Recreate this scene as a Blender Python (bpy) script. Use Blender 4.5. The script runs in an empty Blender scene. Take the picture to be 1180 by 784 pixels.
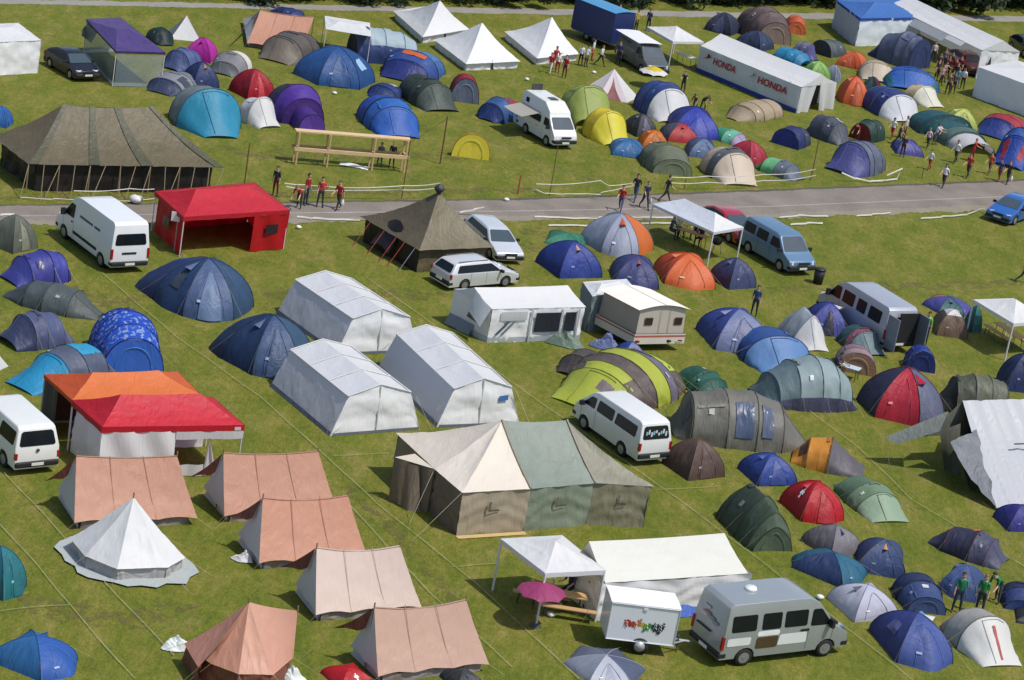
import bpy, bmesh, math, random
import numpy as np
from mathutils import Vector
random.seed(7); rng = np.random.default_rng(7)
PI = math.pi
scene = bpy.context.scene
COL = scene.collection
# ---------------------------------------------------------------- camera
W, H, FPX = 1180.0, 784.0, 2900.0
PITCH, ROLL, CH = math.radians(19.05), math.radians(9.8), 40.2
_F = np.array([0, math.cos(PITCH), -math.sin(PITCH)]); _R0 = np.array([1., 0, 0]); _U0 = np.cross(_R0, _F)
_R = math.cos(ROLL)*_R0 + math.sin(ROLL)*_U0
_U = -math.sin(ROLL)*_R0 + math.cos(ROLL)*_U0
def proj(P):
    d = np.atleast_2d(np.asarray(P, float)) - np.array([0, 0, CH]); z = d @ _F
    return np.stack([W/2 + FPX*(d @ _R)/z, H/2 - FPX*(d @ _U)/z], 1)
def G(p, z=0.0):
    """the point of the world at height z that lies under photo pixel p"""
    d = _F*FPX + _R*(p[0]-W/2) - _U*(p[1]-H/2); t = (z-CH)/d[2]
    return np.array([0, 0, CH]) + t*d
TILES = dict(a1=(0, 0), a2=(290, 0), a3=(580, 0), a4=(880, 0), b1=(0, 190), b2=(290, 190), b3=(580, 190), b4=(880, 190),
             c1=(0, 380), c2=(290, 380), c3=(580, 380), c4=(880, 380), d1=(0, 560), d2=(290, 560), d3=(580, 560), d4=(880, 560), p=(0, 0))
def t(tile, x, y):
    s = 3.5 if tile[0] == 'd' else (1.0 if tile == 'p' else 3.92)
    return (TILES[tile][0]+x/s, TILES[tile][1]+y/s)
def ground_dir(p, d):
    a = G(p); b = G((p[0]+d[0], p[1]+d[1])); return math.atan2(b[1]-a[1], b[0]-a[0])
cam = bpy.data.cameras.new('camera'); cob = bpy.data.objects.new('camera', cam); COL.objects.link(cob)
from mathutils import Matrix
M = Matrix(((_R[0], _U[0], -_F[0], 0), (_R[1], _U[1], -_F[1], 0), (_R[2], _U[2], -_F[2], CH), (0, 0, 0, 1)))
cob.matrix_world = M
cam.sensor_fit = 'HORIZONTAL'; cam.sensor_width = 36; cam.lens = FPX/W*36; cam.clip_start = 1; cam.clip_end = 6000
scene.camera = cob
# ---------------------------------------------------------------- light
wd = bpy.data.worlds.new('World'); scene.world = wd; wd.use_nodes = True
nt = wd.node_tree; bg = nt.nodes['Background']; sky = nt.nodes.new('ShaderNodeTexSky')
sky.sky_type = 'NISHITA'; sky.sun_disc = False
SUN_EL, SUN_AZ = math.radians(61), math.radians(-24)      # azimuth of the sun in the ground plane, from +x
sd = np.array([math.cos(SUN_EL)*math.cos(SUN_AZ), math.cos(SUN_EL)*math.sin(SUN_AZ), math.sin(SUN_EL)])
sky.sun_elevation = SUN_EL; sky.sun_rotation = math.atan2(sd[0], sd[1])
sky.air_density = 1.0; sky.dust_density = 1.6; sky.ozone_density = 1.0
nt.links.new(sky.outputs[0], bg.inputs[0]); bg.inputs[1].default_value = 0.15
sl = bpy.data.lights.new('sun', 'SUN'); sl.energy = 4.0; sl.angle = math.radians(1.0); sl.color = (1, .962, .90)
so = bpy.data.objects.new('sun', sl); COL.objects.link(so)
so.rotation_euler = Vector(sd).to_track_quat('Z', 'Y').to_euler()
scene.view_settings.view_transform = 'Standard'; scene.view_settings.look = 'None'; scene.view_settings.exposure = 0
scene.render.filter_size = 1.9
scene.cycles.max_bounces = 6; scene.cycles.transparent_max_bounces = 8
# ---------------------------------------------------------------- materials
def lin(c):
    return tuple(((v/255)/12.92 if v/255 < .04045 else ((v/255+.055)/1.055)**2.4) for v in c)
_mats = {}
def _new(name):
    m = bpy.data.materials.new(name); m.use_nodes = True; n = m.node_tree
    return m, n, n.nodes['Principled BSDF'], n.nodes['Material Output']
def fabric(rgb, rough=.55, tr=.30, scale=3.0, bump=.42, gain=.80, speck=None, cap=.68):
    """cloth; rgb as it looks in sunlight (sRGB 0-255), turned into a reflectance"""
    key = ('f', tuple(rgb), rough, tr, scale, speck, cap)
    if key in _mats: return _mats[key]
    lc = lin(rgb); lum = (lc[0]+lc[1]+lc[2])/3; g = gain*(.76+.42*min(1, lum/.7)**1.5+.55*max(0, 1-lum/.25)*(min(1, lum/.02)))
    c = [min(cap, v*g*(1.25 if cap > .7 else 1)) for v in lc]
    m, n, b, out = _new('fabric'); L = n.links.new
    lo_ = .80+.17*min(1, lum/.5)
    tc = n.nodes.new('ShaderNodeTexCoord')
    geo = n.nodes.new('ShaderNodeObjectInfo')
    ad = n.nodes.new('ShaderNodeVectorMath'); ad.operation = 'ADD'; L(tc.outputs['Object'], ad.inputs[0])
    mu = n.nodes.new('ShaderNodeVectorMath'); mu.operation = 'SCALE'; mu.inputs[0].default_value = (37, 19, 11); L(geo.outputs['Random'], mu.inputs['Scale'])
    L(mu.outputs[0], ad.inputs[1])
    n1 = n.nodes.new('ShaderNodeTexNoise'); n1.inputs['Scale'].default_value = 1.3; n1.inputs['Detail'].default_value = 5; L(ad.outputs[0], n1.inputs['Vector'])
    mx = n.nodes.new('ShaderNodeMix'); mx.data_type = 'RGBA'
    mr = n.nodes.new('ShaderNodeMapRange'); mr.inputs[1].default_value = .3; mr.inputs[2].default_value = .7; L(n1.outputs[0], mr.inputs[0]); L(mr.outputs[0], mx.inputs[0])
    mx.inputs[6].default_value = (c[0]*lo_, c[1]*lo_, c[2]*lo_*1.01, 1); mx.inputs[7].default_value = (min(.9, c[0]*(2.02-lo_*1.0)*.92), min(.9, c[1]*(2.01-lo_)*.92), min(.9, c[2]*(2.0-lo_)*.92), 1)
    bump *= 1-.65*min(1, lum/.6)
    if speck:                                                       # printed light flecks
        q = n.nodes.new('ShaderNodeTexNoise'); q.inputs['Scale'].default_value = 5.5; q.inputs['Detail'].default_value = 2; L(ad.outputs[0], q.inputs['Vector'])
        mr2 = n.nodes.new('ShaderNodeMapRange'); mr2.inputs[1].default_value = .54; mr2.inputs[2].default_value = .64; L(q.outputs[0], mr2.inputs[0])
        m2 = n.nodes.new('ShaderNodeMix'); m2.data_type = 'RGBA'; L(mr2.outputs[0], m2.inputs[0]); L(mx.outputs[2], m2.inputs[6]); m2.inputs[7].default_value = (*[v*.7 for v in lin(speck)], 1); mx = m2
    L(mx.outputs[2], b.inputs['Base Color']); b.inputs['Roughness'].default_value = rough
    b.inputs['Specular IOR Level'].default_value = .45
    mp = n.nodes.new('ShaderNodeMapping'); mp.inputs['Scale'].default_value = (1.6, .9, .35); mp.inputs['Rotation'].default_value = (.3, .2, .5); L(ad.outputs[0], mp.inputs[0])
    n2 = n.nodes.new('ShaderNodeTexNoise'); n2.inputs['Scale'].default_value = scale*.6; n2.inputs['Detail'].default_value = 3; n2.inputs['Distortion'].default_value = 1.6; L(mp.outputs[0], n2.inputs['Vector'])
    bp = n.nodes.new('ShaderNodeBump'); bp.inputs['Strength'].default_value = bump; bp.inputs['Distance'].default_value = .16; L(n2.outputs[0], bp.inputs['Height'])
    L(bp.outputs[0], b.inputs['Normal'])
    if tr:
        tl = n.nodes.new('ShaderNodeBsdfTranslucent'); L(mx.outputs[2], tl.inputs[0]); L(bp.outputs[0], tl.inputs['Normal'])
        ms = n.nodes.new('ShaderNodeMixShader'); ms.inputs[0].default_value = tr; L(b.outputs[0], ms.inputs[1]); L(tl.outputs[0], ms.inputs[2]); L(ms.outputs[0], out.inputs[0])
    _mats[key] = m; return m
def plain(rgb, rough=.5, metal=0., coat=0., gain=.72, spec=.5, noise=.12, name='painted'):
    key = ('p', tuple(rgb), rough, metal, coat)
    if key in _mats: return _mats[key]
    lc = lin(rgb); gain *= 1+.16*min(1, sum(lc)/2.1)
    c = [min(.82, v*gain) for v in lc]
    m, n, b, out = _new(name); L = n.links.new
    tc = n.nodes.new('ShaderNodeTexCoord'); n1 = n.nodes.new('ShaderNodeTexNoise'); n1.inputs['Scale'].default_value = 2.2; n1.inputs['Detail'].default_value = 6
    L(tc.outputs['Object'], n1.inputs['Vector'])
    mx = n.nodes.new('ShaderNodeMix'); mx.data_type = 'RGBA'; L(n1.outputs[0], mx.inputs[0])
    mx.inputs[6].default_value = (*[v*(1-noise) for v in c], 1); mx.inputs[7].default_value = (*[min(.9, v*(1+noise)) for v in c], 1)
    L(mx.outputs[2], b.inputs['Base Color']); b.inputs['Roughness'].default_value = rough; b.inputs['Metallic'].default_value = metal
    b.inputs['Coat Weight'].default_value = coat; b.inputs['Coat Roughness'].default_value = .08; b.inputs['Specular IOR Level'].default_value = spec
    mr = n.nodes.new('ShaderNodeMapRange'); mr.inputs[3].default_value = max(.03, rough-.08); mr.inputs[4].default_value = rough+.08; L(n1.outputs[0], mr.inputs[0]); L(mr.outputs[0], b.inputs['Roughness'])
    _mats[key] = m; return m
def wood(rgb):
    key = ('w', tuple(rgb))
    if key in _mats: return _mats[key]
    c = [v*.8 for v in lin(rgb)]; m, n, b, out = _new('wood'); L = n.links.new
    tc = n.nodes.new('ShaderNodeTexCoord'); mp = n.nodes.new('ShaderNodeMapping'); mp.inputs['Scale'].default_value = (1, 9, 9); L(tc.outputs['Object'], mp.inputs[0])
    n1 = n.nodes.new('ShaderNodeTexNoise'); n1.inputs['Scale'].default_value = 3; n1.inputs['Detail'].default_value = 5; L(mp.outputs[0], n1.inputs['Vector'])
    mx = n.nodes.new('ShaderNodeMix'); mx.data_type = 'RGBA'; L(n1.outputs[0], mx.inputs[0])
    mx.inputs[6].default_value = (*[v*.6 for v in c], 1); mx.inputs[7].default_value = (*[v*1.25 for v in c], 1)
    L(mx.outputs[2], b.inputs['Base Color']); b.inputs['Roughness'].default_value = .7
    _mats[key] = m; return m
def glass_dark(tint=(28, 34, 38)):
    return plain(tint, rough=.24, coat=0, gain=.6, spec=.25, noise=.3, name='window_glass')
def clear_film(rgb=(190, 200, 205), alpha=.45):
    key = ('film', tuple(rgb), alpha)
    if key in _mats: return _mats[key]
    m, n, b, out = _new('clear_film'); L = n.links.new
    b.inputs['Base Color'].default_value = (*[v*.8 for v in lin(rgb)], 1); b.inputs['Roughness'].default_value = .15; b.inputs['Alpha'].default_value = alpha
    _mats[key] = m; return m
# ---------------------------------------------------------------- objects
def mesh_of(name, vs, fs, mat, smooth=True):
    me = bpy.data.meshes.new(name); me.from_pydata([tuple(map(float, v)) for v in vs], [], fs); me.update()
    mats = mat if isinstance(mat, (list, tuple)) else [mat]
    for m in mats: me.materials.append(m)
    if smooth: me.polygons.foreach_set('use_smooth', [True]*len(me.polygons))
    return me
def mobj(name, vs, fs, mat, parent=None, smooth=True, label=None, midx=None):
    me = mesh_of(name, vs, fs, mat, smooth)
    if midx is not None: me.polygons.foreach_set('material_index', midx)
    o = bpy.data.objects.new(name, me); COL.objects.link(o)
    if parent is not None: o.parent = parent
    if label: o['label'] = label
    return o
def thing(name, label, cat, loc=(0, 0, 0), rz=0, group=None):
    o = bpy.data.objects.new(name, None); COL.objects.link(o); o.empty_display_size = .3
    o.location = tuple(float(v) for v in loc); o.rotation_euler = (0, 0, rz); tag(o, label, cat, group); return o
def tag(o, label, cat, group=None):
    o['label'] = label; o['category'] = cat
    if group: o['group'] = group
    return o
# ---------------------------------------------------------------- shape helpers -> (verts, faces)
class MB:
    """collects shapes that belong to one mesh"""
    def __init__(s): s.v = []; s.f = []
    def add(s, vs, fs):
        k = len(s.v); s.v += [tuple(map(float, v)) for v in vs]; s.f += [tuple(i+k for i in f) for f in fs]; return s
    def grid(s, fn, nu, nv, closed_u=False):
        vs = [fn(i/nu, j/nv) for j in range(nv+1) for i in range(nu+1)]
        fs = [(j*(nu+1)+i, j*(nu+1)+i+1, (j+1)*(nu+1)+i+1, (j+1)*(nu+1)+i) for j in range(nv) for i in range(nu)]
        return s.add(vs, fs)
    def box(s, c, d, rz=0):
        hx, hy, hz = d[0]/2, d[1]/2, d[2]/2; ca, sa = math.cos(rz), math.sin(rz)
        vs = []
        for z in (-hz, hz):
            for x, y in ((-hx, -hy), (hx, -hy), (hx, hy), (-hx, hy)): vs.append((c[0]+x*ca-y*sa, c[1]+x*sa+y*ca, c[2]+z))
        return s.add(vs, [(0, 3, 2, 1), (4, 5, 6, 7), (0, 1, 5, 4), (1, 2, 6, 5), (2, 3, 7, 6), (3, 0, 4, 7)])
    def tube(s, pts, r, n=6, cap=True):
        pts = [np.array(p, float) for p in pts]; vs = []; fs = []
        rr = r if hasattr(r, '__len__') else [r]*len(pts)
        for i, p in enumerate(pts):
            d = pts[min(i+1, len(pts)-1)]-pts[max(i-1, 0)]; d = d/(np.linalg.norm(d)+1e-9)
            a = np.cross(d, [0, 0, 1.]) if abs(d[2]) < .95 else np.cross(d, [1., 0, 0]); a /= np.linalg.norm(a); b = np.cross(d, a)
            for k in range(n): vs.append(p+rr[i]*(math.cos(2*PI*k/n)*a+math.sin(2*PI*k/n)*b))
        for i in range(len(pts)-1):
            for k in range(n): fs.append((i*n+k, i*n+(k+1) % n, (i+1)*n+(k+1) % n, (i+1)*n+k))
        if cap: fs += [tuple(range(n))[::-1], tuple((len(pts)-1)*n+k for k in range(n))]
        return s.add(vs, fs)
    def cyl(s, c, r, h, axis='z', n=16, r2=None):
        r2 = r if r2 is None else r2; vs = []
        for zz, q in ((-h/2, r), (h/2, r2)):
            for k in range(n):
                a = 2*PI*k/n; x, y = q*math.cos(a), q*math.sin(a)
                vs.append({'z': (c[0]+x, c[1]+y, c[2]+zz), 'y': (c[0]+x, c[1]+zz, c[2]+y), 'x': (c[0]+zz, c[1]+x, c[2]+y)}[axis])
        fs = [(k, (k+1) % n, n+(k+1) % n, n+k) for k in range(n)]+[tuple(range(n))[::-1], tuple(range(n, 2*n))]
        return s.add(vs, fs)
    def quad(s, a, b, c, d, nu=1, nv=1):
        a, b, c, d = [np.array(q, float) for q in (a, b, c, d)]
        return s.grid(lambda u, v: (1-v)*((1-u)*a+u*b)+v*((1-u)*d+u*c), nu, nv)
    def poly(s, pts): return s.add(pts, [tuple(range(len(pts)))])
    def build(s, name, mat, parent=None, smooth=False, label=None): return mobj(name, s.v, s.f, mat, parent, smooth, label)
def hash3(p, f=1.0):
    x, y, z = p[0]*f, p[1]*f, p[2]*f
    return (math.sin(x*2.1+y*1.3+.5)+math.sin(y*2.7-z*1.9+1.7)+math.sin(z*3.1+x*1.1+2.9)+.6*math.sin(x*5.3+y*4.1-z*3.7))/3.6

def wrinkle(p, seed=0., a=.02):
    """creases of slack cloth: thin ridges along the zero lines of slow waves"""
    h1 = hash3((p[0]+seed, p[1]-seed*.7, p[2]*.8), 1.5); h2 = hash3((p[1]*1.2+seed*1.3, p[2], p[0]), 2.6)
    return 1.7*a*((1-min(1, abs(h1)*4.2))*1.2+(1-min(1, abs(h2)*4.5))*.9+.7*h2-.5)
# ================================================================ small tents
class P:                                                            # one part of a tent, in tent coordinates (metres)
    def __init__(s, name, mb, mat, smooth=True, sub=None, label=None, fit=True): s.name, s.mb, s.mat, s.smooth, s.sub, s.label, s.fit = name, mb, mat, smooth, sub or [], label, fit
NAVY = (40, 48, 80); WHITE = (228, 228, 230); DARK = (40, 42, 46)
def dome(cols, n=4, ax=1.0, R=1.5, Hh=1.3, ext=0., rear=0., sag=.07, pole=None, door=None, vent=None, hem=None, turn=0., flat=1.3, exts=None, win=None, cross=None, cap=None):
    """n fabric panels between n pole legs; panel 0 looks along +x; ext draws the foot of panel 0 out into a porch"""
    parts = []; half = PI/n
    def S(i, b, tt):
        a = 2*PI*i/n+b+turn; tau = tt*PI/2
        rc = math.cos(tau)**flat if tau < PI/2-1e-6 else 0.; z = Hh*math.sin(tau)**1.0
        rho = math.cos(half)/math.cos(b)/math.cos(half)*math.cos(half); rho /= 1.0
        rho = rho*(1-sag*(1-(b/half)**2)*math.sin(2*tau))/math.cos(half)*1.0
        rho *= math.cos(half)
        e = (1-(abs(b)/half)**1.6)*(1-tt)**1.15
        x = ax*R*rc*rho*math.cos(a); y = R*rc*rho*math.sin(a)
        if ext and i == 0: x += ext*e*math.cos(turn); y += ext*e*math.sin(turn)
        if rear and i == n//2: x -= rear*e
        if exts and i in exts: x += exts[i]*e*math.cos(2*PI*i/n+turn); y += exts[i]*e*math.sin(2*PI*i/n+turn)
        w = wrinkle((x, y, z), R*7+Hh*5+sum(cols[0])*.1)*(.35+.65*math.sin(PI*min(1, tt*1.1)))*(1-.85*(abs(b)/half)**4); d = math.hypot(x, y)+.2
        return np.array((x+w*x/d, y+w*y/d, z+w*.6))
    by = {}
    for i in range(n): by.setdefault(tuple(cols[i % len(cols)]), []).append(i)
    for k, (c, idx) in enumerate(by.items()):
        mb = MB()
        for i in idx: mb.grid(lambda u, v, i=i: S(i, (u*2-1)*half, v), 18, 13)
        parts.append(P('flysheet' if k == 0 else 'panel', mb, fabric(c)))
    pc = pole or tuple(int(v*.55) for v in cols[0])
    nh = n//2 if n % 2 == 0 else n
    for i in range(nh):
        pts = [S(i, half, v/9)*1.008 for v in range(10)]
        if n % 2 == 0: pts += [S(i+n//2, half, 1-v/9)*1.008 for v in range(1, 10)]
        parts.append(P('pole_sleeve', MB().tube(pts, .015, 5), fabric(tuple(int(.6*q+.4*w) for q, w in zip(pc, cols[0])))))
    if hem:
        mb = MB()
        for i in range(n): mb.grid(lambda u, v, i=i: S(i, (u*2-1)*half, v*.13)*np.array((1.012, 1.012, 1.)), 12, 2)
        parts.append(P('hem', mb, fabric(hem)))
    def patch(i, f, nu=8, nv=6, off=1.02): return MB().grid(lambda u, v: S(i, *f(u, v))*np.array((off, off, 1.0))+np.array((.012*math.cos(2*PI*i/n), .012*math.sin(2*PI*i/n), .012)), nu, nv)
    h_ = (sum(sum(c) for c in cols)*7+n*13+int(R*100)) % 10
    if not door and not vent and h_ < 6: door = (0, tuple(int(v*(.80 if sum(cols[0]) > 240 else 1.3)) for v in cols[0]), .5)
    if not vent and not cap and h_ in (0, 2, 3, 5, 7, 8): vent = (0 if h_ % 2 else n-1, tuple(min(255, int(v*.8+50)) for v in cols[0]))
    if not cross: parts.append(P('logo', patch(n-1 if h_ % 2 else 0, lambda u, v: (half*(-.62+.20*u), .22+.035*v), 3, 2, 1.02), fabric(tuple(min(255, int(v*.6+110)) for v in cols[0]), tr=0)))
    if door:
        i, c = door[0], door[1]; w = door[2] if len(door) > 2 else .55
        parts.append(P('door', patch(i, lambda u, v: ((u*2-1)*half*w*math.sqrt(max(0, 1-v*v*.92)), .02+v*.62)), fabric(c, tr=.05)))
    if win:
        i, c = win[0], win[1]
        parts.append(P('window', patch(i, lambda u, v: ((u*2-1)*half*.42, .30+v*.22)), fabric(c, tr=.05)))
    if vent:
        i, c = vent[0], vent[1]; b0 = vent[2] if len(vent) > 2 else 0.
        a = [S(i, b0-.20, .58)*1.03, S(i, b0+.20, .58)*1.03, S(i, b0, .78)*1.02]; nrm = np.array((math.cos(2*PI*i/n), math.sin(2*PI*i/n), .35))
        mb = MB(); tip = (a[0]+a[1])/2+nrm*.20+np.array((0, 0, .03))
        mb.add([a[0], a[1], a[2], tip], [(0, 3, 2), (3, 1, 2)]); mb.add([a[0], a[1], tip], [(0, 1, 2)])
        parts.append(P('vent', mb, fabric(c)))
    if cap:
        for i in range(n): parts.append(P('roof_panel', MB().grid(lambda u, v, i=i: S(i, (u*2-1)*half, .60+.40*v)*np.array((1.02, 1.02, 1.01)), 10, 6), fabric(cap)))
    if cross:                                                       # the emblem sewn on a panel: an upright cross
        i, c = cross
        for q, (du, dv) in enumerate(((.30, .07), (.10, .21))):
            mb = patch(i, lambda u, v: ((u*2-1)*half*du*.75+cross_b, .46+(v*2-1)*dv*.62), 3, 3, 1.028+.002*q)
            parts.append(P('emblem', mb, fabric(c, tr=.0)))
    zc = tuple(min(255, int(v*1.25+26)) for v in cols[0]) if sum(cols[0]) < 380 else tuple(int(v*.74) for v in cols[0])
    zp = [S(0, half*.62*math.cos(PI*k/16), .05+.60*math.sin(PI*k/16))*1.012+np.array((0, 0, .006)) for k in range(17)]
    parts.append(P('zip', MB().tube(zp, .011, 4), fabric(zc)))
    guys = [(S(i, half, .45), S(i, half, 0.)*1.45) for i in range(n)]
    return parts, guys
cross_b = -.25
def tunnel(ribs, cols, e=2.2, band=None, low=None, caps=(None, None), win=None, door=None, spot=None, sag=.022, top=None, trim=None, speck=None):
    """arched ribs (x, half width, height) with one strip of cloth between each pair; caps close a full rib with a face"""
    parts = []
    def arch(hw, h, u):
        f = PI*u; c, s = math.cos(f), math.sin(f)
        return -hw*math.copysign(abs(c)**(2/e), c), h*abs(s)**(2/e)
    def S(k, u, v):
        x0, w0, h0 = ribs[k]; x1, w1, h1 = ribs[k+1]; g = 1-(sag*4*v*(1-v) if min(h0, h1) > .3 else .15*4*v*(1-v)*math.sin(2*PI*u)**2)
        y, z = arch((w0+(w1-w0)*v)*g, (h0+(h1-h0)*v)*g, u); x = x0+(x1-x0)*v
        w = wrinkle((x, y, z), len(ribs)*3.1+sum(cols[0])*.1+ribs[0][1])*(.25+.75*4*v*(1-v))
        return np.array((x, y*(1+w), max(0, z*(1+w))))
    groups = {}
    for k in range(len(ribs)-1): groups.setdefault(tuple(cols[k % len(cols)]), []).append(k)
    for q, (c, ks) in enumerate(groups.items()):
        mb = MB()
        for k in ks: mb.grid(lambda u, v, k=k: S(k, u, v), 28, 8)
        parts.append(P('flysheet' if q == 0 else 'panel', mb, fabric(c, speck=speck)))
    if low:
        for a in (0, 1):
            for k in range(len(ribs)-1):
                if low[2] is not None and k not in low[2]: continue
                parts.append(P('side_panel', MB().grid(lambda u, v, k=k, a=a: S(k, (u*low[0] if a == 0 else 1-u*low[0]), v)*np.array((1, 1.02, 1.0)), 6, 6), fabric(low[1])))
    if top:
        for k in top[1]: parts.append(P('roof_panel', MB().grid(lambda u, v, k=k: S(k, .5+(u-.5)*top[2], v)*np.array((1, 1.0, 1.015)), 8, 6), fabric(top[0])))
    for (x, hw, h) in ribs:
        if h < .35: continue
        bc = band or tuple(int(v*.65) for v in cols[0]); bc = tuple(int(.55*q+.45*w) for q, w in zip(bc, cols[0]))
        pts = [(x, arch(hw, h, v/14)[0]*1.012, arch(hw, h, v/14)[1]*1.012) for v in range(15)]
        parts.append(P('pole_sleeve', MB().tube(pts, .017, 5), fabric(bc)))
    for side, c in ((0, caps[0]), (-1, caps[1])):
        if c is None: continue
        x, hw, h = ribs[side]; sg = -1 if side == 0 else 1
        mb = MB().grid(lambda u, v: (x+sg*(.05*(1-v)-.03), arch(hw, h, u)[0]*(1-v)*.985, arch(hw, h, u)[1]*(.985-.55*v)), 18, 4)
        parts.append(P('door' if side == -1 else 'rear_wall', mb, fabric(c, tr=.08)))
    def patch(k, u0, u1, v0, v1, off=1.025): return MB().grid(lambda u, v: S(k, u0+(u1-u0)*u, v0+(v1-v0)*v)*np.array((1, off, off))+np.array((0, 0, .004)), 8, 6)
    for (k, u0, u1, v0, v1, c) in (win or []): parts.append(P('window', patch(k, u0, u1, v0, v1), fabric(c, tr=.05, rough=.35)))
    for (k, u0, u1, v0, v1, c) in (door or []):
        x = patch(k, u0, u1, v0, v1); parts.append(P('door', x, fabric(c, tr=.05)))
    for (k, u0, u1, v0, v1, c) in (spot or []): parts.append(P('patch', patch(k, u0, u1, v0, v1, 1.03), fabric(c)))
    h_ = (sum(sum(c) for c in cols)*3+len(ribs)*5) % 8
    big = [j for j in range(len(ribs)-1) if min(ribs[j][2], ribs[j+1][2]) > .6*max(r[2] for r in ribs)]
    if big:
        j = big[h_ % len(big)]; cj = cols[j % len(cols)]; lt = tuple(min(255, int(v*.6+105)) for v in cj)
        side = .24 if h_ % 2 else .74
        parts.append(P('logo', patch(j, side, side+.05, .42, .58), fabric(lt, tr=0)))
        if h_ in (1, 3, 4, 6): parts.append(P('vent', patch(j, .42, .58, .06, .22, 1.035), fabric(tuple(int(v*.72) for v in cj), tr=0)))
        if h_ in (0, 2, 5): parts.append(P('reflector', patch(j, .30, .325, .10, .9), fabric(tuple(int(v*.85+20) for v in cj), tr=0)))
    k = len(ribs)-2; cc = cols[k % len(cols)]
    zc = tuple(min(255, int(v*1.25+26)) for v in cc) if sum(cc) < 380 else tuple(int(v*.76) for v in cc)
    if caps[1] is None and ribs[-1][2] < .5 and ribs[-2][2] > .5:
        zp = [S(k, .40+.0*v, v)*1.012+np.array((0, 0, .006)) for v in np.linspace(.04, .96, 9)]; parts.append(P('zip', MB().tube(zp, .011, 4), fabric(zc)))
        zp = [S(k, .40+.26*v, .06)*1.012+np.array((0, 0, .006)) for v in np.linspace(0, 1, 7)]; parts.append(P('zip', MB().tube(zp, .011, 4), fabric(zc)))
    elif caps[1] is not None and ribs[-1][2] > .7:
        x, hw, h = ribs[-1]; zp = [(x+.03, arch(hw*.62, h*.74, v)[0], arch(hw*.62, h*.74, v)[1]+.03) for v in np.linspace(0, 1, 15)]; parts.append(P('zip', MB().tube(zp, .012, 4), fabric(tuple(min(255, int(v*1.3+20)) for v in caps[1]))))
    guys = []
    for (x, hw, h) in ribs:
        if h > .5:
            for s in (-1, 1): guys.append((np.array((x, s*hw*.86, h*.62)), np.array((x*1.12, s*hw*1.75, 0))))
    return parts, guys
def cone(cols, n=6, R=1.4, Hh=1.9, ax=1.0, wall=0., door=None, turn=0., sagc=.06, lean=0., pole=None):
    """straight panels up to a single peak, optional low upright wall under the eave"""
    parts = []; half = PI/n
    def S(i, u, v):
        a0, a1 = 2*PI*i/n-half+turn, 2*PI*i/n+half+turn
        p0 = np.array((ax*R*math.cos(a0), R*math.sin(a0), wall)); p1 = np.array((ax*R*math.cos(a1), R*math.sin(a1), wall)); ap = np.array((lean, 0, Hh))
        base = p0*(1-u)+p1*u; base = base*np.array((1-.05*4*u*(1-u), 1-.05*4*u*(1-u), 1)); q = base*(1-v)+ap*v; q[2] -= sagc*Hh*4*v*(1-v)*.5; return q
    by = {}
    for i in range(n): by.setdefault(tuple(cols[i % len(cols)]), []).append(i)
    for k, (c, idx) in enumerate(by.items()):
        mb = MB()
        for i in idx: mb.grid(lambda u, v, i=i: S(i, u, v), 6, 8)
        parts.append(P('flysheet' if k == 0 else 'panel', mb, fabric(c)))
    if wall:
        mb = MB()
        for i in range(n): mb.grid(lambda u, v, i=i: S(i, u, 0)*np.array((.95, .95, 1-v)), 6, 3)
        parts.append(P('wall', mb, fabric(tuple(int(v*.82) for v in cols[0]))))
    if door:
        i, c = door[:2]
        mb = MB().grid(lambda u, v: S(i, .5+(u-.5)*.6*(1-v), v*.75)*1.01+np.array((0, 0, .01)), 5, 6); parts.append(P('door', mb, fabric(c, tr=.04)))
    guys = [(S(i, 0, 0), S(i, 0, 0)*np.array((1.35, 1.35, 0))) for i in range(n)]
    return parts, guys
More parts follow.
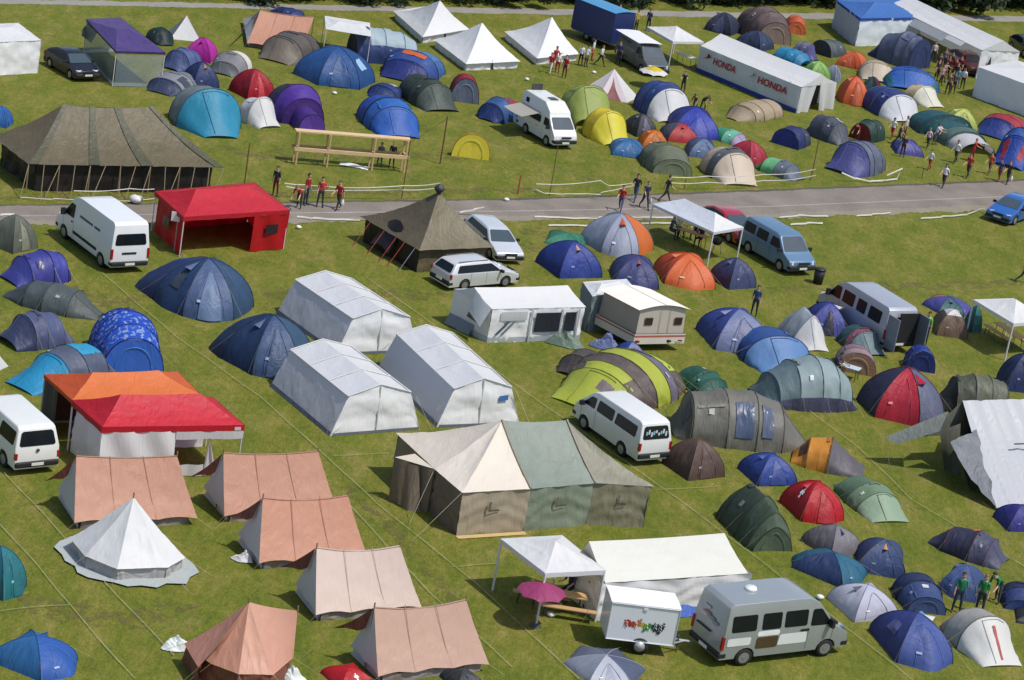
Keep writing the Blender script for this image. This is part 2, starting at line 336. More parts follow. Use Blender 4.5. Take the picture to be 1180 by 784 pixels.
def put(tile, box, d, gen, label, cat='tent', name='dome_tent', group='camping tents on the meadow', guys=None, lim=None):
    """stands the tent on the meadow, turned along pixel direction d at its foot, sized so its outline fills the box"""
    parts, gy = gen
    x0, y0 = t(tile, box[0], box[1]); x1, y1 = t(tile, box[2], box[3])
    tgt = np.array([x0, y0, x1, y1]); c = ((x0+x1)/2, y1*.72+y0*.28)
    yaw = ground_dir(c, d); ca, sa = math.cos(yaw), math.sin(yaw)
    V = np.array([v for p in parts if p.fit for v in p.mb.v])
    g = G(c); q = np.array([g[0], g[1], 1., 1.])
    def bb(q):
        X = V[:, 0]*q[2]; Y = V[:, 1]*q[2]
        pr = proj(np.stack([q[0]+X*ca-Y*sa, q[1]+X*sa+Y*ca, V[:, 2]*q[3]], 1))
        return np.array([pr[:, 0].min(), pr[:, 1].min(), pr[:, 0].max(), pr[:, 1].max()])
    for _ in range(12):
        r = bb(q)-tgt
        if abs(r).max() < .05: break
        J = np.zeros((4, 4))
        for i in range(4):
            h = 1e-3; qq = q.copy(); qq[i] += h; J[:, i] = (bb(qq)-(r+tgt))/h
        st = np.linalg.lstsq(J, -r, rcond=None)[0]; st[2:] = np.clip(st[2:], -.3, .3); st[:2] = np.clip(st[:2], -3, 3)
        q = q+st; q[2:] = np.clip(q[2:], .25, 2.6)
    sh, sz = q[2], q[3]; ext = V.max(0)-V.min(0)
    if DEBUG: print('TENT %-60s L%.1f W%.1f H%.1f  err %.1f' % (label[:60], ext[0]*sh, ext[1]*sh, V[:, 2].max()*sz, abs(bb(q)-tgt).max()))
    root = thing(name, label, cat, (q[0], q[1], 0), yaw, group)
    S = np.array([sh, sh, sz])
    for p in parts:
        o = mobj(p.name, np.array(p.mb.v)*S, p.mb.f, p.mat, root, p.smooth, p.label)
        for sp in p.sub: mobj(sp.name, np.array(sp.mb.v)*S, sp.mb.f, sp.mat, o, sp.smooth, sp.label)
    if guys or (guys is None and y1 > 330):
        for (a, b) in gy:
            MB().tube([a*S, b*S], .0045, 3, False).build('guy_rope', ROPE, root)
    return root
DEBUG = False
ROPE = fabric((170, 164, 128), tr=0)
# ================================================================ canvas structures: eave polygon + ridge points, walls below
def canvas(label, cat, name, eaves, ridges, asg, ze, cols, walls=None, group=None, inset=.06, sag=.05, scal=.0, drop=0., dropcol=None, legs=None, legcol=(215, 215, 218), skirt=None,
           guys=True, tr=.22, pole=False, legr=.03, swag=0., rsag=0., wfold=.03, seams=0, roofname='roof', guyout=.9):
    """eaves: pixel points (optionally with own height) or ('mir', i): eave i mirrored across the ridge; asg: the ridge point each eave hangs from"""
    RW = []
    for r in ridges: RW.append(G(r[:2], r[2]) if not isinstance(r, np.ndarray) else r)
    EW = [None]*len(eaves)
    for i, e in enumerate(eaves):
        if isinstance(e, np.ndarray): EW[i] = e
        elif e[0] not in ('mir', 'par'): EW[i] = G(e[:2], e[2] if len(e) > 2 else ze)
    for i, e in enumerate(eaves):
        if EW[i] is None and e[0] == 'mir':
            a = RW[0]; b = RW[-1]; d = (b-a)[:2]; L = np.linalg.norm(d)
            s = EW[e[1]]
            if L < .05: m = 2*a[:2]-s[:2]
            else:
                d = d/L; w = s[:2]-a[:2]; along = (w@d)*d; m = a[:2]+along-(w-along)
            EW[i] = np.array((m[0], m[1], s[2]))
        elif EW[i] is None:                                         # ('par', i, j, k): i + (k - j)
            EW[i] = EW[e[1]]+EW[e[3]]-EW[e[2]]
    cen = np.mean(EW, 0); base = np.array((cen[0], cen[1], 0.))
    if DEBUG:
        n = len(EW); print('CANV %-50s' % label[:50], 'edges', ['%.1f' % np.linalg.norm(EW[i]-EW[(i+1) % n]) for i in range(n)], 'ridge', ['%.1f' % np.linalg.norm(RW[i]-RW[i+1]) for i in range(len(RW)-1)], 'half', ['%.1f' % np.linalg.norm((EW[i]-RW[asg[i]])[:2]) for i in range(n)])
    root = thing(name, label, cat, base, 0, group)
    n = len(EW); EW = [e-base for e in EW]; RW = [r-base for r in RW]; cz = cen-base
    def gcol(c, i): return c[i % len(c)] if isinstance(c, list) else c
    faces_ = []
    for i in range(n):
        a, b = EW[i], EW[(i+1) % n]; p, q = RW[asg[i]], RW[asg[(i+1) % n]]
        def S(u, v, a=a, b=b, p=p, q=q):
            bot = (1-u)*a+u*b; tp = (1-u)*p+u*q
            x = (1-v)*bot+v*tp; hz = np.linalg.norm(tp-bot)
            x[2] -= sag*hz*math.sin(PI*v)*(.6+.4*math.sin(PI*u))
            if asg[i] != asg[(i+1) % n]: x[2] -= (sag*.45*np.linalg.norm(tp-bot)*math.sin(PI*u)+rsag*(math.sin(PI*u)*.7+.3*abs(math.sin(2*PI*u))))*v**2
            if scal:
                k = max(1, round(np.linalg.norm(b-a)/1.4)); s = abs(math.sin(PI*u*k))
                x = x+(tp-bot)/max(hz, .1)*scal*s*(1-v)**3
            x[2] += wrinkle(x, base[0]*.37+base[1]*.11, .015)*(1-v**3)*min(1, v*6+.3)
            return x
        c = gcol(cols, i)
        if c is None: continue
        faces_.append((S, i)); MB().grid(S, 22, 16).build(roofname if i == 0 else 'roof_panel', fabric(c, tr=tr), root, True)
    if seams:                                                       # stitched seams running down the roof
        for i in range(n):
            for S, j in faces_:
                if j != i: continue
                if asg[i] == asg[(i+1) % n]: continue
                for s in range(seams+1):
                    u = s/seams
                    MB().grid(lambda a, v, S=S, u=u: S(min(1, max(0, u+(a-.5)*.008)), v)+np.array((0, 0, .012)), 1, 8).build('seam', fabric(tuple(int(v*.92) for v in gcol(cols, i)), tr=tr), root, True)
    if drop:
        mb = MB()
        for i in range(n):
            a, b = EW[i], EW[(i+1) % n]
            k = max(1, round(np.linalg.norm(b-a)/1.5))
            mb.grid(lambda u, v: ((1-u)*a+u*b)*np.array((1.004, 1.004, 1))-np.array((0, 0, v*drop*(1-.12*abs(math.sin(PI*u*k)))-.01)), 12, 2)
        mb.build('valance', fabric(dropcol or gcol(cols, 0), tr=tr), root, True)
    if walls:
        for i in range(n):
            wc = gcol(walls, i)
            if wc is None: continue
            a, b = EW[i], EW[(i+1) % n]
            def Wl(u, v):
                bot = ((1-u)*a+u*b); x = cz+(bot-cz)*np.array((1-inset, 1-inset, 1)); x[2] = bot[2]*(1-v)-.01
                f = wfold*math.sin(u*np.linalg.norm(b-a)*5+3*v+hash3(base, 1)*9)*(1-.2*v)+wfold*1.5*hash3(x+base, 1.4)
                nn = np.array((b-a)[[1, 0]]); nn = np.array((nn[0], -nn[1])); nn /= (np.linalg.norm(nn)+1e-6)
                f += wrinkle(x, base[0]*.2, .012 if swag else .022)+swag*(math.sin(11*(x[2]+base[2])+5*(2*((u*max(1, round(np.linalg.norm(b-a)/3)))%1)-1)**2+3*hash3((u*2, i, 1), 1.5))*(.4+.6*(1-abs(2*v-1)))); x[0] += nn[0]*f; x[1] += nn[1]*f; return x
            m = MB().grid(Wl, 30, 12); wname = 'wall'
            o = m.build(wname, fabric(wc, tr=tr*.8, cap=.82), root, True)
            if skirt:
                MB().grid(lambda u, v: (lambda x: np.array((x[0]+(x[0]-cz[0])*.012, x[1]+(x[1]-cz[1])*.012, x[2])))(Wl(u, 1-skirt[0]*(1-v))), 18, 2).build('skirt', fabric(skirt[1], tr=0), root, True)
    if legs is not None:
        for i in legs:
            a = EW[i]*np.array((.985, .985, 1)); MB().tube([(a[0], a[1], 0), (a[0], a[1], a[2]-.02)], legr, 6).build('leg', plain(legcol, .4), root, False)
    if guys:
        for i in range(n):
            a = EW[i]; d = (a-cz); d[2] = 0; d /= np.linalg.norm(d)+1e-6
            MB().tube([a, (a[0]+d[0]*guyout*1.2, a[1]+d[1]*guyout*1.2, 0)], .006, 3, False).build('guy_rope', ROPE, root)
    if pole:
        for r in RW: MB().tube([(r[0], r[1], .0), (r[0], r[1], r[2]+.18)], .03, 6).build('tent_pole', wood((150, 120, 80)), root)
    return root, base, EW, RW
def affine(A, B, C):
    A, B, C = [np.array((q[0], q[1], 0.)) for q in (A, B, C)]
    return (lambda u, v, z=0.: A+(B-A)*u+(C-A)*v+np.array((0, 0, z))), np.linalg.norm(B-A), np.linalg.norm(C-A)
def wall_frame(a, b, off=.0):
    """local frame of an upright wall from a to b: (metres along, height) -> point, pushed out by off (right-hand side of a->b)"""
    d = b-a; d[2] = 0; L = np.linalg.norm(d); d = d/L; nn = np.array((d[1], -d[0], 0))
    return (lambda s, z, o=0.: np.array((a[0], a[1], 0))+d*s+np.array((0, 0, z))+nn*(off+o)), L
def text_mesh(txt, bold=0.0, shear=0.0, space=1.0):
    cu = bpy.data.curves.new('lettering', 'FONT'); cu.body = txt; cu.size = 1; cu.offset = bold; cu.shear = shear; cu.space_character = space
    o = bpy.data.objects.new('lettering', cu); COL.objects.link(o); bpy.context.view_layer.update()
    me = o.to_mesh(); vs = [tuple(v.co) for v in me.vertices]; fs = [tuple(p.vertices) for p in me.polygons]
    o.to_mesh_clear(); bpy.data.objects.remove(o); bpy.data.curves.remove(cu)
    x0 = min(v[0] for v in vs); x1 = max(v[0] for v in vs); y0 = min(v[1] for v in vs); y1 = max(v[1] for v in vs)
    return [((v[0]-x0)/(x1-x0), (v[1]-y0)/(y1-y0)) for v in vs], fs, (x1-x0)/(y1-y0)
def lettering(txt, fn, mat, parent, bold=.02, shear=0., space=1., name='lettering'):
    vs, fs, asp = text_mesh(txt, bold, shear, space)
    return mobj(name, [fn(u, v) for u, v in vs], fs, mat, parent, False)
# ================================================================ vehicles (origin: ground under the rear axle, +x forward)
def vehicle(label, cat, name, near, sp, paint, right=True, group=None, scale=None, kmax=None):
    """near: pixels of the ground contact of (rear wheel, front wheel) on the side that is seen; right: that side is the vehicle's right"""
    a, b = G(near[0]), G(near[1]); yaw = math.atan2(b[1]-a[1], b[0]-a[0]); L = np.linalg.norm(b-a)
    k = L/sp['wb'] if scale is None else scale
    if DEBUG: print('VEH %-40s wheelbase %.2f (spec %.2f) yaw %.0f' % (label[:40], L, sp['wb'], math.degrees(yaw)))
    kx = min(1.12, max(.95, k)); k = min(1.03, max(.95, k)) if kmax is None else kmax; ty = sp['W']/2*.9
    s = 1 if right else -1                                          # the near wheels are at y = -ty when right side is seen
    lx, ly = 0., -s*ty*k
    mid = (a+b)/2; mx = sp['wb']*kx/2
    ox = mid[0]-(mx*math.cos(yaw)-ly*math.sin(yaw)); oy = mid[1]-(mx*math.sin(yaw)+ly*math.cos(yaw))
    root = thing(name, label, cat, (ox, oy, 0), yaw, group); root.scale = (kx, k, k)
    build_vehicle(root, sp, paint); return root
def arch_pts(cx, cz, r, z0, n=8):
    a0 = math.asin(max(-1, min(1, (z0-cz)/r)))
    return [(cx-r*math.cos(a), cz+r*math.sin(a)) for a in np.linspace(a0, PI-a0, n)]
def build_vehicle(root, sp, paint):
    wb, Wd, zb, sill = sp['wb'], sp['W'], sp['zb'], sp.get('sill', .3); wr = sp['wr']; hw = Wd/2; hr = sp['roofW']/2
    ar = wr+.07
    low = list(sp['rear_low'])+[(x, z) for x, z in arch_pts(0, wr, ar, sill)]+arch_pts(wb, wr, ar, sill)+list(sp['front_low'])   # belt rear ... under ... belt front
    up = list(sp['upper'])                                          # belt front -> roof -> belt rear
    bm = bmesh.new()
    top = max(z for x, z in up)
    def yv(z): return hw*(.965+.035*min(1, max(0, (z-sill)/(zb-sill)*1.4))) if z <= zb+1e-6 else hw+(hr-hw)*((z-zb)/(top-zb))
    def prism(pts):
        Lf = [bm.verts.new((x, yv(z), z)) for x, z in pts]; Rt = [bm.verts.new((x, -yv(z), z)) for x, z in pts]; n = len(pts)
        bm.faces.new(Lf[::-1]); bm.faces.new(Rt)
        for i in range(n): bm.faces.new((Lf[i], Lf[(i+1) % n], Rt[(i+1) % n], Rt[i]))
    full = low+up[1:-1]
    prism(low); prism(up)
    bmesh.ops.remove_doubles(bm, verts=bm.verts, dist=.0008)
    inner = [f for f in bm.faces if all(abs(v.co.z-zb) < .002 for v in f.verts)]
    bmesh.ops.delete(bm, geom=inner, context='FACES')
    bmesh.ops.recalc_face_normals(bm, faces=bm.faces)
    def on_arch(e): return any(all(abs(math.hypot(v.co.x-c, v.co.z-wr)-ar) < .012 for v in e.verts) for c in (0, wb))
    ed = [e for e in bm.edges if len(e.link_faces) == 2 and e.calc_face_angle(0) > .42 and min(v.co.z for v in e.verts) > sill+.02 and not on_arch(e)]
    bmesh.ops.bevel(bm, geom=ed, offset=sp.get('bev', .07), segments=3, affect='EDGES', profile=.55, clamp_overlap=True)
    bmesh.ops.triangulate(bm, faces=[f for f in bm.faces if len(f.verts) > 4])
    me = bpy.data.meshes.new('body'); bm.to_mesh(me); bm.free()
    me.materials.append(paint); me.polygons.foreach_set('use_smooth', [True]*len(me.polygons))
    try: me.set_sharp_from_angle(angle=math.radians(38))
    except Exception: pass
    ob = bpy.data.objects.new('body', me); COL.objects.link(ob); ob.parent = root
    gl = glass_dark(); blk = plain((30, 30, 32), .7, name='black_plastic')
    def side(pts, s, off=.008): return [(x, s*(yv(z)+off), z) for x, z in pts]
    def rounded(pts, r=.06):
        out = []; n = len(pts)
        for i in range(n):
            p, q, w = np.array(pts[i-1]), np.array(pts[i]), np.array(pts[(i+1) % n])
            for d in (p-q, w-q):
                L = np.linalg.norm(d); out.append(tuple(q+d/L*min(r, L*.4)))
        return out
    for (nm, pts, mt, sides) in sp['side']:
        mt = {'glass': gl, 'black': blk}.get(mt, mt)
        for s in sides:
            q = side(rounded(pts, .05), s); MB().poly(q if s > 0 else q[::-1]).build(nm, mt, root)
    for x in sp.get('seams', []):                                   # gaps round the doors
        for s in (-1, 1): MB().poly([(x-.008, s*(yv(sill+.1)+.006), sill+.1), (x+.008, s*(yv(sill+.1)+.006), sill+.1), (x+.008, s*(yv(zb)+.006), zb), (x-.008, s*(yv(zb)+.006), zb)]).build('door_seam', blk, root)
    def band(p, q, f0, f1, w0, w1, mt, nm, off=.014, y0=-1, y1=1, r=.07):
        p, q = np.array(p), np.array(q); nrm = np.array((q[1]-p[1], -(q[0]-p[0]))); nrm /= np.linalg.norm(nrm)
        if nrm @ (np.array((p[0]-wb/2, .5))) < 0: nrm = -nrm
        a = p+(q-p)*f0; b = p+(q-p)*f1
        pts = []
        for (pt, ya, yb) in ((a, y0*w0, y1*w0), (b, y1*w1, y0*w1)):
            for y in (ya, yb): pts.append(np.array((pt[0]+nrm[0]*off, y*yv(pt[1]), pt[1]+nrm[1]*off)))
        out = []
        for i in range(4):
            for o in (pts[i-1], pts[(i+1) % 4]):
                d = o-pts[i]; L = np.linalg.norm(d); out.append(pts[i]+d/L*min(r, L*.35))
        return MB().poly(out).build(nm, mt, root)
    ws = sp['screen']; band(ws[0], ws[1], .06, .95, .90, .86, plain((70, 84, 92), .1, spec=.9, name='window_glass'), 'windscreen')
    rw = sp['rearwin']
    if rw: band(rw[0], rw[1], rw[2], rw[3], .84, .82, gl, 'rear_window')
    # bumpers
    fx, rx = sp['fx'], sp['rx']; bc = sp.get('bumper', blk)
    for nm, x, d in (('front_bumper', fx, 1), ('rear_bumper', rx, -1)):
        mb = MB().box((x-d*.10, 0, sp.get('bz', .5)), (.34, Wd*.985, .24)); bmx = mb.build(nm, bc, root)
        bv = bmx.modifiers.new('b', 'BEVEL'); bv.width = .07; bv.segments = 3
    hz = sp['hz']
    for s in (-1, 1):
        mb = MB(); mb.grid(lambda u, v: (sp['hx']-.10*abs(u*2-1)**2*(1) -.05*v, s*(hw*.93-sp['hw']*u), hz+sp['hh']*(v-.5)), 6, 3)
        mb.build('headlight', plain((225, 230, 235), .12, spec=.9, name='lamp_glass'), root, True)
        tl = sp['tail']; MB().box((tl[0], s*(yv(tl[1])-.045), tl[1]), (.10, .11, tl[2])).build('tail_light', plain((165, 28, 24), .25, name='red_lens'), root)
        MB().box((sp['mirror'][0], s*(hw+.13), sp['mirror'][1]), (.12, .22, sp['mirror'][2])).build('mirror', sp.get('mircol', blk), root)
    mb = MB().box((fx+.08, 0, sp.get('gz', .72)), (.03, Wd*.42, .13)); mb.build('grille', blk, root)
    for x, z in ((fx+.085, .46), (rx-.085, sp.get('plz', .5))): MB().box((x, 0, z), (.02, .5, .11)).build('number_plate', plain((225, 225, 215), .4), root)
    for x in (0, wb):
        for s in (-1, 1):
            y = s*(hw*.9-.02)
            mb = MB(); n = 20
            prof = [(-.1, wr*.62), (-.1, wr*.93), (-.06, wr), (.06, wr), (.1, wr*.93), (.1, wr*.62)]
            mb.grid(lambda u, v: (lambda p: (x+p[1]*math.cos(2*PI*u), y+p[0], wr+p[1]*math.sin(2*PI*u)))(prof[min(5, int(round(v*5)))]), n, 5)
            ty = mb.build('wheel', plain((28, 28, 29), .85, name='rubber'), root, True)
            m2 = MB().cyl((x, y+s*.03, wr), wr*.64, .14, 'y', 16); m2.cyl((x, y+s*.105, wr), wr*.2, .02, 'y', 10)
            m2.build('rim', plain(sp.get('rim', (170, 172, 175)), .35, metal=.6, name='rim_metal'), ty)
            MB().cyl((x, y-s*.08, wr+.02), ar*.98, .05, 'y', 18).build('wheel_well', blk, root)
    MB().box((wb/2, 0, sill+.02), (wb+.9, Wd*.8, .1)).build('underbody', blk, root)
def spec_master(wb=3.58, Hh=2.5):
    f = wb+.86; r = -1.0
    return dict(wb=wb, W=1.99, roofW=1.72, zb=1.28, wr=.34, sill=.34, rx=r, fx=f, bz=.5,
        rear_low=[(r+.02, 1.28), (r, .75), (r, .34)], front_low=[(f-.05, .34), (f, .6), (f-.06, .92), (f-.32, 1.12), (f-.62, 1.28)],
        upper=[(f-.62, 1.28), (f-1.42, Hh-.22), (f-1.8, Hh-.03), (f-2.3, Hh), (r+.3, Hh), (r+.13, Hh-.12), (r+.02, 1.28)],
        screen=((f-.62, 1.28), (f-1.42, Hh-.22)), rearwin=((r+.02, 1.28), (r+.13, Hh-.12), .12, .62), hz=.98, hh=.26, hx=f-.02, hw=.42, tail=(r+.03, 1.0, .5),
        mirror=(f-.9, 1.45, .32), side=[], seams=[f-.72, f-1.75], gz=.86, bev=.10)
def spec_t4():
    f, r = 2.92+.9, -.95
    return dict(wb=2.92, W=1.84, roofW=1.5, zb=1.12, wr=.32, sill=.3, rx=r, fx=f, bz=.48,
        rear_low=[(r+.04, 1.12), (r, .8), (r, .3)], front_low=[(f-.05, .3), (f, .55), (f-.06, .82), (f-.5, 1.02), (f-.72, 1.12)],
        upper=[(f-.72, 1.12), (f-1.45, 1.83), (f-1.8, 1.93), (r+.38, 1.94), (r+.22, 1.86), (r+.04, 1.12)],
        screen=((f-.72, 1.12), (f-1.45, 1.83)), rearwin=((r+.04, 1.12), (r+.22, 1.86), .1, .86), hz=.74, hh=.2, hx=f-.01, hw=.34, tail=(r+.04, .82, .26),
        mirror=(f-.95, 1.2, .2), side=[], seams=[f-.95, f-1.95, .75], gz=.74, bev=.09)
def spec_hiace():
    f, r = 2.7+.85, -1.15
    return dict(wb=2.7, W=1.69, roofW=1.42, zb=1.14, wr=.31, sill=.3, rx=r, fx=f, bz=.5,
        rear_low=[(r+.03, 1.14), (r, .8), (r, .3)], front_low=[(f-.03, .3), (f, .6), (f-.05, .85), (f-.2, 1.05), (f-.32, 1.14)],
        upper=[(f-.32, 1.14), (f-1.1, 1.86), (f-1.4, 1.95), (r+.42, 1.98), (r+.2, 1.9), (r+.03, 1.14)],
        screen=((f-.32, 1.14), (f-1.1, 1.86)), rearwin=((r+.03, 1.14), (r+.2, 1.9), .12, .85), hz=.78, hh=.2, hx=f+.0, hw=.34, tail=(r+.03, .92, .34),
        mirror=(f-.7, 1.22, .2), side=[], seams=[f-.55, f-1.55], gz=.78, bev=.11)
def spec_wagon(Hh=1.47, wb=2.6, f0=.88, r0=-.98, Wd=1.75):
    f, r = wb+f0, r0
    return dict(wb=wb, W=Wd, roofW=1.28, zb=.93, wr=.30, sill=.22, rx=r, fx=f, bz=.42,
        rear_low=[(r+.05, .93), (r, .7), (r, .22)], front_low=[(f-.05, .22), (f, .45), (f-.05, .68), (f-.55, .85), (wb-.12, .93)],
        upper=[(wb-.12, .93), (wb-.95, Hh-.07), (wb-1.3, Hh-.01), (.6, Hh), (r+.55, Hh-.06), (r+.4, Hh-.11), (r+.05, .93)],
        screen=((wb-.12, .93), (wb-.95, Hh-.07)), rearwin=((r+.05, .93), (r+.4, Hh-.11), .08, .92), hz=.66, hh=.17, hx=f-.03, hw=.42, tail=(r+.06, .80, .25),
        mirror=(wb-.45, .98, .14), side=[('side_window', [(wb-.42, .97), (wb-1.02, Hh-.13), (r+.62, Hh-.16), (r+.42, .97)], 'glass', (-1, 1))], seams=[wb-.35, wb-1.35, .35], gz=.64, bev=.07)
# ================================================================ people: one skinned body per pose, clothes by face
def skeleton(pose):
    """joints in metres for a 1.75 m figure facing +x; returns {name: (pos, radius, parent)}"""
    J = {}
    def add(n, p, r, par): J[n] = (np.array(p, float), r, par)
    def rot(v, a):                                                   # pitch about y (forward lean positive)
        c, s = math.cos(a), math.sin(a); return np.array((v[0]*c+v[2]*s, v[1], -v[0]*s+v[2]*c))
    hip = np.array((0, 0, pose.get('hip', .93))); lean = math.radians(pose.get('lean', 3))
    add('pelvis', hip, (.155, .12), None)
    up = lambda d, extra=0: rot(np.array((0, 0, d)), lean+extra)
    waist = hip+up(.17); add('waist', waist, (.135, .10), 'pelvis')
    chest = hip+up(.36); add('chest', chest, (.165, .115), 'waist')
    sh = hip+up(.50); add('collar', sh, (.12, .085), 'chest')
    neck = hip+up(.575); add('neck', neck, (.055, .055), 'collar')
    hl = lean*.6+math.radians(pose.get('head', 0)); hd = lambda x, z: neck+rot(np.array((x, 0, z)), hl)
    add('jaw', hd(.02, .075), (.072, .075), 'neck'); add('brow', hd(.012, .155), (.082, .09), 'jaw'); add('crown', hd(0, .215), (.062, .066), 'brow')
    add('nose', hd(.108, .10), (.014, .014), 'jaw')
    for s, n in ((1, 'l'), (-1, 'r')):
        add(n+'ear', hd(0, .11)+np.array((0, s*.088, 0)), (.02, .012), 'jaw')
        shp = sh+np.array((0, s*.175, 0))-up(.04); add(n+'shoulder', shp, (.068, .065), 'collar')
        a1, a2, out = [math.radians(x) for x in pose[n+'arm']]        # upper arm swing, elbow bend, sideways
        d1 = np.array((math.sin(a1)*math.cos(out), s*math.sin(out), -math.cos(a1)*math.cos(out)))
        el = shp+d1*.29; add(n+'elbow', el, (.045, .045), n+'shoulder')
        d2 = np.array((math.sin(a1+a2)*math.cos(out*.6), s*math.sin(out*.6), -math.cos(a1+a2)*math.cos(out*.6))); wr = el+d2*.25
        add(n+'wrist', wr, (.028, .03), n+'elbow'); pm = wr+d2*.055; add(n+'palm', pm, (.036, .022), n+'wrist')
        side = np.array((math.cos(a1+a2), 0, math.sin(a1+a2)))
        for k in range(4):
            o = side*(k-1.5)*.021; ln = (.052, .064, .068, .056)[3-k]
            add(n+'knuckle%d' % k, pm+o+d2*.045, (.0105, .0105), n+'palm'); cur = d2*.9-np.array((0, s*.5, 0)); cur /= np.linalg.norm(cur)
            add(n+'tip%d' % k, pm+o+d2*.045+cur*ln, (.0085, .0085), n+'knuckle%d' % k)
        th = pm+side*.042+d2*.005; add(n+'thumb', th, (.012, .012), n+'palm'); add(n+'thumbtip', th+d2*.045+side*.012, (.0095, .0095), n+'thumb')
        hp = hip+np.array((0, s*.095, -.05)); add(n+'hip', hp, (.095, .10), 'pelvis')
        b1, b2, o2 = [math.radians(x) for x in pose[n+'leg']]         # thigh swing, knee bend, sideways
        e1 = np.array((math.sin(b1)*math.cos(o2), s*math.sin(o2), -math.cos(b1)*math.cos(o2))); kn = hp+e1*.42; add(n+'knee', kn, (.062, .062), n+'hip')
        e2 = np.array((math.sin(b1-b2), s*math.sin(o2)*.6, -math.cos(b1-b2))); e2 /= np.linalg.norm(e2); an = kn+e2*.40; add(n+'calf', kn+e2*.14-np.array((.012, 0, 0)), (.058, .058), n+'knee'); add(n+'ankle', an, (.038, .038), n+'calf')
        ft = np.array((math.cos(min(.5, max(-.9, b1-b2))), 0, math.sin(b1-b2)*.7-.10)); add(n+'heel', an+np.array((-.03, 0, -.045)), (.036, .04), n+'ankle'); add(n+'toe', an+ft*.16+np.array((0, s*.02, -.035)), (.045, .028), n+'heel')
    return J
POSES = {
 'stand': dict(larm=(4, 10, 8), rarm=(-3, 12, 9), lleg=(1, 2, 4), rleg=(-1, 2, 4)),
 'walk': dict(lean=6, hip=.90, larm=(-28, 18, 6), rarm=(26, 28, 6), lleg=(27, 6, 1), rleg=(-22, 22, 1)),
 'bend': dict(lean=62, hip=.86, head=-10, larm=(22, 30, 8), rarm=(12, 20, 8), lleg=(14, 16, 5), rleg=(-4, 10, 5)),
 'phone': dict(larm=(28, 98, 10), rarm=(4, 14, 10), lleg=(2, 3, 5), rleg=(-2, 2, 5)),
 'reach': dict(lean=8, larm=(75, 12, 10), rarm=(60, 20, 8), lleg=(6, 4, 4), rleg=(-8, 4, 4)),
 'sit': dict(lean=10, hip=.50, larm=(30, 55, 8), rarm=(28, 62, 8), lleg=(86, 84, 6), rleg=(84, 88, 6)),
 'squat': dict(lean=35, hip=.42, larm=(45, 30, 6), rarm=(40, 40, 6), lleg=(95, 125, 12), rleg=(62, 118, 8)),
}
_bodies = {}
def body(pose):
    if pose in _bodies: return _bodies[pose]
    J = skeleton(POSES[pose]); names = list(J); idx = {n: i for i, n in enumerate(names)}
    ed = [(idx[J[n][2]], idx[n]) for n in names if J[n][2]]
    me = bpy.data.meshes.new('body'); me.from_pydata([tuple(J[n][0]) for n in names], ed, []); me.update()
    ob = bpy.data.objects.new('tmp', me); COL.objects.link(ob)
    ob.modifiers.new('skin', 'SKIN').use_smooth_shade = True
    sv = me.skin_vertices[0].data
    for n in names: sv[idx[n]].radius = J[n][1]; sv[idx[n]].use_root = (n == 'pelvis')
    sb = ob.modifiers.new('sub', 'SUBSURF'); sb.levels = 1; sb.render_levels = 1
    bpy.context.view_layer.update(); dg = bpy.context.evaluated_depsgraph_get()
    out = bpy.data.meshes.new_from_object(ob.evaluated_get(dg)); bpy.data.objects.remove(ob)
    # material regions by nearest bone: 0 shirt, 1 trousers, 2 skin, 3 shoes
    seg = []
    for n in names:
        p = J[n][2]
        if p is None: continue
        base = n.lstrip('lr') if n[0] in 'lr' else n
        k = 0
        if n in ('waist', 'chest', 'collar') or n[1:] in ('shoulder', 'elbow'): k = 0
        if n in ('neck', 'jaw', 'brow', 'crown', 'nose') or n[1:] in ('wrist', 'palm', 'ear', 'thumb', 'thumbtip') or 'knuckle' in n or 'tip' in n: k = 2
        if n[1:] in ('hip', 'knee', 'calf', 'ankle'): k = 1
        if n[1:] in ('heel', 'toe'): k = 3
        seg.append((J[p][0], J[n][0], k, n))
    co = np.array([v.co for v in out.vertices]); lo = co[:, 2].min()
    A = np.array([s[0] for s in seg]); B = np.array([s[1] for s in seg]); K = [s[2] for s in seg]
    mi = []
    for p in out.polygons:
        c = np.array(p.center); tt = np.clip(((c-A)*(B-A)).sum(1)/(((B-A)**2).sum(1)+1e-9), 0, 1)
        d = np.linalg.norm(A+(B-A)*tt[:, None]-c, axis=1); mi.append(K[int(d.argmin())])
    out.polygons.foreach_set('material_index', mi)
    for m in range(4): out.materials.append(plain((128, 128, 128), .8))
    out.polygons.foreach_set('use_smooth', [True]*len(out.polygons))
    out.name = 'body'
    # hair: a cap over the crown
    br, cr, jw = J['brow'][0], J['crown'][0], J['jaw'][0]; upv = (cr-jw)/np.linalg.norm(cr-jw)
    fw = np.array((1., 0, 0)); fw = fw-(fw@upv)*upv; fw /= np.linalg.norm(fw); sd_ = np.cross(upv, fw); cen = br+upv*.008-fw*.008
    mb = MB()
    def hp(u, v):
        a = 2*PI*u; el = -.75+(PI/2+.75)*v
        if math.cos(a) > .1: el = max(el, .28+.1*math.cos(a)) if v < .999 else PI/2
        return cen+(fw*math.cos(a)*.106+sd_*math.sin(a)*.096)*math.cos(el)+upv*math.sin(el)*.112
    mb.grid(hp, 18, 8)
    eyes = []
    for s in (-1, 1):
        e = MB().grid(lambda u, v: jw+upv*.052+fw*(.088+.012*math.sin(PI*v))+sd_*s*.032+(sd_*math.cos(2*PI*u)*.012+upv*math.sin(2*PI*u)*.008)*math.cos(PI/2*v), 8, 3); eyes.append(e)
    _bodies[pose] = (out, lo, mb, eyes); return _bodies[pose]
_hairmesh = {}
